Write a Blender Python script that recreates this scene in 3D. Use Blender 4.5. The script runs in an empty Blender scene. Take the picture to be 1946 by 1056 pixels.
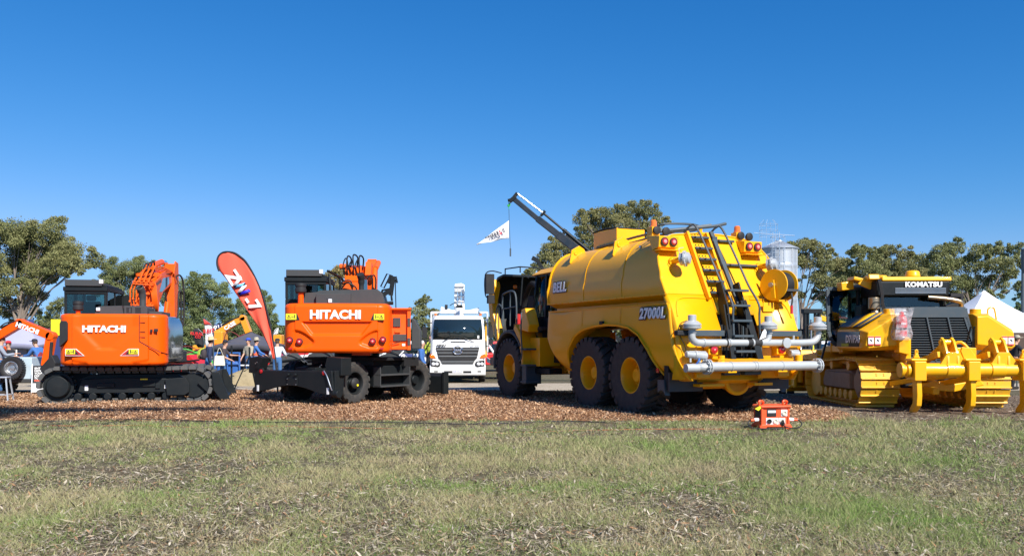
import bpy, bmesh, math, random
import numpy as np
from mathutils import Vector, Matrix, Euler, Quaternion
rad = math.radians
SC = bpy.context.scene
COL = SC.collection

# ------------------------------------------------------------------ camera, world, sun, exposure
F = 1650.0; PCX = 973.0; PHY = 652.0; CH = 1.6      # focal length in photo pixels, principal column, horizon row, eye height
cam = bpy.data.cameras.new('camera')
camo = bpy.data.objects.new('camera', cam); COL.objects.link(camo)
camo.location = (0, 0, CH); camo.rotation_euler = (rad(90), 0, 0)
cam.sensor_width = 36; cam.lens = 36 * F / 1946
cam.shift_y = (PHY - 528) / 1946; cam.clip_start = 0.1; cam.clip_end = 3000
SC.camera = camo
SUN_AZ, SUN_EL = 33.0, 41.0        # degrees to the right of straight behind the camera; elevation
sd = Vector((math.sin(rad(SUN_AZ)) * math.cos(rad(SUN_EL)), -math.cos(rad(SUN_AZ)) * math.cos(rad(SUN_EL)), math.sin(rad(SUN_EL))))
w = bpy.data.worlds.new('World'); SC.world = w; w.use_nodes = True
wt = w.node_tree; bg = wt.nodes['Background']
sky = wt.nodes.new('ShaderNodeTexSky'); sky.sky_type = 'NISHITA'; sky.sun_disc = False
sky.sun_elevation = rad(SUN_EL); sky.sun_rotation = math.atan2(sd.x, sd.y)
sky.altitude = 400; sky.air_density = 1.0; sky.dust_density = 0.35; sky.ozone_density = 3.0
sky.dust_density = 0.0
sep = wt.nodes.new('ShaderNodeSeparateColor'); cmb = wt.nodes.new('ShaderNodeCombineColor'); wt.links.new(sky.outputs[0], sep.inputs[0])
for i_, (k_, p_) in enumerate(((0.100, 2.1), (0.56, 1.05), (1.29, 0.80))):      # clear dry-air blue: contrast per channel
    pw_ = wt.nodes.new('ShaderNodeMath'); pw_.operation = 'POWER'; pw_.inputs[1].default_value = p_; wt.links.new(sep.outputs[i_], pw_.inputs[0])
    ml_ = wt.nodes.new('ShaderNodeMath'); ml_.operation = 'MULTIPLY'; ml_.inputs[1].default_value = k_; wt.links.new(pw_.outputs[0], ml_.inputs[0])
    if i_ < 2:
        sm_ = wt.nodes.new('ShaderNodeMath'); sm_.operation = 'SMOOTH_MIN'; sm_.inputs[1].default_value = (2.35, 4.5)[i_]; sm_.inputs[2].default_value = 1.2; wt.links.new(ml_.outputs[0], sm_.inputs[0]); ml_ = sm_
    wt.links.new(ml_.outputs[0], cmb.inputs[i_])
wt.links.new(cmb.outputs[0], bg.inputs['Color']); bg.inputs['Strength'].default_value = 0.097
sl = bpy.data.lights.new('sun', 'SUN'); sl.energy = 5.0; sl.angle = rad(0.53); sl.color = (1.0, 0.955, 0.88)
so = bpy.data.objects.new('sun', sl); COL.objects.link(so); so.rotation_euler = sd.to_track_quat('Z', 'Y').to_euler()
so.location = (20, -20, 40)
SC.view_settings.view_transform = 'Standard'; SC.view_settings.look = 'None'
SC.view_settings.exposure = 0.60; SC.view_settings.gamma = 1
try:
    SC.cycles.max_bounces = 6; SC.cycles.transparent_max_bounces = 8
except Exception: pass

def P(px, py, Y):
    return Vector(((px - PCX) / F * Y, Y, CH + (PHY - py) / F * Y))
def GY(py): return F * CH / (py - PHY)

# ------------------------------------------------------------------ materials
def lin(c):
    return tuple((x / 12.92 if x <= 0.04045 else ((x + 0.055) / 1.055) ** 2.4) for x in c[:3])
def nd(t, typ, **kw):
    n = t.nodes.new(typ)
    for k, v in kw.items():
        if k in n.inputs.keys(): n.inputs[k].default_value = v
        else: setattr(n, k, v)
    return n
def mat(name, col, rough=0.5, metal=0.0, coat=0.0, dirt=0.12, dscale=3.0, dcol=(0.22, 0.15, 0.09), bump=0.0, bscale=60, spec=0.5, trans=0.0, emit=None, alpha=1.0, sub=0.0):
    m = bpy.data.materials.new(name); m.use_nodes = True; t = m.node_tree; b = t.nodes['Principled BSDF']
    c = (*col, 1)
    b.inputs['Base Color'].default_value = c; b.inputs['Roughness'].default_value = rough; b.inputs['Metallic'].default_value = metal
    b.inputs['Specular IOR Level'].default_value = spec
    b.inputs['Coat Weight'].default_value = coat; b.inputs['Coat Roughness'].default_value = 0.06
    b.inputs['Transmission Weight'].default_value = trans; b.inputs['Alpha'].default_value = alpha
    co = nd(t, 'ShaderNodeTexCoord')
    if dirt > 0:
        n1 = nd(t, 'ShaderNodeTexNoise', Scale=dscale, Detail=6.0, Roughness=0.65)
        t.links.new(co.outputs['Object'], n1.inputs['Vector'])
        r = nd(t, 'ShaderNodeMapRange'); r.inputs[1].default_value = 0.42; r.inputs[2].default_value = 0.75; r.inputs[3].default_value = 0.0; r.inputs[4].default_value = dirt
        t.links.new(n1.outputs['Fac'], r.inputs[0])
        mx = nd(t, 'ShaderNodeMix', data_type='RGBA'); mx.inputs[6].default_value = c; mx.inputs[7].default_value = (*dcol, 1)
        t.links.new(r.outputs[0], mx.inputs[0]); t.links.new(mx.outputs[2], b.inputs['Base Color'])
        r2 = nd(t, 'ShaderNodeMapRange'); r2.inputs[3].default_value = max(0, rough - 0.06); r2.inputs[4].default_value = min(1, rough + 0.16)
        t.links.new(n1.outputs['Fac'], r2.inputs[0]); t.links.new(r2.outputs[0], b.inputs['Roughness'])
    if bump > 0:
        n2 = nd(t, 'ShaderNodeTexNoise', Scale=bscale, Detail=4.0)
        t.links.new(co.outputs['Object'], n2.inputs['Vector'])
        bp = nd(t, 'ShaderNodeBump', Strength=bump, Distance=0.02)
        t.links.new(n2.outputs['Fac'], bp.inputs['Height']); t.links.new(bp.outputs[0], b.inputs['Normal'])
    if emit: b.inputs['Emission Color'].default_value = (*emit[0], 1); b.inputs['Emission Strength'].default_value = emit[1]
    return m
MT = {}
def G(name, *a, **k):
    MT[name] = mat(name, *a, **k); return MT[name]
G('orange_paint', (0.88, 0.098, 0.002), 0.33, coat=0.06, bump=0.06, bscale=2, dirt=0.04, dcol=(0.5, 0.07, 0.01), spec=0.2)
G('orange_rough', (0.84, 0.11, 0.004), 0.45, dirt=0.15, spec=0.3)
G('yellow_paint', (0.88, 0.41, 0.004), 0.27, coat=0.14, bump=0.10, bscale=1.6, dirt=0.06, spec=0.35, dcol=(0.5, 0.27, 0.03))
G('yellow_dozer', (0.87, 0.43, 0.005), 0.35, coat=0.1, bump=0.08, bscale=3, dirt=0.12, spec=0.35)
G('yellow_track', (0.80, 0.44, 0.02), 0.38, dirt=0.32, dscale=7, dcol=(0.34, 0.22, 0.12), bump=0.15)
G('dusty_steel', (0.30, 0.22, 0.15), 0.7, dirt=0.5, dscale=5, dcol=(0.2, 0.12, 0.06), bump=0.2)
G('black_paint', (0.010, 0.013, 0.015), 0.42, spec=0.25, dirt=0.06, dcol=(0.10, 0.08, 0.06))
G('black_plastic', (0.020, 0.021, 0.023), 0.55, spec=0.3, dirt=0.15, dcol=(0.10, 0.08, 0.07), bump=0.05)
G('dark_grey', (0.050, 0.053, 0.056), 0.5, spec=0.35, dirt=0.15, dcol=(0.12, 0.10, 0.08))
G('slate_grey', (0.055, 0.075, 0.09), 0.42, spec=0.4, dirt=0.12)
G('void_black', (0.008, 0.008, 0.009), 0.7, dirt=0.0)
G('rubber', (0.028, 0.028, 0.028), 0.72, dirt=0.55, dscale=9, dcol=(0.09, 0.075, 0.06), bump=0.25, bscale=90)
G('rubber_clean', (0.016, 0.016, 0.017), 0.5, dirt=0.2, dcol=(0.06, 0.05, 0.04))
G('track_rubber', (0.075, 0.078, 0.078), 0.62, dirt=0.6, dscale=8, dcol=(0.11, 0.095, 0.08), bump=0.3)
G('grey_pipe', (0.46, 0.48, 0.49), 0.36, metal=0.25, dirt=0.3, dcol=(0.3, 0.28, 0.25), bump=0.05)
G('steel', (0.55, 0.56, 0.57), 0.3, metal=0.9, dirt=0.1)
G('chrome', (0.75, 0.76, 0.78), 0.09, metal=1.0, dirt=0.0)
G('bronze_pipe', (0.42, 0.33, 0.22), 0.3, metal=0.8, dirt=0.2)
G('mirror_panel', (0.30, 0.31, 0.33), 0.10, metal=0.85, dirt=0.0)
G('galvanised', (0.50, 0.53, 0.56), 0.42, metal=0.55, dirt=0.35, dscale=0.7, dcol=(0.33, 0.33, 0.34))
G('white_paint', (0.80, 0.80, 0.79), 0.3, coat=0.3, dirt=0.06)
G('white_decal', (0.85, 0.85, 0.84), 0.5, dirt=0.0)
G('yellow_decal', (0.86, 0.74, 0.02), 0.5, dirt=0.0)
G('black_decal', (0.015, 0.015, 0.02), 0.5, dirt=0.0)
G('red_decal', (0.62, 0.03, 0.03), 0.4, dirt=0.0)
G('blue_decal', (0.02, 0.02, 0.45), 0.5, dirt=0.0)
G('lightblue_decal', (0.16, 0.50, 0.80), 0.5, dirt=0.0)
G('red_lens', (0.45, 0.012, 0.015), 0.12, coat=0.8, dirt=0.0)
G('lens_core', (0.85, 0.30, 0.28), 0.15, coat=0.8, dirt=0.0)
G('amber_lens', (0.75, 0.17, 0.012), 0.15, coat=0.8, dirt=0.0)
G('clear_lens', (0.75, 0.76, 0.80), 0.12, coat=0.8, dirt=0.0)
G('dark_glass', (0.012, 0.022, 0.026), 0.04, coat=0.6, dirt=0.0, spec=0.8)
G('blue_gloss', (0.05, 0.12, 0.2), 0.05, coat=0.6, dirt=0.0)
G('foam', (0.055, 0.055, 0.058), 0.9, dirt=0.3, dcol=(0.12, 0.11, 0.10), bump=0.4)
G('red_paint', (0.55, 0.02, 0.02), 0.32, coat=0.4, dirt=0.08)
G('dark_red', (0.20, 0.02, 0.025), 0.45, dirt=0.15)
G('green_paint', (0.05, 0.42, 0.05), 0.4, dirt=0.1)
G('blue_paint', (0.03, 0.12, 0.38), 0.4, dirt=0.1)
G('excavator_orange', (0.80, 0.30, 0.012), 0.35, coat=0.3, dirt=0.1)
G('box_orange', (0.86, 0.10, 0.025), 0.38, dirt=0.08)
G('boom_dark', (0.012, 0.022, 0.035), 0.4, dirt=0.1, spec=0.3)
G('cord_orange', (0.42, 0.12, 0.04), 0.7, dirt=0.8, dscale=2.5, dcol=(0.16, 0.12, 0.06))
G('trailer_paint', (0.45, 0.56, 0.64), 0.45, dirt=0.2)
G('pale_wire', (0.42, 0.50, 0.60), 0.6, dirt=0.1)
G('grille_silver', (0.17, 0.18, 0.19), 0.4, metal=0.3, dirt=0.1)
G('wood', (0.30, 0.19, 0.10), 0.8, dirt=0.4, bump=0.3)
G('flag_coral', (0.86, 0.115, 0.065), 0.75, dirt=0.08, dscale=2, dcol=(0.7, 0.07, 0.04))
G('flag_white', (0.82, 0.82, 0.84), 0.75, dirt=0.05)
G('flag_red', (0.65, 0.06, 0.05), 0.75, dirt=0.05)
G('flag_navy', (0.02, 0.035, 0.14), 0.75, dirt=0.05)
G('flag_black', (0.015, 0.015, 0.02), 0.75, dirt=0.05)
G('tent_white', (0.85, 0.85, 0.85), 0.6, dirt=0.04)
G('tent_brown', (0.07, 0.045, 0.035), 0.8, dirt=0.2)
G('tent_grey', (0.075, 0.075, 0.095), 0.7, dirt=0.15)
G('tent_lilac', (0.34, 0.34, 0.47), 0.75, dirt=0.1)
G('tent_maroon', (0.12, 0.03, 0.035), 0.75, dirt=0.1)
G('skin', (0.52, 0.29, 0.20), 0.55, dirt=0.1, dcol=(0.5, 0.2, 0.13))
def cloth(n, c): return G(n, c, 0.85, dirt=0.25, dscale=8, dcol=tuple(x * 0.75 for x in c), bump=0.3, bscale=25)
cloth('navy_cloth', (0.022, 0.035, 0.085)); cloth('denim', (0.045, 0.13, 0.30)); cloth('black_cloth', (0.014, 0.015, 0.02))
cloth('straw', (0.60, 0.46, 0.28)); cloth('blue_cloth', (0.05, 0.15, 0.42)); cloth('white_cloth', (0.66, 0.72, 0.80))
cloth('khaki', (0.38, 0.34, 0.26)); cloth('maroon_cloth', (0.20, 0.02, 0.03)); cloth('grey_cloth', (0.25, 0.29, 0.36))
cloth('hivis_orange', (0.80, 0.14, 0.06)); cloth('canvas', (0.66, 0.62, 0.50)); cloth('hair_brown', (0.09, 0.05, 0.03)); cloth('hair_white', (0.6, 0.58, 0.55))
cloth('cap_red', (0.5, 0.02, 0.03)); cloth('cap_blue', (0.03, 0.08, 0.5)); cloth('dark_cap', (0.02, 0.02, 0.03)); cloth('brown_shirt', (0.05, 0.04, 0.045)); cloth('shoe', (0.02, 0.015, 0.012))
cloth('yellow_green', (0.4, 0.45, 0.05))

# ------------------------------------------------------------------ mesh builder
class M:
    def __init__(s): s.v = []; s.f = []; s.m = []; s.T = Matrix.Identity(4); s.cur = 0
    def add(s, vs, fs, m=None):
        b = len(s.v); s.v += [tuple(s.T @ Vector(v)) for v in vs]
        s.f += [tuple(i + b for i in f) for f in fs]; s.m += [s.cur if m is None else m] * len(fs); return s
    def box(s, x0, x1, y0, y1, z0, z1, m=None):
        x0, x1 = min(x0, x1), max(x0, x1); y0, y1 = min(y0, y1), max(y0, y1); z0, z1 = min(z0, z1), max(z0, z1)
        return s.add([(x0, y0, z0), (x1, y0, z0), (x1, y1, z0), (x0, y1, z0), (x0, y0, z1), (x1, y0, z1), (x1, y1, z1), (x0, y1, z1)],
              [(3, 2, 1, 0), (4, 5, 6, 7), (0, 1, 5, 4), (1, 2, 6, 5), (2, 3, 7, 6), (3, 0, 4, 7)], m)
    def rbox(s, c, sz, rot=(0, 0, 0), m=None):
        R = Euler(rot).to_matrix(); h = [x / 2 for x in sz]; c = Vector(c)
        vs = [c + R @ Vector((sx * h[0], sy * h[1], sz_ * h[2])) for sz_ in (-1, 1) for sx, sy in ((-1, -1), (1, -1), (1, 1), (-1, 1))]
        return s.add(vs, [(3, 2, 1, 0), (4, 5, 6, 7), (0, 1, 5, 4), (1, 2, 6, 5), (2, 3, 7, 6), (3, 0, 4, 7)], m)
    def bar(s, p0, p1, w, h=None, up=(0, 0, 1), m=None):        # rectangular bar between two points
        h = h or w; p0 = Vector(p0); p1 = Vector(p1); d = (p1 - p0).normalized(); u = Vector(up)
        if abs(d.dot(u)) > 0.98: u = Vector((1, 0, 0)) if abs(d.x) < 0.9 else Vector((0, 1, 0))
        a = d.cross(u).normalized(); b = a.cross(d)
        vs = [p + a * (w / 2 * i) + b * (h / 2 * j) for p in (p0, p1) for i, j in ((-1, -1), (1, -1), (1, 1), (-1, 1))]
        return s.add(vs, [(0, 1, 2, 3), (7, 6, 5, 4), (4, 5, 1, 0), (5, 6, 2, 1), (6, 7, 3, 2), (7, 4, 0, 3)], m)
    def prism(s, pts, a0, a1, axis='y', m=None):
        n = len(pts); a0, a1 = min(a0, a1), max(a0, a1)
        area = sum(pts[i][0] * pts[(i + 1) % n][1] - pts[(i + 1) % n][0] * pts[i][1] for i in range(n))
        if area < 0: pts = pts[::-1]
        def q(p, a): return {'x': (a, p[0], p[1]), 'y': (p[0], a, p[1]), 'z': (p[0], p[1], a)}[axis]
        vs = [q(p, a0) for p in pts] + [q(p, a1) for p in pts]
        fs = [tuple(range(n - 1, -1, -1)), tuple(range(n, 2 * n))] + [(i, (i + 1) % n, (i + 1) % n + n, i + n) for i in range(n)]
        if axis == 'y': fs = [f[::-1] for f in fs]
        return s.add(vs, fs, m)
    def cyl(s, p0, p1, r0, r1=None, n=20, m=None, caps=True):
        r1 = r0 if r1 is None else r1
        return s.tube([p0, p1], r0, n, rs=[r0, r1], m=m, caps=caps)
    def tube(s, pts, r, n=8, closed=False, rs=None, m=None, caps=True):
        pts = [Vector(p) for p in pts]; k = len(pts); vs = []; fs = []
        prev = None
        for i, p in enumerate(pts):
            if closed: d = (pts[(i + 1) % k] - pts[i - 1])
            else: d = (pts[min(i + 1, k - 1)] - pts[max(i - 1, 0)])
            d.normalize()
            if prev is None:
                u = Vector((0, 0, 1)) if abs(d.z) < 0.9 else Vector((1, 0, 0))
                a = d.cross(u).normalized()
            else:
                a = (prev - d * prev.dot(d)).normalized()
            prev = a; b = d.cross(a); rr = rs[i] if rs else r
            vs += [p + a * (rr * math.cos(2 * math.pi * j / n)) + b * (rr * math.sin(2 * math.pi * j / n)) for j in range(n)]
        L = k if closed else k - 1
        for i in range(L):
            for j in range(n):
                a_, b_ = i * n + j, i * n + (j + 1) % n; c_, d_ = ((i + 1) % k) * n + (j + 1) % n, ((i + 1) % k) * n + j
                fs.append((a_, b_, c_, d_))
        if not closed and caps: fs.append(tuple(range(n - 1, -1, -1))); fs.append(tuple(range((k - 1) * n, k * n)))
        return s.add(vs, fs, m)
    def lathe(s, prof, o=(0, 0, 0), ax=(0, 0, 1), n=24, m=None, caps=True):   # prof: (r, t) along axis
        o = Vector(o); ax = Vector(ax).normalized(); u = Vector((0, 0, 1)) if abs(ax.z) < 0.9 else Vector((1, 0, 0))
        a = ax.cross(u).normalized(); b = ax.cross(a)
        vs = []; fs = []; ms = []
        for r, t in prof: vs += [o + ax * t + a * (r * math.cos(2 * math.pi * j / n)) + b * (r * math.sin(2 * math.pi * j / n)) for j in range(n)]
        k = len(prof); base = len(s.v)
        for i in range(k - 1):
            for j in range(n): fs.append((i * n + j, i * n + (j + 1) % n, (i + 1) * n + (j + 1) % n, (i + 1) * n + j))
        if caps and prof[0][0] > 1e-4: fs.append(tuple(range(n - 1, -1, -1)))
        if caps and prof[-1][0] > 1e-4: fs.append(tuple(range((k - 1) * n, k * n)))
        return s.add(vs, fs, m)
    def loft(s, rings, caps=True, closed=True, m=None):
        n = len(rings[0]); vs = [p for r in rings for p in r]; fs = []
        for i in range(len(rings) - 1):
            for j in range(n if closed else n - 1):
                fs.append((i * n + j, i * n + (j + 1) % n, (i + 1) * n + (j + 1) % n, (i + 1) * n + j))
        if caps and closed: fs.append(tuple(range(n - 1, -1, -1))); fs.append(tuple(range((len(rings) - 1) * n, len(rings) * n)))
        return s.add(vs, fs, m)
    def ball(s, c, r, n=12, m=None, sc=(1, 1, 1)):
        c = Vector(c); rings = []
        for i in range(1, n // 2):
            th = math.pi * i / (n // 2)
            rings.append([c + Vector((r * sc[0] * math.sin(th) * math.cos(2 * math.pi * j / n), r * sc[1] * math.sin(th) * math.sin(2 * math.pi * j / n), r * sc[2] * math.cos(th))) for j in range(n)])
        return s.loft(rings[::-1], m=m)
    def out(s, name, mats, parent=None, bev=0.0, seg=2, smooth=35, fix=True, solid=0.0, sub=0, collection=None):
        me = bpy.data.meshes.new(name); me.from_pydata(s.v, [], s.f)
        if not isinstance(mats, (list, tuple)): mats = [mats]
        for q in mats: me.materials.append(MT[q] if isinstance(q, str) else q)
        if len(mats) > 1: me.polygons.foreach_set('material_index', s.m)
        if fix:
            bm = bmesh.new(); bm.from_mesh(me); bmesh.ops.recalc_face_normals(bm, faces=bm.faces); bm.to_mesh(me); bm.free()
        me.update()
        if smooth: me.shade_smooth(); me.set_sharp_from_angle(angle=rad(smooth))
        o = bpy.data.objects.new(name, me); COL.objects.link(o)
        if parent: o.parent = parent
        if solid: q = o.modifiers.new('solid', 'SOLIDIFY'); q.thickness = solid; q.offset = -1
        if bev: q = o.modifiers.new('bevel', 'BEVEL'); q.width = bev; q.segments = seg; q.limit_method = 'ANGLE'; q.angle_limit = rad(40); q.harden_normals = True
        if sub: q = o.modifiers.new('sub', 'SUBSURF'); q.levels = sub; q.render_levels = sub
        return o

def tag(o, label, cat, group=None, kind=None):
    if label: o['label'] = label
    if cat: o['category'] = cat
    if group: o['group'] = group
    if kind: o['kind'] = kind
    return o
def thing(name, label, cat, loc=(0, 0, 0), rz=0, group=None):
    o = bpy.data.objects.new(name, None); COL.objects.link(o); o.location = loc; o.rotation_euler = (0, 0, rad(rz)); o.empty_display_size = 0.3
    return tag(o, label, cat, group)
def dup(root, loc=None, rz=None, label=None, scale=None):
    def cp(o, par):
        c = o.copy(); COL.objects.link(c)
        if par: c.parent = par
        for ch in [x for x in bpy.data.objects if x.parent == o]: cp(ch, c)
        return c
    r = cp(root, None)
    if loc is not None: r.location = loc
    if rz is not None: r.rotation_euler = (0, 0, rad(rz))
    if label: r['label'] = label
    if scale: r.scale = scale if isinstance(scale, (tuple, list)) else (scale,) * 3
    return r

def text_obj(name, body, size, m, parent, O, X, Yd, offset=0.0, ext=0.004, squeeze=1.0, shear=0.0, align='CENTER', spacing=1.0):
    """lettering as a thin solid mesh: O centre, X reading direction, Yd up direction (local)"""
    cu = bpy.data.curves.new(name, 'FONT'); cu.body = body; cu.size = size; cu.align_x = align; cu.align_y = 'CENTER'
    cu.extrude = ext; cu.offset = offset; cu.shear = shear; cu.resolution_u = 3; cu.space_character = spacing
    t = bpy.data.objects.new(name, cu); COL.objects.link(t)
    dg = bpy.context.evaluated_depsgraph_get(); me = bpy.data.meshes.new_from_object(t.evaluated_get(dg))
    bpy.data.objects.remove(t); me.name = name
    X = Vector(X).normalized(); Yd = Vector(Yd).normalized(); Z = X.cross(Yd).normalized(); Yd = Z.cross(X)
    Mx = Matrix(((X.x * squeeze, Yd.x, Z.x, O[0]), (X.y * squeeze, Yd.y, Z.y, O[1]), (X.z * squeeze, Yd.z, Z.z, O[2]), (0, 0, 0, 1)))
    me.transform(Mx); me.materials.clear(); me.materials.append(MT[m])
    o = bpy.data.objects.new(name, me); COL.objects.link(o)
    if parent: o.parent = parent
    return o

def arc(c, r, a0, a1, n=8, rz=None):
    rz = rz or r
    return [(c[0] + r * math.cos(rad(a0 + (a1 - a0) * i / n)), c[1] + rz * math.sin(rad(a0 + (a1 - a0) * i / n))) for i in range(n + 1)]
def smooth_path(pts, n=6):      # Catmull-Rom through points
    pts = [Vector(p) for p in pts]; out = []
    q = [2 * pts[0] - pts[1]] + pts + [2 * pts[-1] - pts[-2]]
    for i in range(1, len(q) - 2):
        for k in range(n):
            t = k / n; a, b, c, d = q[i - 1], q[i], q[i + 1], q[i + 2]
            out.append(0.5 * ((2 * b) + (c - a) * t + (2 * a - 5 * b + 4 * c - d) * t * t + (3 * b - a - 3 * c + d) * t ** 3))
    out.append(pts[-1]); return out
def rrect(x0, x1, z0, z1, r, n=5):
    return arc((x1 - r, z1 - r), r, 0, 90, n) + arc((x0 + r, z1 - r), r, 90, 180, n) + arc((x0 + r, z0 + r), r, 180, 270, n) + arc((x1 - r, z0 + r), r, 270, 360, n)

# a lugged tyre with its rim, axis along local y, outer face towards +y*side
def wheel(parent, c, R, W, rimR, side=1, rim='yellow_paint', lugs=22, chev=True, name='wheel', tyre='rubber', lug_h=None, lug_w=None):
    wh = bpy.data.objects.new(name, None); COL.objects.link(wh); wh.parent = parent; wh.location = c
    h = W / 2; lh = lug_h or R * 0.045
    m = M(); r0 = R - lh; sh = 0.1 * W
    prof = [(rimR, -h * .78), (rimR + .02, -h * .86), (r0 * .82, -h), (r0 * .93, -h * .97), (r0 - .01, -h * .8), (r0, -h * .4), (r0, h * .4), (r0 - .01, h * .8), (r0 * .93, h * .97), (r0 * .82, h), (rimR + .02, h * .86), (rimR, h * .78)]
    m.lathe(prof, ax=(0, 1, 0), n=48, caps=False)
    for k in range(lugs):
        for sd_ in (-1, 1):
            a = 2 * math.pi * (k + (0.25 if sd_ > 0 else -0.25)) / lugs; da = 2 * math.pi / lugs * (lug_w or 0.27)
            sw = 2 * math.pi / lugs * (0.75 if chev else 0.1)
            rings = []
            for t in (0.0, 0.35, 0.8, 0.99, 1.05):
                y = sd_ * h * (t if t > 0 else (-0.04)); aa = a + sw * (1 - t); w2 = da * (0.75 + 0.3 * t)
                ro = R if t < 0.9 else (R - lh * .35 if t < 1.02 else R * 0.90); ri = r0 - 0.03 if t < 1.02 else R * 0.86
                if t > 1.02: y = sd_ * h * 1.015
                rings.append([(ro * math.sin(aa - w2), y, ro * math.cos(aa - w2)), (ro * math.sin(aa + w2), y, ro * math.cos(aa + w2)),
                              (ri * math.sin(aa + w2 * 1.2), y, ri * math.cos(aa + w2 * 1.2)), (ri * math.sin(aa - w2 * 1.2), y, ri * math.cos(aa - w2 * 1.2))])
            m.loft(rings)
    m.out('tyre', tyre, wh, smooth=40)
    r = M(); s_ = side
    pr = [(rimR * 1.0, -h * .8), (rimR * 1.06, h * .74), (rimR * 1.06, h * .82), (rimR * .98, h * .84), (rimR * .93, h * .74), (rimR * .90, h * .5), (rimR * .86, h * .25), (rimR * .82, -h * .2), (rimR * .44, -h * .24), (rimR * .42, h * .20), (rimR * .36, h * .34), (rimR * .12, h * .38), (0.0, h * .38)]
    r.lathe([(a_, b_ * s_) for a_, b_ in pr], ax=(0, 1, 0), n=40)
    b = r
    for k in range(16):
        a = 2 * math.pi * k / 16; q = (rimR * .61 * math.cos(a), 0, rimR * .61 * math.sin(a))
        b.cyl((q[0], -s_ * h * .24, q[2]), (q[0], -s_ * h * .10, q[2]), rimR * .035, n=6)
    r.out('rim', rim, wh, smooth=30)
    return wh
# ------------------------------------------------------------------ ground, mulch bed, road
rng = np.random.default_rng(7)
def vnoise(x, y, s, seed=0):
    r = np.random.default_rng(seed).random((64, 64)); x = x / s + 100; y = y / s + 100
    xi = np.floor(x).astype(int); yi = np.floor(y).astype(int); fx = x - xi; fy = y - yi; fx = fx * fx * (3 - 2 * fx); fy = fy * fy * (3 - 2 * fy)
    g = lambda a, b: r[a % 64, b % 64]
    return (g(xi, yi) * (1 - fx) + g(xi + 1, yi) * fx) * (1 - fy) + (g(xi, yi + 1) * (1 - fx) + g(xi + 1, yi + 1) * fx) * fy
def sheet_mat(name, cols, scales=(0.35, 2.2, 30), bump=0.6, bscale=70, rough=0.95, thr=(0.45, 0.6)):
    m = bpy.data.materials.new(name); m.use_nodes = True; t = m.node_tree; b = t.nodes['Principled BSDF']; b.inputs['Roughness'].default_value = rough
    b.inputs['Specular IOR Level'].default_value = 0.15
    co = nd(t, 'ShaderNodeTexCoord'); cur = None
    for i, s_ in enumerate(scales):
        n = nd(t, 'ShaderNodeTexNoise', Scale=s_, Detail=5.0, Roughness=0.7); t.links.new(co.outputs['Object'], n.inputs['Vector'])
        r = nd(t, 'ShaderNodeMapRange'); r.inputs[1].default_value = thr[0]; r.inputs[2].default_value = thr[1]; t.links.new(n.outputs['Fac'], r.inputs[0])
        mx = nd(t, 'ShaderNodeMix', data_type='RGBA'); t.links.new(r.outputs[0], mx.inputs[0])
        if cur is None: mx.inputs[6].default_value = (*cols[0], 1)
        else: t.links.new(cur, mx.inputs[6])
        mx.inputs[7].default_value = (*cols[i + 1], 1); cur = mx.outputs[2]
    n = nd(t, 'ShaderNodeTexNoise', Scale=float(bscale), Detail=6.0, Roughness=0.7); t.links.new(co.outputs['Object'], n.inputs['Vector'])
    r = nd(t, 'ShaderNodeMapRange'); r.inputs[1].default_value = 0.3; r.inputs[2].default_value = 0.7; r.inputs[3].default_value = 0.62; r.inputs[4].default_value = 1.3
    t.links.new(n.outputs['Fac'], r.inputs[0])
    hs = nd(t, 'ShaderNodeHueSaturation'); t.links.new(r.outputs[0], hs.inputs['Value']); t.links.new(cur, hs.inputs['Color']); t.links.new(hs.outputs[0], b.inputs['Base Color'])
    bp = nd(t, 'ShaderNodeBump', Strength=bump, Distance=0.03); t.links.new(n.outputs['Fac'], bp.inputs['Height']); t.links.new(bp.outputs[0], b.inputs['Normal'])
    MT[name] = m; return m
sheet_mat('soil', [(0.135, 0.115, 0.07), (0.10, 0.125, 0.045), (0.20, 0.165, 0.11), (0.085, 0.066, 0.042)], scales=(0.25, 1.3, 9), thr=(0.42, 0.62))
sheet_mat('mulch', [(0.38, 0.19, 0.09), (0.30, 0.14, 0.065), (0.45, 0.25, 0.13), (0.2, 0.095, 0.045)], scales=(0.5, 4, 22), bump=1.0, bscale=45)
sheet_mat('gravel_track', [(0.44, 0.375, 0.29), (0.38, 0.315, 0.23), (0.48, 0.42, 0.33), (0.33, 0.27, 0.2)], scales=(0.2, 1.5, 14), bump=0.4)
sheet_mat('bare_dirt', [(0.20, 0.145, 0.10), (0.15, 0.11, 0.075), (0.24, 0.19, 0.14), (0.12, 0.085, 0.06)], scales=(0.4, 3, 15), bump=0.9)

g = M(); NX = 60
ys = [-30, -5, 0, 3] + list(np.arange(5, 20, 0.5)) + [22, 25, 30, 40, 60, 100, 200, 400, 900, 1500]
xs = [-1500, -600, -200, -90, -45] + list(np.arange(-24, 24.1, 1.0)) + [45, 90, 200, 600, 1500]
def gz(x, y):
    if 4 < y < 17.3 and abs(x) < 24: return 0.035 * (float(vnoise(np.array([x]), np.array([y]), 2.1, 3)[0]) - 0.5) * min(1, (17.3 - y) / 2)
    return 0.0
vs = [(x, y, gz(x, y)) for y in ys for x in xs]; nx = len(xs)
g.add(vs, [(j * nx + i, j * nx + i + 1, (j + 1) * nx + i + 1, (j + 1) * nx + i) for j in range(len(ys) - 1) for i in range(nx - 1)])
tag(g.out('ground', 'soil', fix=False, smooth=80), 'patchy dry grassy showground', None, kind='structure')

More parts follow.
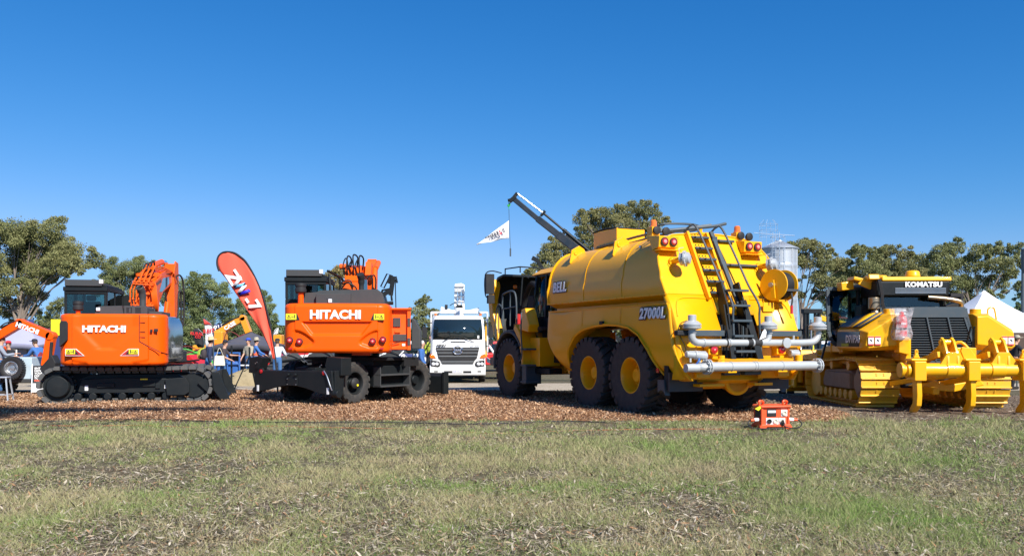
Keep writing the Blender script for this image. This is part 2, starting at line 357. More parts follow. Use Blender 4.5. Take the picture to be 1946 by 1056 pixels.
def ribbon(name, near, far, z, m_, label):
    xs_ = np.arange(near[0][0], near[-1][0] + 0.01, 0.5); r = M(); rows = 14; vs = []
    for j in range(rows + 1):
        for x in xs_:
            a = np.interp(x, [p[0] for p in near], [p[1] for p in near]) + 0.22 * (vnoise(np.array([x]), np.array([0.0]), 0.8, 5)[0] - .5)
            b = np.interp(x, [p[0] for p in far], [p[1] for p in far]); y = a + (b - a) * j / rows
            zz = z + (0 if j in (0, rows) or name != 'mulch_bed' else 0.06 * float(vnoise(np.array([x]), np.array([y]), 1.1, 9)[0]))
            vs.append((x, y, zz))
    n = len(xs_)
    r.add(vs, [(j * n + i, j * n + i + 1, (j + 1) * n + i + 1, (j + 1) * n + i) for j in range(rows) for i in range(n - 1)])
    return tag(r.out(name, m_, fix=False, smooth=80), label, None, kind='structure')
MN = [(-22, 17.9), (-10, 17.9), (-2, 17.95), (3, 17.9), (6.4, 17.6), (7.2, 18.2), (7.6, 19.5)]; MF = [(-22, 29.6), (-12, 28.6), (0, 28.3), (3, 28), (6, 24), (7.6, 20)]
ribbon('mulch_bed', MN, MF, 0.008, 'mulch', 'rust brown wood chip mulch bed under the machines')
ribbon('dirt_pad', [(5.5, 19.6), (7, 18.3), (9, 18.0), (24, 18.0)], [(5.5, 26), (24, 27)], 0.004, 'bare_dirt', 'trampled brown dirt beneath the bulldozer')
ribbon('gravel_road', [(-60, 29.3), (60, 29.3)], [(-60, 34.6), (60, 34.6)], 0.012, 'gravel_track', 'pale gravel vehicle track behind the display')

def tint_mat(name, rough=0.8, trans=0.0):
    m = bpy.data.materials.new(name); m.use_nodes = True; t = m.node_tree; b = t.nodes['Principled BSDF']; b.inputs['Roughness'].default_value = rough
    b.inputs['Specular IOR Level'].default_value = 0.25
    a = nd(t, 'ShaderNodeAttribute'); a.attribute_name = 'tint'; t.links.new(a.outputs['Color'], b.inputs['Base Color'])
    if trans:
        tr = nd(t, 'ShaderNodeBsdfTranslucent'); t.links.new(a.outputs['Color'], tr.inputs['Color'])
        mx = nd(t, 'ShaderNodeMixShader'); mx.inputs[0].default_value = trans
        t.links.new(b.outputs[0], mx.inputs[1]); t.links.new(tr.outputs[0], mx.inputs[2]); t.links.new(mx.outputs[0], t.nodes['Material Output'].inputs[0])
    MT[name] = m
tint_mat('blade', 0.7, 0.25); tint_mat('leaf', 0.6, 0.22); tint_mat('litter', 0.85)
def np_mesh(name, V, k, tint, material, parent=None):
    """V (n*k,3) vertices in runs of k per face, tint (n,3) per face"""
    n = len(V) // k; me = bpy.data.meshes.new(name)
    me.vertices.add(n * k); me.vertices.foreach_set('co', np.ascontiguousarray(V, np.float32).ravel())
    me.loops.add(n * k); me.loops.foreach_set('vertex_index', np.arange(n * k, dtype=np.int32))
    me.polygons.add(n); me.polygons.foreach_set('loop_start', np.arange(0, n * k, k, dtype=np.int32)); me.polygons.foreach_set('loop_total', np.full(n, k, np.int32))
    me.update(calc_edges=True)
    at = me.attributes.new('tint', 'FLOAT_COLOR', 'POINT')
    c = np.ones((n * k, 4), np.float32); c[:, :3] = np.repeat(tint, k, 0); at.data.foreach_set('color', c.ravel())
    me.materials.append(MT[material]); o = bpy.data.objects.new(name, me); COL.objects.link(o)
    if parent: o.parent = parent
    return o
def gzv(x, y):
    z = 0.035 * (vnoise(x, y, 2.1, 3) - 0.5) * np.clip((17.3 - y) / 2, 0, 1); return np.where((y > 4) & (np.abs(x) < 24), z, 0)
def field_points(n, y0, y1, power=1.0):
    u = rng.random(n * 2); y = y0 * (y1 / y0) ** u; x = (rng.random(n * 2) - 0.5) * 2 * (0.63 * y + 1.2); return x[:n], y[:n]
def mixc(a, b, t): return np.array(a)[None] * (1 - t[:, None]) + np.array(b)[None] * t[:, None]
# grass blades in tufts
def grass(n, y0, y1, zone=None, hs=1.0, name='grass', label='short patchy grass across the foreground'):
    tx, ty = field_points(n // 14, y0, y1)
    dens = 0.5 * vnoise(tx, ty, 1.7, 11) + 0.3 * vnoise(tx, ty, 0.6, 12) + 0.2 * vnoise(tx, ty, 4.5, 15)
    keep = rng.random(len(tx)) < np.clip((dens - 0.24) * 2.6, 0.18, 1); 
    if zone is not None: keep &= zone(tx, ty)
    tx = tx[keep]; ty = ty[keep]; dens = dens[keep]
    k = 14; x = np.repeat(tx, k); y = np.repeat(ty, k); spread = 0.02 + 0.05 * rng.random(len(x)); ang = rng.random(len(x)) * 6.283
    x = x + np.cos(ang) * spread; y = y + np.sin(ang) * spread; d = np.repeat(dens, k)
    hgt = (0.018 + 0.05 * rng.random(len(x)) ** 2) * (0.7 + 1.3 * d) * hs * np.where(rng.random(len(x)) < 0.03, 1.9, 1)
    wd = (0.0022 + 0.0018 * rng.random(len(x))) * np.clip(y / 9, 0.9, 2.0); lean = hgt * (0.3 + 1.1 * rng.random(len(x))); la = ang + rng.normal(0, 0.8, len(x))
    z = gzv(x, y) - 0.004; pa = rng.random(len(x)) * 6.283; cx_, sx_ = np.cos(pa) * wd, np.sin(pa) * wd
    V = np.empty((len(x), 3, 3)); V[:, 0] = np.stack([x - cx_, y - sx_, z], 1); V[:, 1] = np.stack([x + cx_, y + sx_, z], 1)
    V[:, 2] = np.stack([x + np.cos(la) * lean, y + np.sin(la) * lean, z + hgt], 1)
    gr = np.clip(np.repeat(vnoise(tx, ty, 1.2, 21) * 0.7 + vnoise(tx, ty, 0.35, 22) * 0.5, k) - 0.21 + rng.normal(0, 0.2, len(x)), 0, 1)
    c = mixc((0.46, 0.385, 0.22), (0.175, 0.30, 0.055), gr); c *= (0.75 + 0.5 * rng.random(len(x)))[:, None]
    return tag(np_mesh(name, V.reshape(-1, 3), 3, c, 'blade'), label, None, kind='stuff')
near_edge = lambda x: np.interp(x, [p[0] for p in MN], [p[1] for p in MN])
grass(560000, 5.6, 17.9, zone=lambda x, y: (y < near_edge(x) + 0.12))
grass(34000, 15.2, 18.6, zone=lambda x, y: (x > 6.8) & (y > 15.5 + 0.6 * vnoise(x, y, 1, 4)) & (y < 18.2 + 0.5 * vnoise(x, y, .8, 8)), hs=1.9, name='lush_grass', label='greener grass along the dirt edge before the bulldozer')
def litter(n, y0, y1, zone, size, cols, name, label, zmax=0.02, asp=0.22, tilt=0.35, mt='litter', uniform=False):
    if uniform: x = rng.uniform(-15, 8, n); y = rng.uniform(y0, y1, n)
    else: x, y = field_points(n, y0, y1)
    k = zone(x, y); x = x[k]; y = y[k]; n = len(x)
    L = size * (0.3 + 0.8 * rng.random(n) + 1.3 * rng.random(n) ** 6) / 2; W = L * asp * (0.6 + 0.8 * rng.random(n)); a = rng.random(n) * 6.283
    tl = rng.normal(0, tilt, n); rl = rng.normal(0, tilt * 1.3, n); z = gzv(x, y) + zmax * rng.random(n) + 0.006 + (0.055 * vnoise(x, y, 1.1, 9) * np.clip((y - near_edge(x)) / .8, 0, 1) if uniform else 0)
    ux = np.stack([np.cos(a) * np.cos(tl), np.sin(a) * np.cos(tl), np.sin(tl)], 1); vx = np.stack([-np.sin(a) * np.cos(rl), np.cos(a) * np.cos(rl), np.sin(rl)], 1)
    c0 = np.stack([x, y, z + np.abs(np.sin(tl)) * L * 0.6], 1); V = np.empty((n, 4, 3))
    V[:, 0] = c0 - ux * L[:, None]; V[:, 1] = c0 - vx * W[:, None]; V[:, 2] = c0 + ux * L[:, None]; V[:, 3] = c0 + vx * W[:, None]
    ci = rng.integers(0, len(cols), n); c = np.array(cols)[ci] * (0.65 + 0.6 * rng.random(n))[:, None]
    return tag(np_mesh(name, V.reshape(-1, 3), 4, c, mt), label, None, kind='stuff')
litter(120000, 5.6, 18.2, lambda x, y: (y < near_edge(x) + 0.2) & (rng.random(len(x)) < 0.25 + 0.75 * (vnoise(x, y, 1.4, 31) > 0.45)), 0.046, [(0.36, 0.31, 0.24), (0.33, 0.26, 0.17), (0.44, 0.38, 0.30), (0.30, 0.17, 0.09), (0.16, 0.12, 0.08)], 'leaf_litter', 'pale dead gum leaves and straw scattered through the grass')
litter(60000, 5.6, 17.9, lambda x, y: y < near_edge(x), 0.11, [(0.40, 0.34, 0.23), (0.30, 0.25, 0.17), (0.14, 0.11, 0.08)], 'dead_stalks', 'dry straw stalks lying in the grass', asp=0.05, tilt=0.25)
def in_mulch(x, y): return (y > near_edge(x) - 0.05 + 0.25 * vnoise(x, y, .3, 6) - 0.6 * rng.random(len(x)) ** 4) & (y < np.interp(x, [p[0] for p in MF], [p[1] for p in MF]) + 0.1) & (x < 7.4)
litter(270000, 17.6, 29, in_mulch, 0.050, [(0.54, 0.32, 0.175), (0.42, 0.24, 0.125), (0.58, 0.40, 0.26), (0.25, 0.13, 0.07), (0.14, 0.08, 0.05)], 'wood_chips', 'loose reddish wood chips covering the display bed', zmax=0.05, asp=0.33, tilt=0.5, uniform=True)
litter(26000, 17.4, 27, lambda x, y: (x > 5.5) & ((y > 18.0)), 0.07, [(0.34, 0.27, 0.18), (0.25, 0.18, 0.12), (0.42, 0.36, 0.28), (0.12, 0.09, 0.06)], 'dirt_litter', 'straw and debris on the trampled dirt by the bulldozer', zmax=0.02)

# ------------------------------------------------------------------ trees
def tree(label, bx, by, lobes, Y, group, trunk_px=6, dens=1.0, hue=0.0, seed=1, leafs=0.125, forks=None, flat=0.75):
    """lobes: (px, py, radius px) seen at depth Y, jittered in depth so the crown is a real volume"""
    R = random.Random(seed); r2 = np.random.default_rng(seed)
    base = P(bx, 652, Y); base.z = 0; s = Y / F
    root = thing('gum_tree', label, 'tree', base, 0, group)
    tw = M(); top = P(*(forks or (bx, by)), Y) - base; tw.tube(smooth_path([(0, 0, -0.2), (top.x * .2 + R.uniform(-.2, .2), 0.1, top.z * .45), top], 4), 1, 8, rs=[trunk_px * s * .7 * (1.25 - 0.55 * i / 8) for i in range(9)])
    V = []; C = []
    allw = sum(l[2] for l in lobes) / len(lobes) * s
    lob = []
    for (lx, ly, lr) in lobes:
        rr = lr * s * 1.15; c = P(lx, ly, Y) - base; c.y = R.uniform(-1, 1) * allw * 1.7; lob.append((c, rr))
        for k_ in range(6):        # smaller satellite clumps make the outline uneven
            a = R.uniform(0, 6.28); q = rr * R.uniform(0.22, 0.5); e_ = R.uniform(.75, 1.25); lob.append((c + Vector((math.cos(a) * rr * e_, R.uniform(-1, 1) * rr, math.sin(a) * rr * e_ * .85)), q))
        br = smooth_path([top * R.uniform(0.45, 0.95), top * 0.6 + c * 0.4 + Vector((R.uniform(-.4, .4), 0, -0.1 * rr)), c + Vector((0, 0, rr * .3))], 3)
        w0 = trunk_px * s * R.uniform(0.16, 0.3); tw.tube(br, 1, 5, rs=[w0 * (1 - 0.8 * i / (len(br) - 1)) for i in range(len(br))])
        for k_ in range(4):
            e = c + Vector((R.uniform(-1, 1), R.uniform(-1, 1), R.uniform(-.5, .9))) * rr * .9; b0 = br[R.randrange(3, len(br))]
            tw.tube([b0, (b0 + e) / 2 + Vector((0, 0, .08 * rr)), e], 1, 4, rs=[w0 * .35, w0 * .22, w0 * .06])
    for c, rr in lob:
        n = int(dens * 500 * (rr / 0.9) ** 1.8 * (0.3 / leafs) ** 1.6) + 30
        d = r2.normal(size=(n, 3)); d /= np.linalg.norm(d, axis=1)[:, None]; q = rr * (0.35 + 0.65 * r2.random(n) ** 0.5) * (1 + 0.16 * r2.normal(size=n))
        p = d * q[:, None]; p[:, 2] *= flat; p += np.array(c)
        L = leafs * (0.5 + 0.8 * r2.random(n)); u = r2.normal(size=(n, 3)); u[:, 2] -= 1.3; u /= np.linalg.norm(u, axis=1)[:, None]
        v = np.cross(u, r2.normal(size=(n, 3))); v /= np.linalg.norm(v, axis=1)[:, None]
        u *= L[:, None] / 2; v *= (L * 0.30)[:, None]
        q4 = np.stack([p - u, p - v * .9, p + u, p + v], 1); V.append(q4.reshape(-1, 3))
        t = np.clip(r2.random(n) * .6 + R.random() * .5, 0, 1); cc = mixc((0.115, 0.145, 0.052), (0.31, 0.31, 0.13), t)
        cc[:, 0] *= (1 + hue); C.append(cc * (0.8 + 0.4 * r2.random(n))[:, None])
    tw.out('trunk', 'bark', root, smooth=60)
    np_mesh('crown', np.concatenate(V), 4, np.concatenate(C), 'leaf', root)
    return root
G('bark', (0.26, 0.21, 0.17), 0.85, dirt=0.8, dscale=2, dcol=(0.10, 0.08, 0.065), bump=0.4)
TG = 'gum trees standing behind the showground'
tree('largest gum tree at left with a broad leaning crown over the small orange digger', 30, 600, [(-60, 470, 34), (-25, 450, 30), (5, 445, 28), (38, 440, 26), (70, 442, 24), (104, 438, 20), (112, 458, 16), (92, 470, 22), (150, 478, 20), (172, 492, 17), (150, 500, 20), (125, 498, 20), (20, 480, 28), (58, 482, 26), (-10, 500, 30), (35, 520, 26), (75, 512, 22), (105, 520, 14), (5, 550, 26), (40, 560, 20), (-40, 540, 30), (-20, 585, 26), (15, 590, 18), (72, 545, 14), (140, 520, 9), (165, 515, 8), (55, 590, 10)], 62, TG, 9, seed=3, forks=(42, 585), hue=0.05)
tree('rounded gum crown rising directly behind the tracked excavator cab and boom', 250, 600, [(205, 522, 16), (225, 514, 16), (250, 508, 16), (275, 506, 15), (298, 514, 14), (312, 530, 14), (240, 535, 20), (275, 535, 22), (210, 545, 16), (300, 560, 18), (255, 570, 20), (215, 580, 16)], 88, TG, 5, seed=5, hue=-0.05)
tree('dense dark gum between the excavator boom and the tall coral feather banner', 380, 600, [(362, 545, 18), (380, 532, 13), (402, 540, 15), (420, 552, 14), (434, 574, 10), (352, 570, 20), (382, 565, 22), (410, 578, 18), (360, 600, 20), (392, 604, 20), (425, 602, 14), (375, 628, 18), (415, 628, 14), (345, 625, 18)], 78, TG, 5, seed=7, hue=-0.12)
tree('dark gum partly hidden behind the tail of the coral feather banner', 490, 610, [(470, 580, 15), (488, 568, 14), (505, 585, 15), (515, 605, 12), (482, 602, 18), (462, 605, 16), (500, 620, 16), (447, 618, 14), (475, 628, 16)], 85, TG, 4, seed=9, hue=-0.15)
tree('yellowish gum top showing above the wheeled excavator cab', 640, 600, [(628, 522, 10), (642, 512, 9), (655, 522, 9), (635, 540, 14), (650, 550, 14), (638, 575, 15), (655, 590, 14)], 80, TG, 4, seed=11, hue=0.3)
tree('slim gum between the open orange service door and the white truck', 805, 620, [(798, 575, 9), (808, 570, 8), (792, 592, 10), (812, 592, 9), (826, 596, 7), (800, 612, 12), (822, 616, 8), (790, 632, 13), (812, 634, 12)], 84, TG, 3.5, seed=13, dens=.8)
tree('tall gum crown directly above the yellow water tank hopper', 1190, 520, [(1102, 420, 14), (1122, 412, 13), (1142, 404, 14), (1165, 408, 16), (1190, 404, 15), (1218, 398, 13), (1240, 402, 13), (1255, 420, 10), (1110, 442, 14), (1140, 432, 16), (1175, 432, 18), (1210, 425, 18), (1240, 432, 14), (1120, 462, 14), (1150, 460, 16), (1195, 460, 20), (1235, 460, 18)], 74, TG, 6, seed=15, hue=0.1)
tree('lower gum crown behind the dark crane boom and tanker cab', 1060, 560, [(1042, 470, 12), (1060, 462, 13), (1080, 470, 13), (1098, 486, 12), (1034, 486, 12), (1055, 490, 14), (1022, 505, 10), (1040, 512, 12), (1008, 520, 8), (1075, 500, 16), (1060, 530, 16), (1100, 510, 14), (996, 528, 6)], 70, TG, 5, seed=17, hue=0.1)
tree('spreading gum just right of the silver silo with bare lower limbs', 1522, 620, [(1505, 474, 14), (1528, 466, 15), (1552, 470, 14), (1574, 480, 13), (1512, 495, 15), (1540, 498, 16), (1565, 505, 16), (1590, 500, 14), (1508, 530, 10), (1550, 530, 16), (1575, 540, 14), (1520, 560, 8), (1565, 560, 12), (1590, 570, 12), (1555, 600, 9), (1600, 545, 12)], 62, TG, 6, seed=19, forks=(1524, 575), hue=0.08)
tree('gum directly behind the open bulldozer cab door', 1640, 620, [(1602, 500, 13), (1622, 482, 12), (1646, 474, 10), (1665, 484, 13), (1610, 525, 18), (1640, 510, 18), (1668, 515, 18), (1598, 545, 13), (1630, 550, 18), (1660, 555, 18), (1620, 580, 16), (1650, 590, 18), (1600, 605, 14), (1630, 615, 16), (1665, 615, 16), (1580, 630, 12)], 66, TG, 5, seed=21)
tree('gum rising over the bulldozer cab roof', 1715, 620, [(1684, 478, 12), (1702, 474, 13), (1722, 482, 12), (1742, 492, 12), (1690, 505, 18), (1720, 510, 20), (1750, 520, 18), (1700, 545, 20), (1740, 550, 20), (1690, 580, 18), (1730, 590, 20), (1765, 575, 16), (1700, 620, 18), (1750, 620, 18)], 69, TG, 5, seed=23, hue=0.1)
tree('far gum filling the gap between the bulldozer door and cab roof', 1668, 640, [(1585, 525, 12), (1600, 515, 13), (1618, 520, 14), (1640, 540, 18), (1672, 500, 14), (1680, 530, 18), (1700, 520, 16), (1660, 570, 18), (1690, 560, 18), (1720, 545, 18), (1750, 545, 16), (1762, 510, 14), (1640, 600, 16), (1700, 600, 18), (1745, 600, 18), (1590, 580, 14), (1610, 560, 16)], 82, TG, 5, seed=41, hue=-0.05)
tree('wide gum crown above the white peaked marquee', 1850, 640, [(1764, 490, 13), (1784, 476, 13), (1806, 474, 12), (1828, 468, 13), (1850, 476, 13), (1872, 478, 12), (1896, 474, 12), (1918, 478, 12), (1936, 494, 9), (1780, 505, 18), (1812, 502, 19), (1846, 505, 19), (1880, 505, 17), (1912, 508, 15), (1932, 520, 9), (1800, 535, 18), (1836, 538, 18), (1872, 538, 17), (1905, 540, 13), (1925, 545, 8), (1815, 568, 16), (1850, 568, 14), (1880, 564, 11), (1830, 600, 14), (1795, 600, 16), (1785, 565, 16), (1845, 590, 10)], 60, TG, 6, seed=25, forks=(1850, 590), dens=.9)
tree('dark tree at the far right edge beside the light pole', 1975, 620, [(1955, 560, 14), (1970, 530, 18), (1945, 585, 9), (1990, 560, 22), (1950, 605, 10), (1975, 600, 18)], 50, TG, 5, seed=27, hue=-0.2)
tree('small distant gum between the big left tree and the tracked excavator', 118, 630, [(108, 590, 12), (125, 575, 12), (132, 600, 12), (95, 612, 12), (118, 618, 14), (80, 622, 12)], 95, TG, 3, seed=29)
# far-off scrub that reads as one mass
def far_wood():
    n = 42000; x = rng.uniform(-150, 150, n); y = 170 + rng.uniform(-4, 4, n); top = 2.2 + 3.6 * vnoise(x, y * 0, 9, 41) + 1.6 * vnoise(x, y * 0, 2.6, 42)
    z = top * rng.random(n) ** 0.7; d = rng.normal(size=(n, 3)); d /= np.linalg.norm(d, axis=1)[:, None]; e = np.cross(d, rng.normal(size=(n, 3))); e /= np.linalg.norm(e, axis=1)[:, None]
    p = np.stack([x, y, z], 1); d *= 0.45; e *= 0.3; V = np.stack([p - d, p - e, p + d, p + e], 1).reshape(-1, 3)
    tag(np_mesh('distant_scrub', V, 4, mixc((0.10, 0.13, 0.05), (0.17, 0.18, 0.08), rng.random(n)), 'leaf'), 'low far-off scrub along the horizon', None, kind='stuff')
far_wood()

def overhead_gum():
    base = Vector((-7.5, -2.5, 0)); root = thing('gum_tree', 'tall leaning gum outside the frame whose limbs shade the wood chips at left', 'tree', base, 0)
    t = M(); t.tube(smooth_path([(0, 0, -.2), (.6, 1.6, 4), (1.8, 4.2, 9), (3.0, 6.5, 13)], 6), 1, 10, rs=[.38 - .012 * i for i in range(19)])
    V = []; C = []
    r2 = np.random.default_rng(5)
    for gx, gy, rx_, ry_ in ((-13.5, 19.6, 1.6, .5), (-12.0, 19.3, 1.3, .42), (-10.8, 19.6, 1.0, .30), (-9.9, 19.9, .8, .22), (-13, 20.6, 1.5, .3), (-12.2, 18.5, 1.3, .25), (-8.4, 20.2, .8, .10), (-7.2, 20.4, .7, .08), (-15, 19.0, 1.5, .7)):
        c = Vector((gx + 8.15, gy - 12.5, 13.0)) - base; n = int(4600 * rx_ * (ry_ + .15)); p = r2.normal(size=(n, 3)) * np.array((rx_ * .5, ry_ * .5, .25)) + np.array(c)
        t.tube(smooth_path([(1.8, 4.2, 9), tuple(Vector((1.8, 4.2, 9)).lerp(c, .6) + Vector((0, 0, -.5))), tuple(c)], 4), 1, 6, rs=[.12 - .011 * i for i in range(9)])
        u = r2.normal(size=(n, 3)); u /= np.linalg.norm(u, axis=1)[:, None]; v = np.cross(u, r2.normal(size=(n, 3))); v /= np.linalg.norm(v, axis=1)[:, None]
        V.append(np.stack([p - u * .1, p - v * .04, p + u * .1, p + v * .04], 1).reshape(-1, 3)); C.append(mixc((0.13, 0.155, 0.05), (0.3, 0.29, 0.12), r2.random(n)))
    t.out('trunk', 'bark', root, smooth=60); np_mesh('crown', np.concatenate(V), 4, np.concatenate(C), 'leaf', root)
overhead_gum()
# ------------------------------------------------------------------ orange excavators
def sst(a, b, x):
    t = max(0.0, min(1.0, (x - a) / (b - a))) if a != b else float(x > a); return t * t * (3 - 2 * t)
def counterweight(T, x0, x1, yr, yl, yr_front, z0, z1, disp, rc=0.38, bulge=0.10, name='counterweight', parent=None, rnd=0.07, mats='orange_paint'):
    """plan outline swept in z with a relief function disp(x, z) pushing the rear face in (metres)"""
    m = M(); m.T = T; N = 110; rings = []
    def ring(z, ins):
        pts = []
        xa, xb = x0 + ins, x1 - ins; yb = yr + ins
        L = arc((xa + rc, yb + rc), rc, 180, 270, 8); Rr = arc((xb - rc, yb + rc), rc, 270, 360, 8)
        for p in [(xa, yl - ins)] + L: pts.append((p[0], p[1], z))
        n = N
        for i in range(1, n):
            x = L[-1][0] + (Rr[0][0] - L[-1][0]) * i / n; t = (2 * (x - xa) / (xb - xa) - 1)
            pts.append((x, yb - bulge * (1 - t * t) + disp(x, z), z))
        for p in Rr + [(xb, yr_front - ins)]: pts.append((p[0], p[1], z))
        # bulge correction at the corners
        return pts
    lv = [(z0, rnd), (z0 + rnd * .3, rnd * .3), (z0 + rnd, 0)] + [(z0 + rnd + (z1 - z0 - 2 * rnd) * i / 44, 0) for i in range(1, 44)] + [(z1 - rnd, 0), (z1 - rnd * .3, rnd * .3), (z1, rnd)]
    for z, i in lv: rings.append(ring(z, i))
    m.loft(rings, caps=True)
    return m.out(name, mats, parent, smooth=50)
def warn_sign(T, c, w, h, parent, flip=1):
    """yellow warning plate with a triangle and an exclamation mark; faces -y"""
    m = M(); m.T = T; m.box(c[0] - w / 2, c[0] + w / 2, c[1] - .006, c[1], c[2] - h / 2, c[2] + h / 2)
    o = m.out('warning_plate', 'yellow_decal', parent)
    k = M(); k.T = T; s = h * .33; q = (c[0] - flip * w * .22, c[1] - .008, c[2] - h * .03)
    tri = [(q[0] - s, q[1], q[2] - s * .8), (q[0] + s, q[1], q[2] - s * .8), (q[0], q[1], q[2] + s)]
    for i in range(3): k.bar(tri[i], tri[(i + 1) % 3], .012, .004, up=(0, 1, 0))
    k.box(q[0] - .006, q[0] + .006, q[1] - .002, q[1] + .001, q[2] - .03, q[2] + .03)
    k.box(c[0] + flip * w * .12 - .03, c[0] + flip * w * .12 + .03, c[1] - .009, c[1] - .006, c[2] - .012, c[2] + .004)
    k.box(c[0] + flip * w * .32 - .012, c[0] + flip * w * .32 + .012, c[1] - .009, c[1] - .006, c[2] - .04, c[2] + .05)
    k.out('warning_symbol', 'black_decal', o)
def rzT(deg, loc=(0, 0, 0)): return Matrix.Translation(loc) @ Matrix.Rotation(rad(deg), 4, 'Z')

def crawler_track(parent, y0, y1, x0, x1, R, zc, m_='track_rubber', pitch=0.19, pad=0.055, sag=0.03):
    """continuous track chain in the xz plane between y0 and y1 with thick separate shoes"""
    path = []; n = 60; L = x1 - x0; S = 2 * L + 2 * math.pi * R; cnt = int(S / pitch)
    def at(s):
        s %= S
        if s < L: return (x0 + s, zc + R + sag * (math.sin(s / L * math.pi) - .5) * -1, 0)
        s -= L
        if s < math.pi * R: a = s / R; return (x1 + R * math.sin(a), zc + R * math.cos(a), a)
        s -= math.pi * R
        if s < L: return (x1 - s, zc - R, math.pi)
        s -= L; a = math.pi + s / R; return (x0 + R * math.sin(a), zc + R * math.cos(a), a)
    m = M(); yc = (y0 + y1) / 2; W = y1 - y0
    for i in range(cnt):
        x, z, a = at(i * S / cnt)
        R_ = Matrix.Translation((x, yc, z)) @ Matrix.Rotation(a, 4, 'Y'); m.T = R_
        p = pitch * .47; m.prism([(-p, -.02), (p, -.02), (p, pad * .45), (p * .72, pad), (-p * .72, pad), (-p, pad * .45)], -W / 2, W / 2, 'y')
        m.box(-pitch * .42, pitch * .42, -.11, .11, -.085, -.02)
    m.T = Matrix.Identity(4)
    return m.out('track', m_, parent, bev=0.008, seg=1)

def tracked_excavator():
    root = thing('tracked_excavator', 'orange tracked excavator on black crawler tracks, its blade toward the straw-hatted man', 'excavator', (-10.57, 24.25, 0.03), 14)
    for y0, y1 in ((-1.36, -.76), (.76, 1.36)):
        crawler_track(root, y0, y1, -1.62, 1.72, .42, .45, pad=.085, pitch=.205)
        f = M(); f.prism([(-1.15, .30), (-1.05, .62), (-.2, .66), (1.3, .62), (1.45, .5), (1.45, .27), (-.9, .25)], y0 + .12, y1 - .1, 'y')
        f.prism([(-1.2, .60), (1.5, .60), (1.3, .74), (-.9, .74)], y0 + .26, y1 - .2, 'y')
        for i in range(8): f.cyl((-1.15 + i * .36, y0 + .1, .17), (-1.15 + i * .36, y1 - .1, .17), .095, n=14)
        f.prism([(1.05, .18), (1.0, .62), (1.52, .66), (1.62, .5), (1.62, .26), (1.5, .18)], y0 + .02, y0 + .1, 'y')
        f.cyl((1.72, y0 + .14, .44), (1.72, y1 - .14, .44), .33, n=28)
        f.box(.75, .88, y0 + .08, y0 + .11, .36, .5)
        f.box(-.68, -.25, y0 + .07, y0 + .12, .40, .52); f.box(.42, .75, y0 + .07, y0 + .12, .42, .52)
        f.out('track_frame', 'black_paint', root, bev=.015)
        d = M(); d.lathe([(.37, 0), (.37, .05), (.30, .05), (.29, .12), (.26, .16), (0, .17)], (-1.62, y0 + .2 if y0 < 0 else y1 - .2, .44), (0, -1 if y0 < 0 else 1, 0), 32)
        for k in range(18):
            a = 2 * math.pi * k / 18; d.rbox((-1.62 + .37 * math.cos(a), (y0 + y1) / 2, .44 + .37 * math.sin(a)), (.07, .16, .07), (0, -a, 0))
        for k in range(10):
            a = 2 * math.pi * k / 10; yy = y0 + .07 if y0 < 0 else y1 - .07
            d.cyl((-1.62 + .23 * math.cos(a), yy - .01, .44 + .23 * math.sin(a)), (-1.62 + .23 * math.cos(a), yy + .03, .44 + .23 * math.sin(a)), .016, n=6)
        d.out('sprocket', 'black_paint', root, bev=.006)
    c = M(); c.prism([(-.9, .3), (-.7, .8), (.7, .8), (.9, .3)], -.76, .76, 'y'); c.cyl((0, 0, .75), (0, 0, 1.02), .62, n=36)
    c.prism([(.7, .3), (.7, .62), (1.75, .6), (2.15, .5), (2.15, .34), (1.7, .3)], -.62, -.42, 'y'); c.prism([(.7, .3), (.7, .62), (1.75, .6), (2.15, .5), (2.15, .34), (1.7, .3)], .42, .62, 'y')
    c.out('carbody', 'black_paint', root, bev=.02)
    b = M(); prof = [(2.3, .80), (2.36, .80), (2.34, .60), (2.40, .35), (2.52, .14), (2.62, .08), (2.58, .06), (2.46, .10), (2.32, .30), (2.27, .55)]; b.T = Matrix.Translation((-.08, 0, 0))
    b.prism(prof, -1.4, 1.4, 'y')
    b.prism([(2.27, .8), (2.45, .8), (2.75, .06), (2.5, .06), (2.34, .3)], -1.42, -1.39, 'y'); b.prism([(2.27, .8), (2.45, .8), (2.75, .06), (2.5, .06), (2.34, .3)], 1.39, 1.42, 'y')
    b.prism([(1.95, .62), (2.32, .70), (2.36, .25), (2.1, .3)], -.8, -.7, 'y'); b.prism([(1.95, .62), (2.32, .70), (2.36, .25), (2.1, .3)], .7, .8, 'y')
    b.prism([(1.9, .5), (2.3, .78), (2.36, .78), (2.36, .3), (2.2, .2)], -1.3, -1.26, 'y')
    b.out('dozer_blade', 'black_paint', root, bev=.008)
    lb = M(); lb.box(-.98, -.90, -1.25, -1.238, .33, .46); lb.box(.98, 1.04, -1.25, -1.238, .36, .46); lb.out('white_label', 'white_decal', root)
    lb = M(); lb.box(.38, .56, -1.262, -1.25, .60, .63); lb.out('yellow_label', 'yellow_decal', root)
    # upper house
    T = rzT(-4, (.08, -.17, 0))
    def disp(x, z):
        # broad shield-shaped recess below and around the lettering
        t = (2.28 - z) / 1.0
        xl = -.98 + .50 * max(0, min(1, (t - .28) / .52)); xr = .42 - .50 * max(0, min(1, (t - .28) / .52))
        ins = sst(xl - .13, xl + .10, x) * (1 - sst(xr - .10, xr + .13, x)) * sst(1.38, 1.46, z)
        d = 0.04 * ins
        if z < 1.14 + .10 * (1 - min(1, (abs(x + .2) / 1.3) ** 1.5)) * 0: pass
        # lower lip sweeping up at both ends
        e = 1.09 + .10 * sst(-.75, -1.5, x) * 1.0 + .10 * sst(.35, 1.1, x)
        d += 0.03 * sst(e + .01, e - .02, z) * (sst(-.7, -.8, x) + sst(.3, .4, x))
        return d
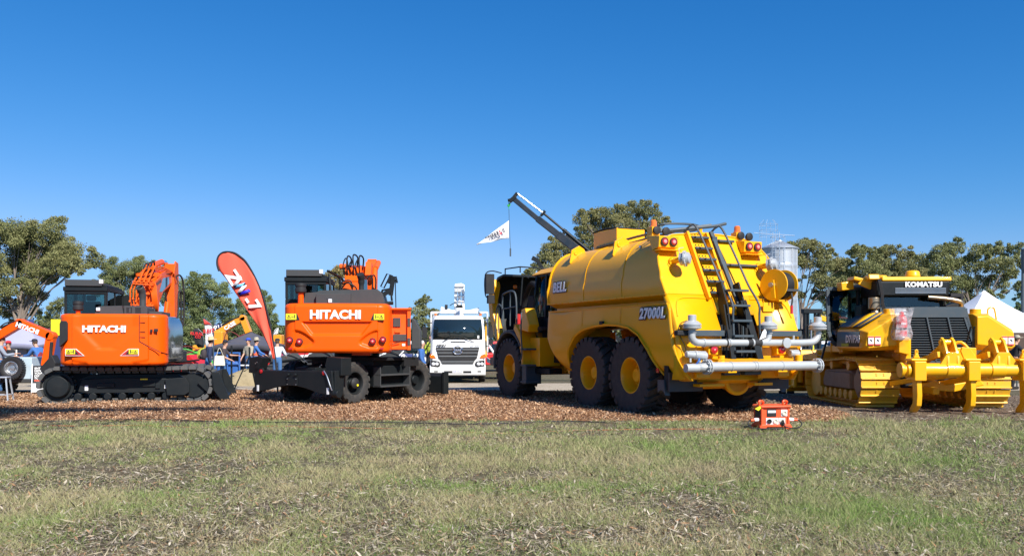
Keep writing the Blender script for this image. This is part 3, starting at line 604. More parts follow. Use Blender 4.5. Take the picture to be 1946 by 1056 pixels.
    cw = counterweight(T, -1.5, 1.12, -1.72, .3, -1.25, 1.0, 2.33, disp, parent=root, name='counterweight')
    p = M(); p.T = T
    for z0, z1, x in ((1.62, 2.3, .515),): p.box(x, x + .014, -1.80, -1.70, z0, z1)
    p.bar((.52, -1.79, 1.62), (.72, -1.775, 1.50), .014, .02); p.bar((.72, -1.775, 1.50), (1.02, -1.73, 1.34), .014, .02); p.bar((1.02, -1.64, 1.34), (1.14, -1.4, 1.28), .02, .012)
    for z in (2.1, 1.86, 1.72): p.box(.54, .66, -1.803, -1.78, z, z + .012)
    p.box(.78, .84, -1.786, -1.76, 1.86, 1.93); p.out('door_gap', 'void_black', root)
    lt = M(); lt.T = T; lt.box(.87, .97, -1.775, -1.74, 1.87, 1.95); lt.out('door_latch', 'black_plastic', root, bev=.01)
    # side grille opening at the left corner
    gr = M(); gr.T = T; gr.prism([(-1.41, 1.48), (-1.41, 2.08), (-1.37, 2.14), (-1.26, 2.14), (-1.22, 2.08), (-1.22, 1.66)], -1.765, -1.62, 'y')
    gr.out('air_grille', 'black_plastic', root, bev=.01); 
    text_obj('lettering', 'HITACHI', .225, 'white_decal', root, T @ Vector((-.33, -1.800, 1.93)), T.to_3x3() @ Vector((1, 0, 0)), (0, 0, 1), offset=.010, squeeze=1.2, ext=.012)
    for xc, fl in ((-1.04, 1), (.30, -1)):
        m = M(); m.T = T; y = -1.815
        outer = [(xc - fl * .21, 1.43), (xc + fl * .04, 1.43), (xc + fl * .24, 1.25), (xc - fl * .21, 1.25)]
        m.prism(outer, y - .012, y + .03, 'y'); q = m.out('reflector', 'white_decal', root)
        m = M(); m.T = T; m.prism([(xc - fl * .20, 1.42), (xc + fl * .035, 1.42), (xc + fl * .22, 1.26), (xc - fl * .20, 1.26)], y - .014, y + .03, 'y'); m.out('red_field', 'red_lens', q)
        m = M(); m.T = T; m.prism([(xc - fl * .19, 1.42), (xc + fl * .0, 1.42), (xc + fl * .11, 1.285), (xc - fl * .19, 1.285)], y - .016, y + .03, 'y'); m.out('black_field', 'black_decal', q)
        warn_sign(T, (xc - fl * .085, y - .016, 1.355), .22, .115, q, fl)
    # right side panel, glossy and facing the sky
    s_ = M(); s_.T = T
    rings = []
    for z, i_ in ((1.06, .07), (1.1, .02), (1.2, 0), (1.9, 0), (2.1, .03), (2.25, .10), (2.31, .2)):
        rings.append([(1.115 - i_ * .3, -1.28, z), (1.15 - i_, -1.05, z), (1.18 - i_, -.6, z), (1.2 - i_, 0.3, z), (.6, .3, z), (.6, -1.25, z)])
    s_.loft(rings); s_.out('side_door', 'mirror_panel', root, smooth=50)
    hb = M(); hb.T = T; hb.box(-.7, .7, .28, 1.5, 1.02, 1.9); hb.box(.7, 1.1, .3, 1.4, 1.02, 1.35); hb.out('deck', 'black_plastic', root, bev=.03)
    # low black tail rail and engine hood
    h = M(); h.T = T; h.prism([(-.72, 2.33), (-.62, 2.54), (-.05, 2.56), (.0, 2.33)], -1.25, -.9, 'y'); h.prism([(.0, 2.33), (.0, 2.56), (.52, 2.56), (.58, 2.50), (.58, 2.33)], -1.2, -.4, 'y')
    h.box(-.7, .9, -1.0, .1, 2.3, 2.42)
    h.box(.12, .17, -1.212, -1.2, 2.38, 2.5)
    h.out('engine_hood', 'dark_grey', root, bev=.02)
    hg = M(); hg.T = T
    for k in range(5): hg.box(.06, .2, -1.21, -1.2, 2.38 + k * .03, 2.392 + k * .03); hg.box(.28, .42, -1.21, -1.2, 2.38 + k * .03, 2.392 + k * .03)
    hg.out('hood_louvre', 'void_black', root)
    cm = M(); cm.T = T; cm.rbox((-.62, -1.27, 2.46), (.10, .05, .09)); cm.out('rear_camera', 'clear_lens', root, bev=.015)
    pc = M(); pc.T = T; pc.cyl((-1.1, -1.3, 2.3), (-1.1, -1.3, 2.45), .055, n=16); pc.out('cleaner_stem', 'orange_paint', root)
    pc = M(); pc.T = T; pc.lathe([(.10, 0), (.13, .03), (.13, .1), (.115, .12), (.115, .16), (.13, .17), (.125, .24), (.0, .26)], (-1.1, -1.3, 2.42), (0, 0, 1), 28); pc.out('pre_cleaner', 'black_plastic', root)
    ex = M(); ex.T = T; ex.tube(smooth_path([(.36, -.75, 2.5), (.36, -.75, 2.78), (.35, -.80, 2.95), (.31, -.9, 3.08)], 4), .1, 20, rs=[.085] * 5 + [.095] * 4 + [.10] * 4, caps=False); ex.out('exhaust_stack', 'dark_grey', root, solid=.012)
    cab_build(root, T, -1.74, -.66, -.35, 1.35, 1.05, 3.10, orange_inside=True)
    # boom: side outline in (y, z)
    Tb = T; T = T @ Matrix.Translation((0, 0, -.14)); bm_ = M(); bm_.T = T; bx = .20
    out_ = [(.35, 2.1), (.15, 2.55), (.25, 3.2), (.75, 3.62), (1.5, 3.82), (2.7, 3.98), (3.0, 3.9), (3.05, 3.62), (2.4, 3.45), (1.5, 3.22), (1.0, 2.9), (.75, 2.2)]
    bm_.prism(out_, bx - .22, bx + .22, 'x'); bm_.out('boom', 'orange_paint', root, bev=.02)
    bp = M(); bp.T = T; bp.prism([(.95, 3.2), (1.4, 3.62), (2.6, 3.78), (2.75, 3.6), (2.2, 3.5), (1.3, 3.22)], bx + .222, bx + .226, 'x'); bp.out('boom_sheen_plate', 'blue_gloss', root)  # bluish reflection on the boom side, put in as a coloured plate
    st = M(); st.T = T; st.prism([(2.6, 4.15), (3.1, 4.2), (3.3, 3.9), (2.95, 1.1), (2.75, 1.1), (2.62, 3.3)], bx + .02, bx + .30, 'x')
    for dx in (-.02, .28): st.prism([(2.5, 3.85), (2.75, 4.25), (3.15, 4.22), (3.2, 3.7), (2.8, 3.55)], bx + dx, bx + dx + .04, 'x')
    st.out('stick', 'orange_rough', root, bev=.012)
    cy = M(); cy.T = T; cy.cyl((bx, 1.0, 3.95), (bx, 2.3, 4.18), .085, n=18); cy.cyl((bx, .9, 3.92), (bx, 1.05, 3.96), .1, n=18); cy.cyl((bx - .12, .92, 3.9), (bx + .12, .92, 3.9), .09, n=16)
    cy.cyl((bx, .7, 3.45), (bx, .95, 3.9), .07); cy.out('stick_cylinder', 'orange_paint', root)
    cr = M(); cr.T = T; cr.cyl((bx, 2.3, 4.18), (bx, 2.85, 4.22), .045, n=14); cr.out('cylinder_rod', 'chrome', root)
    # piping cage over the boom back
    pi = M(); pi.T = T
    for k in range(5):
        x = bx - .30 + k * .03; a = k * .05
        pi.tube([(x + .0, .38, 2.55), (x - .03 + a, .10 - a * .5, 2.70), (x - .05 + a, .03, 2.95), (x - .04 + a, .02, 3.2), (x + .03 + a, .08, 3.42 - a * .5), (x + .12 + a, .2, 3.62 - a * .8), (x + .26 + a, .42, 3.80 - a)], .018, 7)
        pi.rbox((x - .05 + a, .02, 2.88 + .07 * (k % 2)), (.05, .05, .05)); pi.rbox((x + .08 + a, .14, 3.52 - a), (.05, .05, .05), (0, .6, 0))
    for k in range(5):
        x = bx + .24 - k * .03; pi.tube(smooth_path([(x, .5, 2.45), (x + .10, .15, 2.7), (x + .10, .05, 3.05), (x + .02, .2, 3.40 - k * .05), (x - .25, .45, 3.5)], 4), .02, 7)
    for z in (2.72, 2.78, 3.36, 3.42): pi.tube([(bx - .28, .0, z), (bx + .26, .02, z - .03)], .018, 7)
    for k in range(4):
        z = 3.60 + k * .05; pi.tube(smooth_path([(bx - .15 + k * .02, .3, z), (bx + .05, .9, z + .22), (bx + .20, 1.7, z + .20), (bx + .25, 2.6, z + .30 - k * .05)], 4), .02, 7)
    for k in range(3): pi.tube(smooth_path([(bx - .1 + k * .12, -.02, 3.4), (bx - .02 + k * .12, .12, 3.72), (bx + k * .1, .6, 3.92)], 4), .022, 7)
    for z, w_ in ((3.1, .3), (3.5, .26)): pi.rbox((bx, .12, z), (w_, .10, .06))
    for k in range(9): pi.bar((bx - .26 + .055 * k, .06, 2.66 + .05 * (k % 3)), (bx - .22 + .06 * k, .10, 2.80 + .06 * (k % 2)), .03, .03)
    pi.bar((bx - .2, .1, 3.62), (bx + .26, .7, 3.7), .05, .08); pi.bar((bx + .24, .1, 3.36), (bx + .26, 1.1, 3.66), .04, .06); pi.rbox((bx + .1, .5, 3.86), (.2, .16, .08), (.3, 0, .2))
    pi.rbox((bx - .02, .15, 2.98), (.20, .06, .26)); pi.out('hydraulic_piping', 'orange_rough', root)
    hs = M(); hs.T = T
    for k in range(4): hs.tube(smooth_path([(bx + .2 - k * .03, .2, 2.8), (bx + .30, .0, 2.62 - k * .03), (bx + .22, .1, 2.4), (bx + .1, .4, 2.3)], 4), .022, 7)
    for k in range(3): hs.tube(smooth_path([(bx - .05 + k * .06, .45, 3.55), (bx - .06 + k * .08, .35, 3.86), (bx - .01 + k * .08, .6, 3.98 + .03 * k), (bx + k * .05, .9, 3.8)], 4), .022, 7)
    hs.tube(smooth_path([(bx + .3, 2.7, 3.75), (bx + .42, 2.9, 3.82), (bx + .48, 3.1, 3.5), (bx + .48, 3.1, 2.4), (bx + .35, 3.0, 2.0)], 5), .028, 8)
    hs.tube(smooth_path([(bx + .3, 1.4, 3.2), (bx + .32, 1.6, 2.6), (bx + .3, 1.9, 2.35), (bx + .3, 2.5, 2.4)], 5), .022, 8)
    hs.tube(smooth_path([(.98, 0.2, 2.3), (.98, .7, 2.5), (.98, .8, 3.1), (.98, .95, 3.2), (.98, 1.15, 3.12), (.98, 1.2, 2.2)], 5), .025, 8)
    hs.out('hose', 'black_plastic', root)
    bc = M(); bc.T = T
    for dx in (-.33, .33): bc.cyl((bx + dx, .8, 1.6), (bx + dx, 1.5, 2.9), .08, n=16)
    bc.out('boom_cylinder', 'orange_paint', root)
    return root

def cab_build(root, T, x0, x1, y0, y1, z0, z1, orange_inside=False, beacon=True, zsill=None):
    """operator cab: pillars, roof with guard, glass panes you can look through to a seat"""
    zs = zsill or (z0 + (z1 - z0) * .58); pw = .07
    f = M(); f.T = T
    f.box(x0, x1, y0, y1 - .1, z0, zs)                                   # lower shell
    for x in (x0, x1 - pw):
        for y in (y0, (y0 + y1) / 2, y1 - pw): f.box(x, x + pw, y, y + pw, zs, z1 - .04)
    f.box(x0 - .02, x1 + .02, y0 - .04, y1 + .08, z1 - .12, z1); f.box(x0 + .02, x1 - .02, y0, y1, z1, z1 + .05)
    f.box(x0, x1, y0 - .01, y0 + .04, z1 - .20, z1 - .12)
    f.out('cab_shell', 'black_paint', root, bev=.02)
    g_ = M(); g_.T = T; g_.box(x0 + .06, x1 - .06, y0 - .02, y1 - .2, z1 + .05, z1 + .08); g_.box(x0 + .04, x1 - .10, y0 - .08, y0 + .06, z1 + .02, z1 + .19)
    for k in range(6): g_.box(x0 + .1 + k * (x1 - x0 - .2) / 6, x0 + .13 + k * (x1 - x0 - .2) / 6, y0, y1 - .25, z1 + .08, z1 + .14)
    g_.out('roof_guard', 'dark_grey', root, bev=.01)
    if 'cab_glass' not in MT: MT['cab_glass'] = glass_mat('cab_glass', (0.55, 0.68, 0.66))
    p = M(); p.T = T
    p.box(x0 + pw, x1 - pw, y0 + .02, y0 + .026, zs, z1 - .2); p.box(x0 + pw, x1 - pw, y1 - .05, y1 - .044, zs - .4, z1 - .12)
    p.box(x0 + .02, x0 + .026, y0 + pw, y1 - pw, zs, z1 - .12); p.box(x1 - .026, x1 - .02, y0 + pw, y1 - pw, zs, z1 - .12)
    p.out('cab_window', 'cab_glass', root)
    s_ = M(); s_.T = T; xc = (x0 + x1) / 2; s_.rbox((xc, y0 + .55, zs + .18), (.48, .12, .62), (rad(-8), 0, 0)); s_.rbox((xc, y0 + .53, zs + .58), (.26, .09, .16)); s_.rbox((xc, y0 + .8, zs - .12), (.5, .5, .14))
    s_.out('operator_seat', 'black_cloth', root, bev=.04)
    if beacon:
        b = M(); b.T = T; b.rbox((x1 - .12, y0 - .07, z1 + .14), (.11, .06, .12)); b.out('work_lamp', 'clear_lens', root, bev=.02)
    if orange_inside:
        b = M(); b.T = T; b.prism([(x1 - .3, z1 - .75), (x1 + .42, z1 - .75), (x1 + .40, z1 - .3), (x1 + .1, z1 - .12), (x1 - .1, z1 - .16)], y1 + .05, y1 + .12, 'y')
        b.out('front_guard_frame', 'black_paint', root)
def glass_mat(name, col, t=0.72):
    m = bpy.data.materials.new(name); m.use_nodes = True; n = m.node_tree; o = n.nodes['Material Output']
    tr = nd(n, 'ShaderNodeBsdfTransparent'); tr.inputs[0].default_value = (*col, 1); gl = nd(n, 'ShaderNodeBsdfGlossy'); gl.inputs['Roughness'].default_value = 0.02
    gl.inputs[0].default_value = (.9, .95, .97, 1); fr = nd(n, 'ShaderNodeFresnel'); fr.inputs[0].default_value = 1.6
    mx = nd(n, 'ShaderNodeMixShader'); n.links.new(fr.outputs[0], mx.inputs[0]); n.links.new(tr.outputs[0], mx.inputs[1]); n.links.new(gl.outputs[0], mx.inputs[2]); n.links.new(mx.outputs[0], o.inputs[0])
    return m

def wheeled_excavator():
    root = thing('wheeled_excavator', 'orange wheeled excavator seen from behind with its right service door open', 'excavator', (-4.3, 24.1, 0.02), 0)
    U = rzT(-34)
    c = M(); c.T = U
    c.prism([(-1.9, .55), (-1.9, .95), (-.6, 1.1), (.7, 1.1), (1.9, .95), (1.9, .55), (1, .42), (-1, .42)], -.38, .38, 'x'); c.cyl((0, 0, 1.0), (0, 0, 1.32), .62, n=36)
    for y in (-1.25, 1.25): c.cyl((-1.0, y, .54), (1.0, y, .54), .14, n=20); c.cyl((-.2, y, .54), (.2, y, .54), .25, n=20)
    for s_ in (-1, 1): c.box(s_ * .38, s_ * 1.15, -.62, .62, .98, 1.14); c.box(s_ * .9, s_ * 1.18, -.6, .6, .42, .98)
    c.out('chassis', 'black_paint', root, bev=.02)
    st = M(); st.T = U
    for z in (.42, .72): st.box(1.16, 1.42, -.6, .6, z, z + .04)
    for y in (-.6, .57): st.box(1.18, 1.42, y, y + .03, .42, .95)
    st.out('access_step', 'dark_grey', root, bev=.006)
    for (x, y, sd_) in ((1.0, -1.25, 1), (-1.0, -1.25, -1), (1.0, 1.25, 1), (-1.0, 1.25, -1)):
        for dx in ((0,) if y < 0 else (0, -.36)):
            e = wheel(root, (0, 0, 0), .55, .33, .29, side=1, rim='black_paint', lugs=17, lug_h=.035, lug_w=.22)
            e.location = U @ Vector((x + sd_ * dx, y, .55)); e.rotation_euler = (0, 0, rad(-34 - 90 * sd_))
    hubm = M(); hubm.T = U
    for s_ in (-1, 1): hubm.lathe([(.14, 0), (.14, .05), (.1, .09), (0, .1)], (s_ * 1.1, -1.25, .55), (s_, 0, 0), 20)
    hubm.out('hub', 'black_plastic', root)
    hc = M(); hc.T = U; hc.cyl((1.19, -1.22, .50), (1.21, -1.22, .50), .03, n=10); hc.out('hub_plug', 'yellow_decal', root)
    # stabiliser blade nearest the camera
    b = M(); b.T = U
    face = [(-1.5, .30), (-1.5, .93), (-1.2, .93), (-1.15, .86), (1.1, .88), (1.36, .90), (1.42, .34), (1.2, .30)] + [(1.0 - 2.2 * i / 10, .30 + .20 * math.sin(math.pi * (i / 10))) for i in range(1, 10)]
    b.prism(face, -2.30, -2.24, 'y')
    b.box(-1.45, 1.35, -2.24, -2.0, .84, .88); b.prism([(-2.24, .3), (-1.95, .3), (-1.9, .9), (-2.24, .9)], -1.5, -1.45, 'x'); b.prism([(-2.24, .3), (-1.95, .3), (-1.9, .9), (-2.24, .9)], 1.37, 1.42, 'x')
    b.cyl((-1.6, -2.2, .33), (-1.42, -2.2, .33), .10, n=18); b.cyl((1.34, -2.2, .33), (1.54, -2.2, .33), .10, n=18)
    for x in (-.5, .42): b.prism([(-2.1, .4), (-1.6, .5), (-1.5, .95), (-2.1, .9)], x, x + .08, 'x')
    b.prism([(-1.72, 1.2), (-1.38, 1.24), (-1.18, 1.2), (-1.3, .9), (-1.5, .78), (-1.74, .80)], -2.30, -2.05, 'y'); b.prism([(.92, 1.02), (1.0, 1.24), (1.5, 1.22), (1.5, .78), (1.06, .74)], -2.1, -1.75, 'y')
    b.box(-.22, .16, -2.325, -2.30, .50, .70); b.cyl((-.16, -2.36, .78), (-.16, -2.3, .78), .035, n=10); b.cyl((.10, -2.36, .78), (.10, -2.3, .78), .035, n=10)
    b.out('stabiliser_blade', 'black_paint', root, bev=.012)
    bb = M(); bb.T = U
    for x, z in ((-.19, .53), (.13, .53), (-.19, .67), (.13, .67), (-1.42, 1.05), (-1.36, 1.08), (1.05, 1.04), (1.0, 1.0)): bb.cyl((x, -2.345, z), (x, -2.33, z), .012, n=6)
    bb.out('bolt', 'steel', root)
    for x in (-1.24, 1.10):
        r_ = M(); r_.T = U; r_.lathe([(.055, 0), (.05, .02), (0, .03)], (x, -2.3, .84), (0, -1, 0), 20); r_.out('round_reflector', 'red_lens', root)
    for x in (-1.36, 1.24):
        r_ = M(); r_.T = U; r_.box(x - .035, x + .035, -2.312, -2.30, .32, .48); r_.out('white_label', 'white_decal', root)
    hz = M(); hz.T = U; hz.tube(smooth_path([(1.12, -2.32, .90), (1.25, -2.34, .76), (1.36, -2.35, .55), (1.40, -2.32, .42)], 5), .014, 7); hz.out('grease_hose', 'steel', root)
    # far blade
    b2 = M(); b2.T = U; b2.prism([(2.3, .12), (2.42, .12), (2.5, .66), (2.4, .72), (2.3, .62)], -1.35, 1.22, 'x'); b2.box(-.4, -.3, 1.5, 2.4, .4, .6); b2.box(.3, .4, 1.5, 2.4, .4, .6)
    b2.box(1.18, 1.26, 2.28, 2.5, .10, .74); b2.out('dozer_blade', 'black_paint', root, bev=.01)
    mud = M(); mud.T = U
    for s_ in (-1, 1): mud.prism([(-.7, 1.12), (.95, 1.12), (.95, 1.20), (-.7, 1.20)], s_ * .4, s_ * 1.3, 'x') if s_ > 0 else mud.prism([(-.7, 1.12), (.7, 1.12), (.7, 1.2), (-.7, 1.2)], -1.35, -.4, 'x')
    mud.box(.4, 1.3, .5, 1.1, .95, 1.2); mud.out('mudguard', 'void_black', root, bev=.01)
    # upper house
    T = rzT(4, (-.30, 0, 0)) @ Matrix.Diagonal((.97, 1, 1, 1))
    yr = -1.95
    def disp(x, z):
        d = 0.0
        # ledge under the lettering and trapezoid recess
        t = (2.14 - z) / .36; xl = -.92 + .28 * t; xr = .92 - .28 * t
        if t > 0: d += .07 * sst(0, .06, t) * (1 - sst(.86, 1.05, t)) * sst(xl - .03, xl + .05, x) * (1 - sst(xr - .05, xr + .03, x))
        # lamp pockets: curved upper brow
        for s_ in (-1, 1):
            u = s_ * x
            if u > .55:
                brow = 1.62 + .30 * math.sin(max(0, min(1, (u - .55) / .55)) * math.pi / 2); bot = 1.60 - .02 * (u - .55)
                low = 1.46 + .10 * (1 - min(1, (u - .55) / .3)) if u < .85 else 1.46
                d += .065 * sst(brow + .01, brow - .05, z) * sst(low - .02, low + .06, z) * sst(.55, .66, u) * (1 - sst(1.22, 1.3, u) * .6)
        return d
    counterweight(T, -1.40, 1.37, yr, .4, -.8, 1.33, 2.60, disp, rc=.3, bulge=.08, parent=root, rnd=.09)
    text_obj('lettering', 'HITACHI', .30, 'white_decal', root, T @ Vector((-.03, yr - .088, 2.30)), T.to_3x3() @ Vector((1, 0, 0)), (0, 0, 1), offset=.012, squeeze=1.10, ext=.014)
    for xc, fl in ((-1.16, 1), (1.08, -1)):
        m = M(); m.T = T; y = yr - .05; m.prism([(xc - fl * .16, 2.34), (xc + fl * .13, 2.34), (xc + fl * .20, 2.17), (xc - fl * .16, 2.17)], y - .002, y + .05, 'y'); q = m.out('sign_backing', 'black_decal', root)
        warn_sign(T, (xc - fl * .02, y - .003, 2.255), .27, .15, q, fl)
    for x, z in ((-1.22, 1.655), (-.97, 1.62), (.93, 1.63), (1.20, 1.67)):
        yy = yr - .035
        m = M(); m.T = T; m.lathe([(.088, -.03), (.088, .03), (.075, .035), (.07, .02), (0, .022)], (x, yy, z), (0, -1, 0), 28); q = m.out('tail_lamp_bezel', 'black_plastic', root)
        m = M(); m.T = T; m.lathe([(.068, .0), (.066, .04), (.03, .052), (0, .054)], (x, yy, z), (0, -1, 0), 24); m.out('tail_lamp', 'red_lens', q)
        m = M(); m.T = T; m.lathe([(.03, .05), (.02, .058), (0, .06)], (x, yy, z), (0, -1, 0), 16); m.out('tail_lamp_core', 'lens_core', q)
    for x in (-1.2, 1.17):
        m = M(); m.T = T; m.box(x - .05, x + .05, yr - .055, yr - .02, 1.42, 1.47); m.out('small_reflector', 'red_lens', root, bev=.008)
    # black engine cover
    h = M(); h.T = T
    h.prism([(-1.15, 2.60), (-1.12, 2.88), (-.62, 2.92), (-.55, 2.96), (1.0, 3.0), (1.12, 2.9), (1.2, 2.60)], -1.35, .2, 'y'); h.prism([(-.62, 2.58), (-.62, 2.86), (.3, 2.88), (.3, 2.58)], -1.5, -1.35, 'y')
    h.lathe([(.16, 0), (.16, .03), (.12, .06), (0, .065)], (-.14, -1.6, 2.575), (0, 0, 1), 20)
    h.box(-.35, -.2, -1.51, -1.49, 2.72, 2.74)
    h.out('engine_hood', 'dark_grey', root, bev=.025)
    rc = M(); rc.T = T; rc.rbox((-.24, -1.53, 2.68), (.10, .05, .10)); rc.out('rear_camera', 'clear_lens', root, bev=.015)
    pc = M(); pc.T = T; pc.cyl((-1.02, -1.5, 2.55), (-1.02, -1.5, 2.9), .075, n=16); pc.out('cleaner_stem', 'orange_paint', root)
    pc = M(); pc.T = T; pc.lathe([(.12, 0), (.15, .03), (.15, .1), (.135, .12), (.135, .17), (.15, .18), (.145, .25), (.0, .27)], (-1.02, -1.5, 2.88), (0, 0, 1), 28); pc.out('pre_cleaner', 'black_plastic', root)
    cab_build(root, T, -1.52, -.42, -1.05, .6, 1.35, 3.33, zsill=2.75)
    ar = M(); ar.T = T; ar.tube([(-.38, -1.0, 3.5), (-.12, -.4, 3.38), (-.10, .3, 3.3)], .035, 8); ar.tube([(-.36, -.9, 3.42), (-.3, -.95, 2.9)], .03, 8); ar.tube([(-.12, -.4, 3.38), (-.12, -.4, 2.9)], .03, 8); ar.out('cab_guard', 'black_paint', root)
    ex = M(); ex.T = T; ex.tube(smooth_path([(.52, -.9, 2.9), (.52, -.9, 3.15), (.52, -.93, 3.3), (.50, -1.0, 3.42)], 4), .1, 20, rs=[.07] * 5 + [.09] * 4 + [.10] * 4, caps=True); ex.out('exhaust_stack', 'black_plastic', root)
    # boom folded high, short stick
    bx = .24
    bm_ = M(); bm_.T = T; bm_.prism([(-.2, 2.7), (-.35, 3.3), (-.1, 3.66), (.5, 3.78), (2.2, 3.88), (3.0, 3.75), (2.9, 3.4), (1.8, 3.55), (.8, 3.3), (.5, 2.7)], bx - .25, bx + .2, 'x')
    bm_.out('boom', 'orange_paint', root, bev=.02)
    st = M(); st.T = T; st.prism([(1.9, 3.9), (2.5, 4.16), (3.0, 3.95), (2.6, 2.0), (2.35, 2.0)], bx + .12, bx + .4, 'x'); st.cyl((bx + .46, 1.6, 3.8), (bx + .46, 2.5, 4.05), .08, n=14); st.prism([(.3, 3.5), (.6, 3.9), (1.2, 3.85), (1.1, 3.4)], bx + .25, bx + .42, 'x'); st.cyl((bx + .5, .6, 3.1), (bx + .46, 1.2, 3.75), .07, n=14)
    st.out('stick', 'orange_rough', root, bev=.012)
    tip = M(); tip.T = T
    for k in range(5): tip.cyl((bx - .24 + k * .10, -.28, 3.2 + .02 * k), (bx - .24 + k * .10, .10, 3.74), .028, n=8); tip.rbox((bx - .24 + k * .10, -.20, 3.5), (.05, .05, .09))
    tip.box(bx - .3, bx + .24, -.34, -.28, 2.95, 3.25); tip.cyl((bx - .45, .2, 3.72), (bx - .22, .2, 3.72), .08, n=14)
    tip.out('hydraulic_piping', 'orange_rough', root, bev=.008)
    hs = M(); hs.T = T
    for k in range(6):
        x = bx - .26 + k * .085; u = (0, .05, -.04, .08, -.02, .06)[k]; hs.tube(smooth_path([(x, -.26, 3.46), (x - .03 + u * .4, -.34, 3.68 + u * .5), (x + .02 - u * .3, -.25, 3.90 + u * 1.3), (x + .06 + u * .5, -.08, 3.86 + u), (x + .05, .08, 3.62)], 5), .018 + .004 * (k % 2), 8)
    hs.tube(smooth_path([(bx - .3, -.4, 3.1), (bx - .15, -.5, 3.22), (bx + .08, -.46, 3.1), (bx + .1, -.4, 2.9)], 5), .02, 8); hs.tube(smooth_path([(bx - .25, -.4, 2.95), (bx - .35, -.42, 3.2), (bx - .1, -.4, 3.3), (bx, -.38, 3.1)], 5), .02, 8)
    for dx in (0, .09): hs.tube(smooth_path([(bx + .45 + dx, .4, 2.95), (bx + .47 + dx, .4, 3.35), (bx + .42 + dx, .35, 3.5), (bx + .32 + dx, .3, 3.4)], 5), .022, 8)
    hs.out('hose', 'black_paint', root)
    dcl = M(); dcl.T = T; dcl.box(bx + .205, bx + .209, -.1, .5, 2.9, 3.45); dcl.rbox((bx + .33, -.2, 3.12), (.10, .04, .42)); dcl.out('boom_sheen_plate', 'blue_gloss', root)  # same blue sheen plate on this boom side, plus a small one
    # mirror and grab frame at the right
    mr = M(); mr.T = T
    mr.tube([(1.02, -.9, 2.75), (1.1, -.9, 3.0), (1.32, -.9, 3.05), (1.36, -.9, 2.72)], .03, 8); mr.rbox((1.36, -.88, 3.12), (.12, .08, .52), (0, rad(8), 0)); mr.rbox((1.2, -.9, 2.93), (.42, .06, .12), (0, rad(-35), 0))
    mr.tube([(1.05, -.88, 3.1), (1.22, -.88, 3.44), (1.32, -.88, 3.42), (1.14, -.88, 3.06)], .02, 8, closed=True); mr.rbox((1.30, -.86, 3.30), (.10, .08, .24), (0, rad(18), 0)); mr.cyl((1.47, -.88, 2.45), (1.45, -.88, 3.3), .014); mr.tube([(1.36, -.88, 3.3), (1.47, -.88, 3.36), (1.5, -.88, 3.2)], .03)
    mr.tube([(1.1, -.95, 2.64), (1.4, -.95, 2.66)], .05, 8); mr.out('mirror_frame', 'black_paint', root)
    # open service door seen face on
    d = M(); d.T = T; yd = -1.0
    d.prism(rrect(1.24, 1.88, 1.40, 2.50, .03), yd, yd + .05, 'y'); d.box(1.24, 1.9, yd - .12, yd, 2.47, 2.52); d.box(1.24, 1.31, yd - .06, yd, 1.42, 2.47); d.box(1.79, 1.88, yd - .08, yd, 1.40, 2.47)
    d.box(1.31, 1.79, yd - .05, yd, 1.42, 1.50); d.box(1.45, 1.6, yd - .04, yd, 1.86, 1.92)
    for z in (1.6, 1.75, 2.05, 2.2): d.box(1.24, 1.32, yd - .08, yd - .05, z, z + .015)
    q = d.out('service_door', 'orange_rough', root, bev=.01)
    fo = M(); fo.T = T; fo.box(1.40, 1.60, yd - .04, yd - .002, 2.02, 2.26); fo.box(1.40, 1.76, yd - .04, yd - .002, 1.64, 1.82); fo.box(1.80, 1.87, yd - .095, yd - .08, 2.02, 2.25); fo.box(1.80, 1.87, yd - .095, yd - .08, 1.52, 1.72); fo.out('foam_pad', 'foam', q, bev=.01)
    fo = M(); fo.T = T; fo.box(1.65, 1.73, yd - .055, yd - .05, 1.51, 1.57); fo.out('white_sticker', 'white_decal', q)
    ls = M(); ls.T = T; ls.tube([(1.36, yd - .06, 1.56), (1.6, yd - .07, 1.62)], .012); ls.out('door_stay', 'black_plastic', q)
    fd = M(); fd.T = T; fd.prism([(1.86, 1.42), (1.86, 2.28), (1.95, 2.26), (2.12, 1.95), (2.12, 1.42)], -.2, .9, 'y'); fd.out('side_cover', 'dark_grey', root, bev=.03)
    sb = M(); sb.T = T; sb.box(-1.3, -.4, -.9, 1.2, 1.33, 2.5); sb.box(-.4, 1.3, -.7, 1.0, 1.33, 2.58); sb.out('deck', 'dark_grey', root, bev=.02)
    bk = M(); bk.T = T; bk.box(.3, .8, -1.2, -.8, 1.26, 1.33); bk.out('drip_tray', 'orange_paint', root)
    return root
tracked_excavator(); wheeled_excavator()
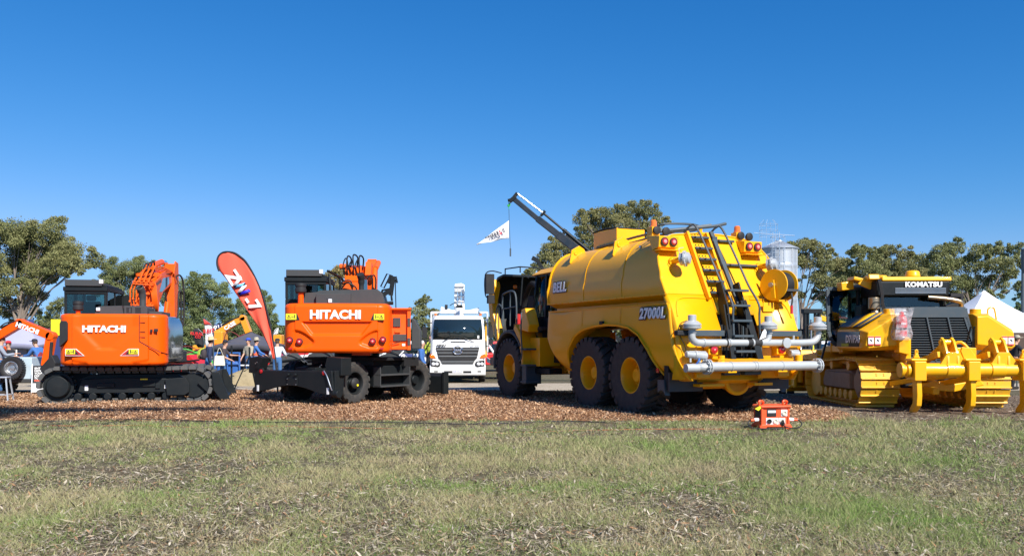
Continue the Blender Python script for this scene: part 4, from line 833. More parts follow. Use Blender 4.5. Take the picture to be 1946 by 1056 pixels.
# ------------------------------------------------------------------ articulated yellow water tanker
def tank_section(n_arc=8, yb=1.64, zb=2.62, ytop=1.60, zc=3.10, r=.78, ztop=4.04):
    """half section (y>=0) bottom to top then mirrored, listed as (y, z)"""
    half = [(yb, zb), (yb + .01, 2.95), (ytop + .005, zc)] + [(ytop - r + r * math.cos(rad(90 * i / n_arc)), zc + (ztop - .06 - zc) * math.sin(rad(90 * i / n_arc))) for i in range(1, n_arc + 1)] + [(.35, ztop - .01)]
    return half
def water_tanker():
    root = thing('water_tanker', 'big yellow articulated water tanker with a grey spray pipe across its stern', 'water tanker', (4.085, 20.09, 0.01), 114.8)
    Y = 'yellow_paint'
    xr = lambda z: -1.46 + .53 * (z - 2.6)
    # upper tank: section swept along x, rear end cut on a slope
    half = tank_section(); full = half + [(-y, z) for y, z in half[::-1]]
    m = M(); rings = []
    for k in range(8):
        t = k / 7; rings.append([((3.95 - .06 * max(0, z - 3.2)) * (1 - t) + (xr(z) + .0) * t, y * (1 - .004), z) for y, z in full])
    m.loft(rings, caps=True); m.out('tank_top', Y, root, bev=.02, smooth=50)
    # seams
    s_ = M()
    for x in (2.02, .28): s_.tube([(x, y * 1.001, z) for y, z in full], .007, 5)
    s_.tube([(3.9 - .06 * max(0, z - 3.2), y * 1.002, z) for y, z in full], .03, 6)
    s_.tube([(xr(z) - .005, y, z) for y, z in full], .022, 6)
    s_.out('weld_seam', Y, root)
    # recessed waist
    w_ = M(); w_.box(-1.42, 3.86, -1.40, 1.40, 2.40, 2.66);
    for sg in (-1, 1):
        w_.add([(3.9, sg * 1.64, 2.62), (-1.42, sg * 1.64, 2.62), (-1.42, sg * 1.40, 2.50), (3.86, sg * 1.40, 2.50)], [(0, 1, 2, 3)])
        w_.box(-1.45, 3.92, sg * 1.60, sg * 1.665, 2.60, 2.635)
    w_.out('tank_waist', Y, root)
    bt = M()
    for i in range(16):
        for sg in (-1, 1): bt.cyl((-1.2 + i * .33, sg * 1.665, 2.617), (-1.2 + i * .33, sg * 1.675, 2.617), .018, n=8)
    bt.out('rivet_row', Y, root)
    # lower side panels with the double wheel arch cut out
    def arch(x):                       # underside height of the side panel
        xs = [3.35, 3.0, 2.92, 2.7, 2.35, 1.95, 1.4, .94, .4, -.1, -.5, -.85, -1.05, -1.2, -1.42, -1.6]
        zs = [1.05, .75, .95, 1.45, 1.78, 1.93, 2.0, 2.02, 2.0, 1.93, 1.76, 1.45, 1.1, .80, .80, .82]
        return float(np.interp(-x, [-a for a in xs], zs))
    def yside(x, z): return 1.64 + .04 * math.sin(max(0, min(1, (z - .8) / 1.6)) * math.pi) - .55 * (max(0, 1.55 - z) / .75) ** 2.2 * .55
    for sg in (1, -1):
        m = M(); xs = list(np.linspace(3.88, -1.56, 70)); R_ = 12; vs = []
        for x in xs:
            zt = 2.42 if x > -1.5 else 2.40; zb = arch(x)
            if x > 3.0: zb = max(zb, .75 + (x - 3.0) ** 1.3 * 1.15)
            for j in range(R_ + 1):
                z = zt + (zb - zt) * j / R_; xx = x - (0 if x > -1.0 else (max(0, 2.45 - z) * .26 * min(1, (-1.0 - x) / .56)))
                vs.append((xx, sg * yside(x, z), z))
        m.add(vs, [(i * (R_ + 1) + j, i * (R_ + 1) + j + 1, (i + 1) * (R_ + 1) + j + 1, (i + 1) * (R_ + 1) + j) for i in range(len(xs) - 1) for j in range(R_)])
        o = m.out('side_panel', Y, root, smooth=50, solid=.02)
        e = M(); e.tube([(x, sg * (yside(x, arch(x)) + .01), arch(x)) for x in np.linspace(3.0, -1.2, 60)], .03, 6)
        ring = []
        for x in np.linspace(2.98, -1.2, 50): ring.append([(x, sg * (yside(x, arch(x)) + .05), arch(x)), (x, sg * (yside(x, arch(x)) - .35), arch(x) + .0), (x, sg * (yside(x, arch(x)) - .35), arch(x) + .025), (x, sg * (yside(x, arch(x)) + .05), arch(x) + .025)])
        e.loft(ring); e.out('wheel_arch', Y, root)
        e = M(); e.box(3.86, -1.5, sg * 1.61, sg * 1.655, 2.405, 2.43); e.tube([(2.05, sg * 1.665, 2.4), (2.05, sg * 1.672, 2.0)], .008, 5); e.tube([(.30, sg * 1.665, 2.4), (.30, sg * 1.672, 2.02)], .008, 5)
        e.out('panel_seam', Y, root)
        # front cheek under the tank
        ck = M(); ck.prism([(3.9, 2.45), (3.9, 2.3), (3.55, 1.3), (3.25, .8), (2.6, .8), (2.6, 2.45)], sg * .5, sg * 1.4, 'y'); ck.out('front_bulkhead', Y, root, bev=.03)
    fr = M(); fr.box(-1.3, 4.2, -.5, .5, 1.95, 2.5); fr.box(-1.5, 4.6, -.42, -.22, .95, 1.35); fr.box(-1.5, 4.6, .22, .42, .95, 1.35); fr.prism([(3.9, .75), (4.4, .7), (5.6, .8), (5.6, 1.6), (4.6, 1.9), (3.9, 1.9)], -.45, .45, 'y')
    for x in (0, 1.87): fr.cyl((x, -1.2, .875), (x, 1.2, .875), .2, n=18); fr.ball((x, 0, .875), .36, 14)
    fr.out('rear_frame', Y, root, bev=.02)
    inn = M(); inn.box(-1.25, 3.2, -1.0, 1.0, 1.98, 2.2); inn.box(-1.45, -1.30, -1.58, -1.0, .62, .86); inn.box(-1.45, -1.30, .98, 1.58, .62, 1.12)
    inn.out('arch_shade_box', 'void_black', root)  # black inner body added so the space behind the wheels reads as shade
    for sg in (1, -1):
        mf = M(); mf.box(-1.52, -1.48, sg * .75, sg * 1.60, .58, .98); mf.out('mud_flap', 'dark_grey', root)
        mf = M(); mf.prism([(-1.12, .55), (-1.12, .82), (-1.34, .82), (-1.40, .50), (-1.30, .60), (-1.2, .6)], sg * 1.50, sg * 1.62, 'y'); mf.out('mud_flap_bracket', 'slate_grey', root)
    rl = M(); rl.lathe([(.055, 0), (.05, .02), (0, .025)], (-1.22, 1.68, 1.02), (0, 1, 0), 18); rl.out('side_reflector', 'red_lens', root)
    sl_ = M(); sl_.rbox((1.05, 1.70, 2.07), (.12, .08, .08)); sl_.out('marker_lamp', 'black_plastic', root, bev=.01)
    # rear face: sloping panel, lower doors
    rr = M(); sect = [(yy, z) for yy, z in full]
    low = [(xr(2.62) , 2.62), (-1.62, 2.3), (-1.80, 1.90), (-1.86, 1.2), (-1.80, .84)]
    for sg in (1, -1):
        vs = []
        for x, z in low: vs += [(x, sg * .50, z), (x, sg * (1.60 if z > 1.3 else 1.52), z), (x + .1, sg * 1.66, z)]
        rr.add(vs, [(i * 3 + j, i * 3 + j + 1, i * 3 + j + 4, i * 3 + j + 3) for i in range(4) for j in range(2)])
    rr.add([(xr(2.62), -.5, 2.62), (xr(2.62), .5, 2.62), (-1.66, .5, 2.2), (-1.66, -.5, 2.2)], [(0, 1, 2, 3)])
    rr.out('rear_panel', Y, root, solid=.02, smooth=45)
    q = M()
    for sg in (1, -1):
        q.tube(smooth_path([(-1.50, sg * .52, 2.545), (-1.50, sg * 1.25, 2.545), (-1.57, sg * 1.45, 2.42), (-1.70, sg * 1.52, 2.15)], 4), .012, 6)
    q.out('panel_seam', Y, root)
    # recessed black service bay in the middle of the stern
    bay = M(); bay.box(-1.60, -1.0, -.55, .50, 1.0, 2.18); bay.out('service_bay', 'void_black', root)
    bayp = M()
    for y in (-.42, -.2, .25, .42): bayp.tube([(-1.68, y, 1.2), (-1.66, y, 2.15)], .022, 6)
    bayp.box(-1.90, -1.75, -.50, -.06, .92, 1.12); bayp.box(-1.90, -1.75, .06, .48, .92, 1.12); bayp.out('bay_frame', 'slate_grey', root, bev=.01)
    # grey strip across the stern
    st = M(); st.box(-1.93, -1.88, .50, 1.62, 1.74, 1.86); st.box(-1.93, -1.88, -1.60, -.50, 1.74, 1.86); st.out('cross_strip', 'slate_grey', root, bev=.006)
    stb = M(); stb.rbox((-1.95, 1.60, 1.80), (.14, .3, .10)); stb.tube([(-1.97, 1.74, 1.80), (-1.97, 1.66, 1.80)], .05, 10); stb.out('strip_lamp', 'black_plastic', root, bev=.02)
    # ladder on the slope; L(t, y, d): t along slope from z=2.45 up
    def L(z, y, d): return (xr(z) - d * .88, y, z + d * .47)
    ladder = M()
    for y in (.62, .10):
        ladder.loft([[L(2.50, y - .03, .0), L(2.50, y + .03, .0), L(2.50, y + .03, .12), L(2.50, y - .03, .12)], [L(4.0, y - .03, .0), L(4.0, y + .03, .0), L(4.0, y + .03, .12), L(4.0, y - .03, .12)]])
    ladder.out('ladder_stringer', 'yellow_paint', root, bev=.006)
    for k in range(6):
        z = 2.62 + k * .25; r_ = M(); c = L(z, .36, .10); r_.rbox(c, (.13, .46, .045)); r_.out('ladder_rung', 'slate_grey', root, bev=.008)
    rp = M(); 
    for k in range(6):
        z = 2.70 + k * .25
        for y in (.28, .36, .44):
            for dz in (0, .05): c = Vector(L(z + dz, y, .012)); rp.cyl(c, c + Vector((-.008, 0, .005)), .014, n=8)
    rp.out('grip_dimples', 'void_black', root)
    gb = M(); gb.bar(L(2.35, -.02, .16), L(4.02, -.02, .10), .07, .10, up=(0, 1, 0)); gb.bar(L(3.86, -.05, .04), L(3.86, -.62, .04), .10, .05); gb.bar(L(3.30, -.05, .04), L(3.30, -1.02, .04), .10, .05)
    gb.rbox(L(3.86, -.03, .08), (.14, .14, .12)); gb.rbox(L(3.30, -.03, .08), (.14, .14, .12)); gb.out('ladder_brace', 'slate_grey', root, bev=.01)
    # lower fold-down ladder
    fl = M()
    fl.prism([(-1.72, 2.02), (-1.55, 2.85), (-1.72, 2.90), (-1.95, 2.35), (-2.02, 1.9)], .40, .44, 'y'); fl.prism([(-1.72, 2.02), (-1.55, 2.85), (-1.72, 2.90), (-1.95, 2.35), (-2.02, 1.9)], -.06, -.02, 'y')
    fl.bar((-1.85, -.04, 2.5), (-2.15, -.26, 1.25), .05, .16, up=(0, 1, 0)); fl.bar((-1.85, .42, 2.4), (-2.12, .42, 1.25), .04, .12, up=(0, 1, 0)); fl.out('folding_ladder', 'black_paint', root, bev=.008)
    for k in range(5):
        z = 1.42 + k * .32; r_ = M(); r_.rbox((-2.10 + (z - 1.4) * .16, .14, z), (.16, .50, .05)); r_.out('ladder_step', 'slate_grey', root, bev=.008)
    # hand rails
    for y0 in (.36, -.34):
        hr = M(); a = L(4.0, y0 + .62 if y0 > 0 else y0 + .50, .05)
        pts = [L(4.02, y0 + .30, .02), L(4.06, y0 + .24, .22), L(3.98, y0 + .16, .30), L(3.3, y0 + .06, .30), L(2.7, y0 + .0, .30), (-1.98, y0 - .02, 2.42), (-2.0, y0 - .02, 2.1), (-2.06, y0 - .02, 1.22)]
        hr.tube(smooth_path(pts, 4), .024, 8); hr.out('hand_rail', 'slate_grey', root)
    # tail lamp clusters, beacons, spot lamps at the top corners
    for yc in (1.30, -.98):
        c = M(); z = 3.76
        c.prism([(xr(z) + .05, z - .17), (xr(z) - .20, z - .12), (xr(z) - .22, z + .12), (xr(z) + .22, z + .17)], yc - .26, yc + .24, 'y'); c.box(xr(z) - .3, xr(z) + .05, yc - .28, yc + .26, z - .19, z - .17)
        b_ = c.out('lamp_box', Y, root, bev=.01)
        for dy in (.11, -.12):
            k = M(); k.lathe([(.092, 0), (.092, .03), (.08, .035), (0, .02)], (xr(z) - .215, yc + dy, z), (-1, 0, -.06), 24); k.out('tail_lamp_rim', 'black_plastic', b_)
            k = M(); k.lathe([(.08, .02), (.06, .045), (0, .052)], (xr(z) - .215, yc + dy, z), (-1, 0, -.06), 24); k.out('tail_lamp', 'red_lens', b_)
            k = M(); k.lathe([(.045, .045), (.03, .058), (0, .06)], (xr(z) - .215, yc + dy, z), (-1, 0, -.06), 20); k.out('tail_lamp_core', 'lens_core', b_)
        s2 = M(); s2.tube([(xr(4) + .0, yc + .10, 3.9), (xr(4) - .02, yc + .10, 4.1)], .03, 6)
        s2.out('lamp_stem', 'black_paint', root)
        for dy, dz in ((.12, .27), (-.12, .26)):
            k = M(); k.lathe([(.05, -.09), (.09, -.02), (.09, .02), (.075, .03)], (xr(4) - .08, yc + dy, z + dz), (-1, 0, 0), 20); s3 = k.out('spot_lamp', 'black_plastic', root)
            k = M(); k.lathe([(.075, .022), (0, .03)], (xr(4) - .08, yc + dy, z + dz), (-1, 0, 0), 20); k.out('spot_glass', 'clear_lens', s3)
        k = M(); k.lathe([(.09, 0), (.09, .03), (.075, .04), (.07, .14), (.05, .165), (0, .17)], (xr(4) + .05, yc + .12, z + .34), (0, 0, 1), 22); k.out('beacon', 'amber_lens', root)
        k = M(); k.box(xr(4) - .05, xr(4) + .15, yc + .02, yc + .22, z + .05, z + .35); k.out('beacon_bracket', Y, root, bev=.008)
    # roof rails
    rt = M(); rt.T = Matrix.Translation((0.1, .12, -.14))
    for y in (.75, .35): rt.tube([(2.6, y, 4.16), (.8, y, 4.24), (-.2, y * .9, 4.28)], .03, 7)
    rt.tube(smooth_path([(-.3, .95, 4.30), (-.5, .85, 4.38), (-.6, .2, 4.40), (-.5, -.15, 4.36), (-.3, -.05, 4.30), (-.2, .5, 4.26)], 4), .026, 7, closed=True)
    rt.tube(smooth_path([(-.55, 1.25, 4.16), (-.8, .6, 4.24), (-.9, -.2, 4.34), (-.9, -.55, 4.42)], 5), .035, 7); rt.tube(smooth_path([(-.45, 1.2, 4.20), (-.55, .5, 4.28), (-.7, -.3, 4.40)], 4), .03, 7)
    rt.out('roof_rail', 'slate_grey', root); rs = M(); rs.tube([(-.5, 0.05, 3.9), (-.5, 0.05, 4.22)], .05, 8); rs.rbox((-.52, .05, 3.98), (.1, .2, .22)); rs.out('rail_post', Y, root)
    # filler hopper
    h = M(); HZ = -.09; h.box(1.78, 2.92, .02, .84, 3.3, 4.52 + HZ); ho = h.out('filler_hopper', Y, root, bev=.02)
    hd = M(); hd.T = Matrix.Translation((1.40, 0, HZ)); hd.box(.42, 1.48, .06, .80, 4.50, 4.535); hd.tube(smooth_path([(1.54, .84, 4.52), (1.1, .80, 4.56), (.42, .82, 4.53)], 4), .022, 6); hd.tube([(.38, .8, 4.52), (.38, .06, 4.52), (1.5, .04, 4.52)], .012, 5); hd.out('hopper_rubber', 'void_black', ho)
    for x in (.95, 3.05):
        lg = M(); lg.T = Matrix.Translation((.0, -.02, -.06)); lg.prism([(.9, 3.78), (1.34, 3.55), (1.48, 3.72), (1.42, 4.04), (1.20, 4.16), (1.06, 4.08)], x, x + .05, 'x'); lg.cyl((x - .02, 1.30, 3.97), (x + .07, 1.30, 3.97), .06, n=14); lg.out('lifting_lug', Y, root, bev=.006)
    k = M(); k.rbox((-.28, 1.50, 3.72), (.06, .05, .06)); k.out('vent_cap', 'steel', root, bev=.01)
    # spray heads high on the stern
    for yc, z in ((1.22, 3.34), (-1.10, 3.30)):
        a = Vector((xr(z) - .0, yc, z)); pb = M(); pb.cyl(a, a + Vector((-.30, -.04, .02)), .06, n=14); pb.lathe([(.1, 0), (.1, .04)], a + Vector((-.02, 0, 0)), (-1, 0, 0), 16); pb.out('spray_stub', Y, root)
        sh = M(); c = a + Vector((-.38, -.06, .03)); ax = Vector((-.75, -.6, .1)); sh.lathe([(.06, -.12), (.13, -.10), (.14, -.02), (.17, -.01), (.17, .02), (.14, .03), (.12, .10), (.05, .13), (0, .13)], c, ax, 22)
        sh.tube(smooth_path([c + Vector((0, .1, .05)), c + Vector((.02, .14, .2)), c + Vector((.05, 0, .24))], 4), .008, 5)
        for j in range(8):
            aa = j * math.pi / 4; u = ax.cross(Vector((0, 0, 1))).normalized(); v = ax.cross(u).normalized(); sh.cyl(c + (u * math.cos(aa) + v * math.sin(aa)) * .155 - ax.normalized() * .03, c + (u * math.cos(aa) + v * math.sin(aa)) * .155 + ax.normalized() * .04, .014, n=6)
        sh.out('spray_head', 'grey_pipe', root)
    # mid pipework with upright spray nozzles
    pi = M(); X = -2.05
    pi.tube(smooth_path([(X, 1.42, 1.86), (X, 1.42, 1.70), (X, 1.34, 1.62), (X, 1.2, 1.60), (X, .6, 1.60)], 5), .075, 16); pi.cyl((X, .6, 1.60), (X, -1.5, 1.60), .075, n=18)
    pi.tube(smooth_path([(X, -1.45, 1.60), (X, -1.78, 1.62), (X, -1.92, 1.72), (X, -1.94, 1.88)], 5), .075, 16)
    pi.tube(smooth_path([(X, -.30, 1.60), (X, -.50, 1.63), (X, -.56, 1.74), (X, -.56, 1.9)], 5), .07, 16)
    for y in (1.15, .5, -.1, -1.0): pi.cyl((X, y, 1.6), (X, y - .04, 1.6), .087, n=20)
    pi.lathe([(.10, 0), (.11, .02), (.11, .05), (.0, .055)], (X - .06, -.98, 1.6), (-1, 0, 0), 22); pi.cyl((X, -1.25, 1.66), (X, -1.25, 1.76), .025, n=10)
    pi.out('upper_pipe', 'grey_pipe', root, smooth=40)
    rj = M(); rj.cyl((X, .02, 1.6), (X, -.34, 1.6), .083, n=20); rj.cyl((X, .58, 1.6), (X, .55, 1.6), .088, n=20); rj.out('rubber_joint', 'black_plastic', root)
    for y in (1.42, -.56, -1.94):
        nz = M(); nz.lathe([(.09, 0), (.09, .02), (.07, .025), (.07, .06), (.18, .09), (.19, .11), (.19, .13), (.17, .135), (.17, .15), (.19, .155), (.19, .18), (.12, .24), (.085, .25), (.085, .36), (.06, .37), (0, .37)], (X, y, 1.80), (0, 0, 1), 28); nz.out('spray_nozzle', 'grey_pipe', root, smooth=30)
    cb = M()
    for y in (1.42, -1.94): cb.tube(smooth_path([(X + .05, y + .08, 2.05), (X + .1, y + .22, 1.98), (X + .12, y + .24, 1.80), (X + .1, y + .1, 1.55), (X + .1, y + .05, 1.4), (X - .0, y - .1, 1.3)], 4), .01, 5)
    cb.out('control_cable', 'black_paint', root)
    # tail lamps low on the stern and valve actuators
    for y in (.86, -.94):
        k = M(); k.prism([(-1.86, 1.32), (-2.02, 1.36), (-2.02, 1.56), (-1.86, 1.62)], y - .12, y + .12, 'y'); k.box(-2.10, -1.85, y - .15, y + .15, 1.57, 1.60); b_ = k.out('low_lamp_box', Y, root, bev=.008)
        k = M(); k.lathe([(.085, 0), (.085, .04), (.07, .05), (0, .055)], (-2.02, y, 1.46), (-1, 0, 0), 22); k.out('tail_lamp', 'red_lens', b_)
        k = M(); k.lathe([(.03, .05), (0, .06)], (-2.02, y, 1.46), (-1, 0, 0), 14); k.out('tail_lamp_core', 'lens_core', b_)
    for y, z, s_ in ((1.44, 1.36, .8), (1.20, 1.34, 1.1), (-1.30, 1.37, .9)):
        k = M(); k.lathe([(.06 * s_, -.14 * s_), (.085 * s_, -.12 * s_), (.085 * s_, .12 * s_), (.06 * s_, .14 * s_)], (-2.02, y, z), (0, 1, .1), 18); k.rbox((-2.02, y, z + .04), (.14 * s_, .18 * s_, .09 * s_)); k.cyl((-2.02, y, z), (-2.02, y, z - .16), .025, n=8); k.out('valve_actuator', 'grey_pipe', root, bev=.01)
    bl = M(); bl.tube(smooth_path([(-2.08, 1.26, 1.28), (-2.14, 1.33, 1.22), (-2.1, 1.38, 1.14)], 4), .02, 6); bl.out('blue_lever', 'blue_paint', root)
    # long lower spray bar
    sb = M(); X2 = -2.16
    sb.cyl((X2, 1.05, 1.11), (X2, -1.90, 1.11), .098, n=24); sb.tube(smooth_path([(X2, 1.05, 1.11), (X2, 1.2, 1.10), (X2 + .10, 1.32, 1.09), (X2 + .28, 1.34, 1.09)], 5), .09, 18); sb.cyl((X2 + .05, 1.25, 1.09), (X2 + .05, 1.62, 1.09), .085, n=20)
    for y in (1.08, -1.86):
        sb.lathe([(.16, 0), (.16, .03)], (X2, y, 1.11), (0, 1, 0), 26); sb.lathe([(.16, .06), (.16, .09)], (X2, y, 1.11), (0, 1, 0), 26)
        for j in range(10): a = j * math.pi / 5; sb.cyl((X2 + .135 * math.cos(a), y - .02, 1.11 + .135 * math.sin(a)), (X2 + .135 * math.cos(a), y + .12, 1.11 + .135 * math.sin(a)), .014, n=6)
    for y in (.55, -.05, -.12, -.8): sb.cyl((X2, y, 1.11), (X2, y - .03, 1.11), .108, n=22)
    sb.out('spray_bar', 'grey_pipe', root, smooth=40)
    bs = M(); bs.prism([(-2.18, 1.26), (-1.95, 1.28), (-1.90, 1.24), (-2.14, 1.20)], -1.15, .85, 'y'); bs.box(-2.2, -1.85, .40, .62, .98, 1.03); bs.box(-2.2, -1.85, -.95, -.70, .98, 1.03); bs.cyl((-2.1, .72, 1.2), (-2.1, .72, 1.34), .07, n=14); bs.cyl((-2.1, -1.35, 1.18), (-2.1, -1.35, 1.34), .08, n=14)
    bs.box(-1.98, -1.86, .9, 1.25, .88, 1.2); bs.box(-1.98, -1.86, -1.2, -.9, .88, 1.2); bs.out('bar_bracket', Y, root, bev=.01)
    ub = M(); ub.box(-1.75, -1.5, .35, 1.0, .68, .74); ub.box(-1.75, -1.5, -.95, -.45, .68, .74); ub.prism([(-1.6, .3 + .5), (-1.55, .98), (-1.2, .98), (-1.2, .6)], -.8, .9, 'y'); ub.lathe([(.30, -.06), (.36, -.04), (.36, .04), (.30, .06), (.28, 0), (.30, -.06)], (-1.4, -.25, .82), (1, 0, 0), 30); ub.out('rear_under_frame', Y, root, bev=.01)
    # hose reel
    hub = Vector((xr(2.95) - .42, -1.16, 2.86)); ax = Vector((.25, -1, 0)).normalized()
    rl2 = M(); rl2.lathe([(.30, -.20), (.345, -.20), (.345, -.17), (.26, -.16), (.22, -.10), (.12, -.09), (.12, .18), (.345, .19), (.345, .22), (.30, .22), (.1, .20), (0, .2)], hub, ax, 36); rl2.lathe([(0, -.17), (.30, -.17)], hub, ax, 36); rl2.bar(hub + ax * -.25 + Vector((-.05, 0, -.30)), hub + ax * -.25 + Vector((0, 0, .10)), .10, .03, up=ax); rl2.box(hub.x - .12, hub.x + .40, hub.y - .12, hub.y + .1, hub.z - .36, hub.z - .31); ro = rl2.out('hose_reel', Y, root, bev=.006)
    hh = M()
    for j in range(6):
        t = -.08 + j * .045; u = Vector((0, 0, 1)); v = ax.cross(u)
        hh.tube([hub + ax * t + (u * math.cos(a) + v * math.sin(a)) * .27 for a in np.linspace(0, 2 * math.pi, 24, endpoint=False)], .026, 7, closed=True)
    hh.out('coiled_hose', 'black_plastic', ro)
    k = M(); k.lathe([(.05, 0), (.05, .12), (0, .12)], hub - ax * .2, -ax, 14); k.out('reel_hub', 'steel', ro)
    k = M(); k.tube(smooth_path([hub + ax * .1 + Vector((-.28, 0, -.1)), hub + ax * .12 + Vector((-.32, 0, -.3)), hub + ax * .12 + Vector((-.30, 0, -.45))], 4), .02, 7); k.rbox(hub + ax * .1 + Vector((-.3, 0, -.12)), (.1, .34, .05)); k.out('hose_guide', 'dark_grey', ro)
    k = M(); p_ = hub + ax * .12 + Vector((-.30, 0, -.45)); k.cyl(p_, p_ - Vector((0, 0, .18)), .03, n=10); k.out('hose_nozzle', 'red_paint', ro)
    # data plates, faint
    k = M(); k.box(-1.675, -1.66, -1.05, -.75, 2.28, 2.48); k.out('data_plate', 'yellow_dozer', root)
    k = M(); k.prism([(-.34, 1.84), (-.25, 1.66), (-.42, 1.72), (-.46, 1.95)], -2.13, -2.12, 'x'); k.out('paper_tag', 'white_decal', root)
    # lettering on the tank side
    def side_text(body, x, z, size, y, slope=0.0):
        O = (x, y + .012, z)
        e = text_obj('lettering_outline', body, size, 'black_decal', root, O, (-1, 0, 0), (0, 0, 1), offset=.035 * size / .3, squeeze=.95, shear=.18, ext=.004, spacing=1.08)
        text_obj('lettering', body, size, 'white_decal', e, (x, y + .020, z), (-1, 0, 0), (0, 0, 1), offset=.012 * size / .3, squeeze=.95, shear=.18, ext=.004, spacing=1.08)
    side_text('BELL', 3.25, 3.02, .34, 1.645); side_text('27000L', -1.0, 2.22, .31, 1.675)
    # wheels
    for x in (0, 1.87):
        for sg in (1, -1): wheel(root, (x, sg * 1.33, .875), .875, .62, .395, side=sg, lugs=24, chev=True, lug_h=.05, tyre='rubber', lug_w=.3)
    for sg in (1, -1): wheel(root, (6.5, sg * 1.33, .875), .875, .62, .395, side=sg, lugs=24, lug_h=.05, lug_w=.3)
    # ---- tractor unit
    c = M()
    c.box(5.1, 8.3, -.5, .5, .75, 1.5); c.prism([(4.75, 1.0), (4.75, 2.1), (5.2, 2.35), (7.4, 2.35), (7.4, 1.0)], -.7, .7, 'y'); c.cyl((6.5, -1.2, .875), (6.5, 1.2, .875), .22, n=18)
    c.box(5.0, 5.6, .7, 1.35, .95, 1.75); c.out('front_frame', Y, root, bev=.02)
    # front fender: black arch lip with yellow step tower
    f = M(); ring = []
    for i in range(17):
        a = rad(-5 + 150 * i / 16); x = 6.5 + 1.06 * math.cos(a); z = .92 + 1.06 * math.sin(a); xi = 6.5 + .96 * math.cos(a); zi = .92 + .96 * math.sin(a)
        ring.append([(x, .95, z), (x, 1.64, z), (xi, 1.64, zi), (xi, .95, zi)])
    f.loft(ring); f.out('front_fender', 'dark_grey', root, bev=.03, smooth=50)
    f = M(); ring = [[(x, -y, z) for x, y, z in r_] for r_ in ring]; f.loft(ring); f.out('front_fender', 'dark_grey', root, bev=.03, smooth=50)
    tw_ = M(); tw_.prism([(5.52, .95), (5.52, 1.45), (5.72, 1.9), (6.05, 2.15), (6.15, 2.0), (5.85, 1.7), (5.66, 1.3), (5.62, .95)], 1.1, 1.62, 'y'); tw_.prism([(5.25, 1.9), (5.2, 2.1), (5.45, 2.58), (5.72, 2.54), (5.66, 2.3), (5.95, 1.98)], 1.25, 1.58, 'y'); tw_.out('step_tower', Y, root, bev=.03)
    stp = M(); stp.box(5.38, 5.62, 1.1, 1.6, .45, .95)
    for z in (.48, .95, 1.4): stp.box(5.2, 5.55, 1.25, 1.68, z, z + .05)
    stp.box(5.22, 5.26, 1.62, 1.66, .48, .95); stp.out('cab_step', 'slate_grey', root, bev=.01)
    hr = M(); hr.tube(smooth_path([(5.5, 1.66, 2.45), (5.45, 1.7, 2.3), (5.45, 1.7, 1.8), (5.40, 1.7, 1.4), (5.45, 1.7, 1.15), (5.60, 1.68, 1.1)], 4), .02, 7)
    hr.tube(smooth_path([(6.0, 1.58, 2.15), (6.05, 1.58, 2.9), (6.3, 1.58, 3.1), (6.9, 1.58, 3.05), (7.0, 1.58, 2.9), (7.0, 1.58, 2.1)], 4), .026, 8); hr.tube([(6.45, 1.58, 2.1), (6.45, 1.58, 3.08)], .02); hr.tube([(6.05, 1.58, 2.65), (7.0, 1.58, 2.6)], .02)
    hr.tube(smooth_path([(7.1, 1.5, 2.1), (7.15, 1.5, 2.6), (7.5, 1.5, 2.75), (7.8, 1.45, 2.3), (7.9, 1.4, 1.8)], 4), .024, 8); hr.tube([(7.45, 1.5, 1.9), (7.45, 1.5, 2.74)], .018)
    hr.out('hand_rail', 'slate_grey', root)
    # cab
    cab = M(); x0, x1, yw = 4.85, 6.35, .92
    cab.box(x0, x1, -yw, yw, 1.9, 2.3)
    for x, xt in ((x0, x0), (5.55, 5.5), (x1, x1 - .25)):
        for sg in (1, -1): cab.bar((x, sg * (yw - .04), 2.3), (xt, sg * (yw - .06), 3.55), .07, .09)
    cab.box(x0, x1 - .1, -yw + .05, yw - .05, 3.5, 3.58); cab.out('cab_frame', 'black_paint', root, bev=.015)
    cr = M(); cr.loft([[(x0 - .1, -.85, 3.58), (x0 - .1, .95, 3.58), (6.45, .95, 3.56), (6.45, -.85, 3.56)], [(x0 + .05, -.7, 3.78), (x0 + .05, .7, 3.78), (6.1, .75, 3.74), (6.1, -.7, 3.74)]]); cr.out('cab_roof', Y, root, bev=.04)
    cg = M(); cg.add([(x0, yw - .03, 2.3), (5.55, yw - .03, 2.3), (5.5, yw - .05, 3.5), (x0, yw - .05, 3.5)], [(0, 1, 2, 3)]); cg.add([(5.55, yw - .03, 2.3), (x1, yw - .03, 2.3), (x1 - .25, yw - .05, 3.5), (5.5, yw - .05, 3.5)], [(0, 1, 2, 3)])
    cg.add([(x1, -yw, 2.3), (x1, yw, 2.3), (x1 - .25, yw, 3.5), (x1 - .25, -yw, 3.5)], [(0, 1, 2, 3)]); cg.add([(x0, -yw, 2.3), (x0, yw, 2.3), (x0, yw, 3.5), (x0, -yw, 3.5)], [(0, 1, 2, 3)]); cg.out('cab_window', 'cab_glass', root, solid=.006)
    cs = M(); cs.rbox((5.3, 0, 2.75), (.14, .5, .8)); cs.rbox((5.55, 0, 2.4), (.5, .5, .14)); cs.rbox((6.0, 0, 2.6), (.1, .9, .4)); cs.out('operator_seat', 'black_cloth', root, bev=.04)
    dp = M(); dp.box(4.75, 5.6, .9, .96, 1.55, 2.3); dp.box(5.0, 5.9, .95, 1.3, 1.95, 2.05); dp.box(5.6, 6.1, .9, 1.2, 2.05, 2.35); dp.out('cab_side_box', 'black_plastic', root, bev=.02)
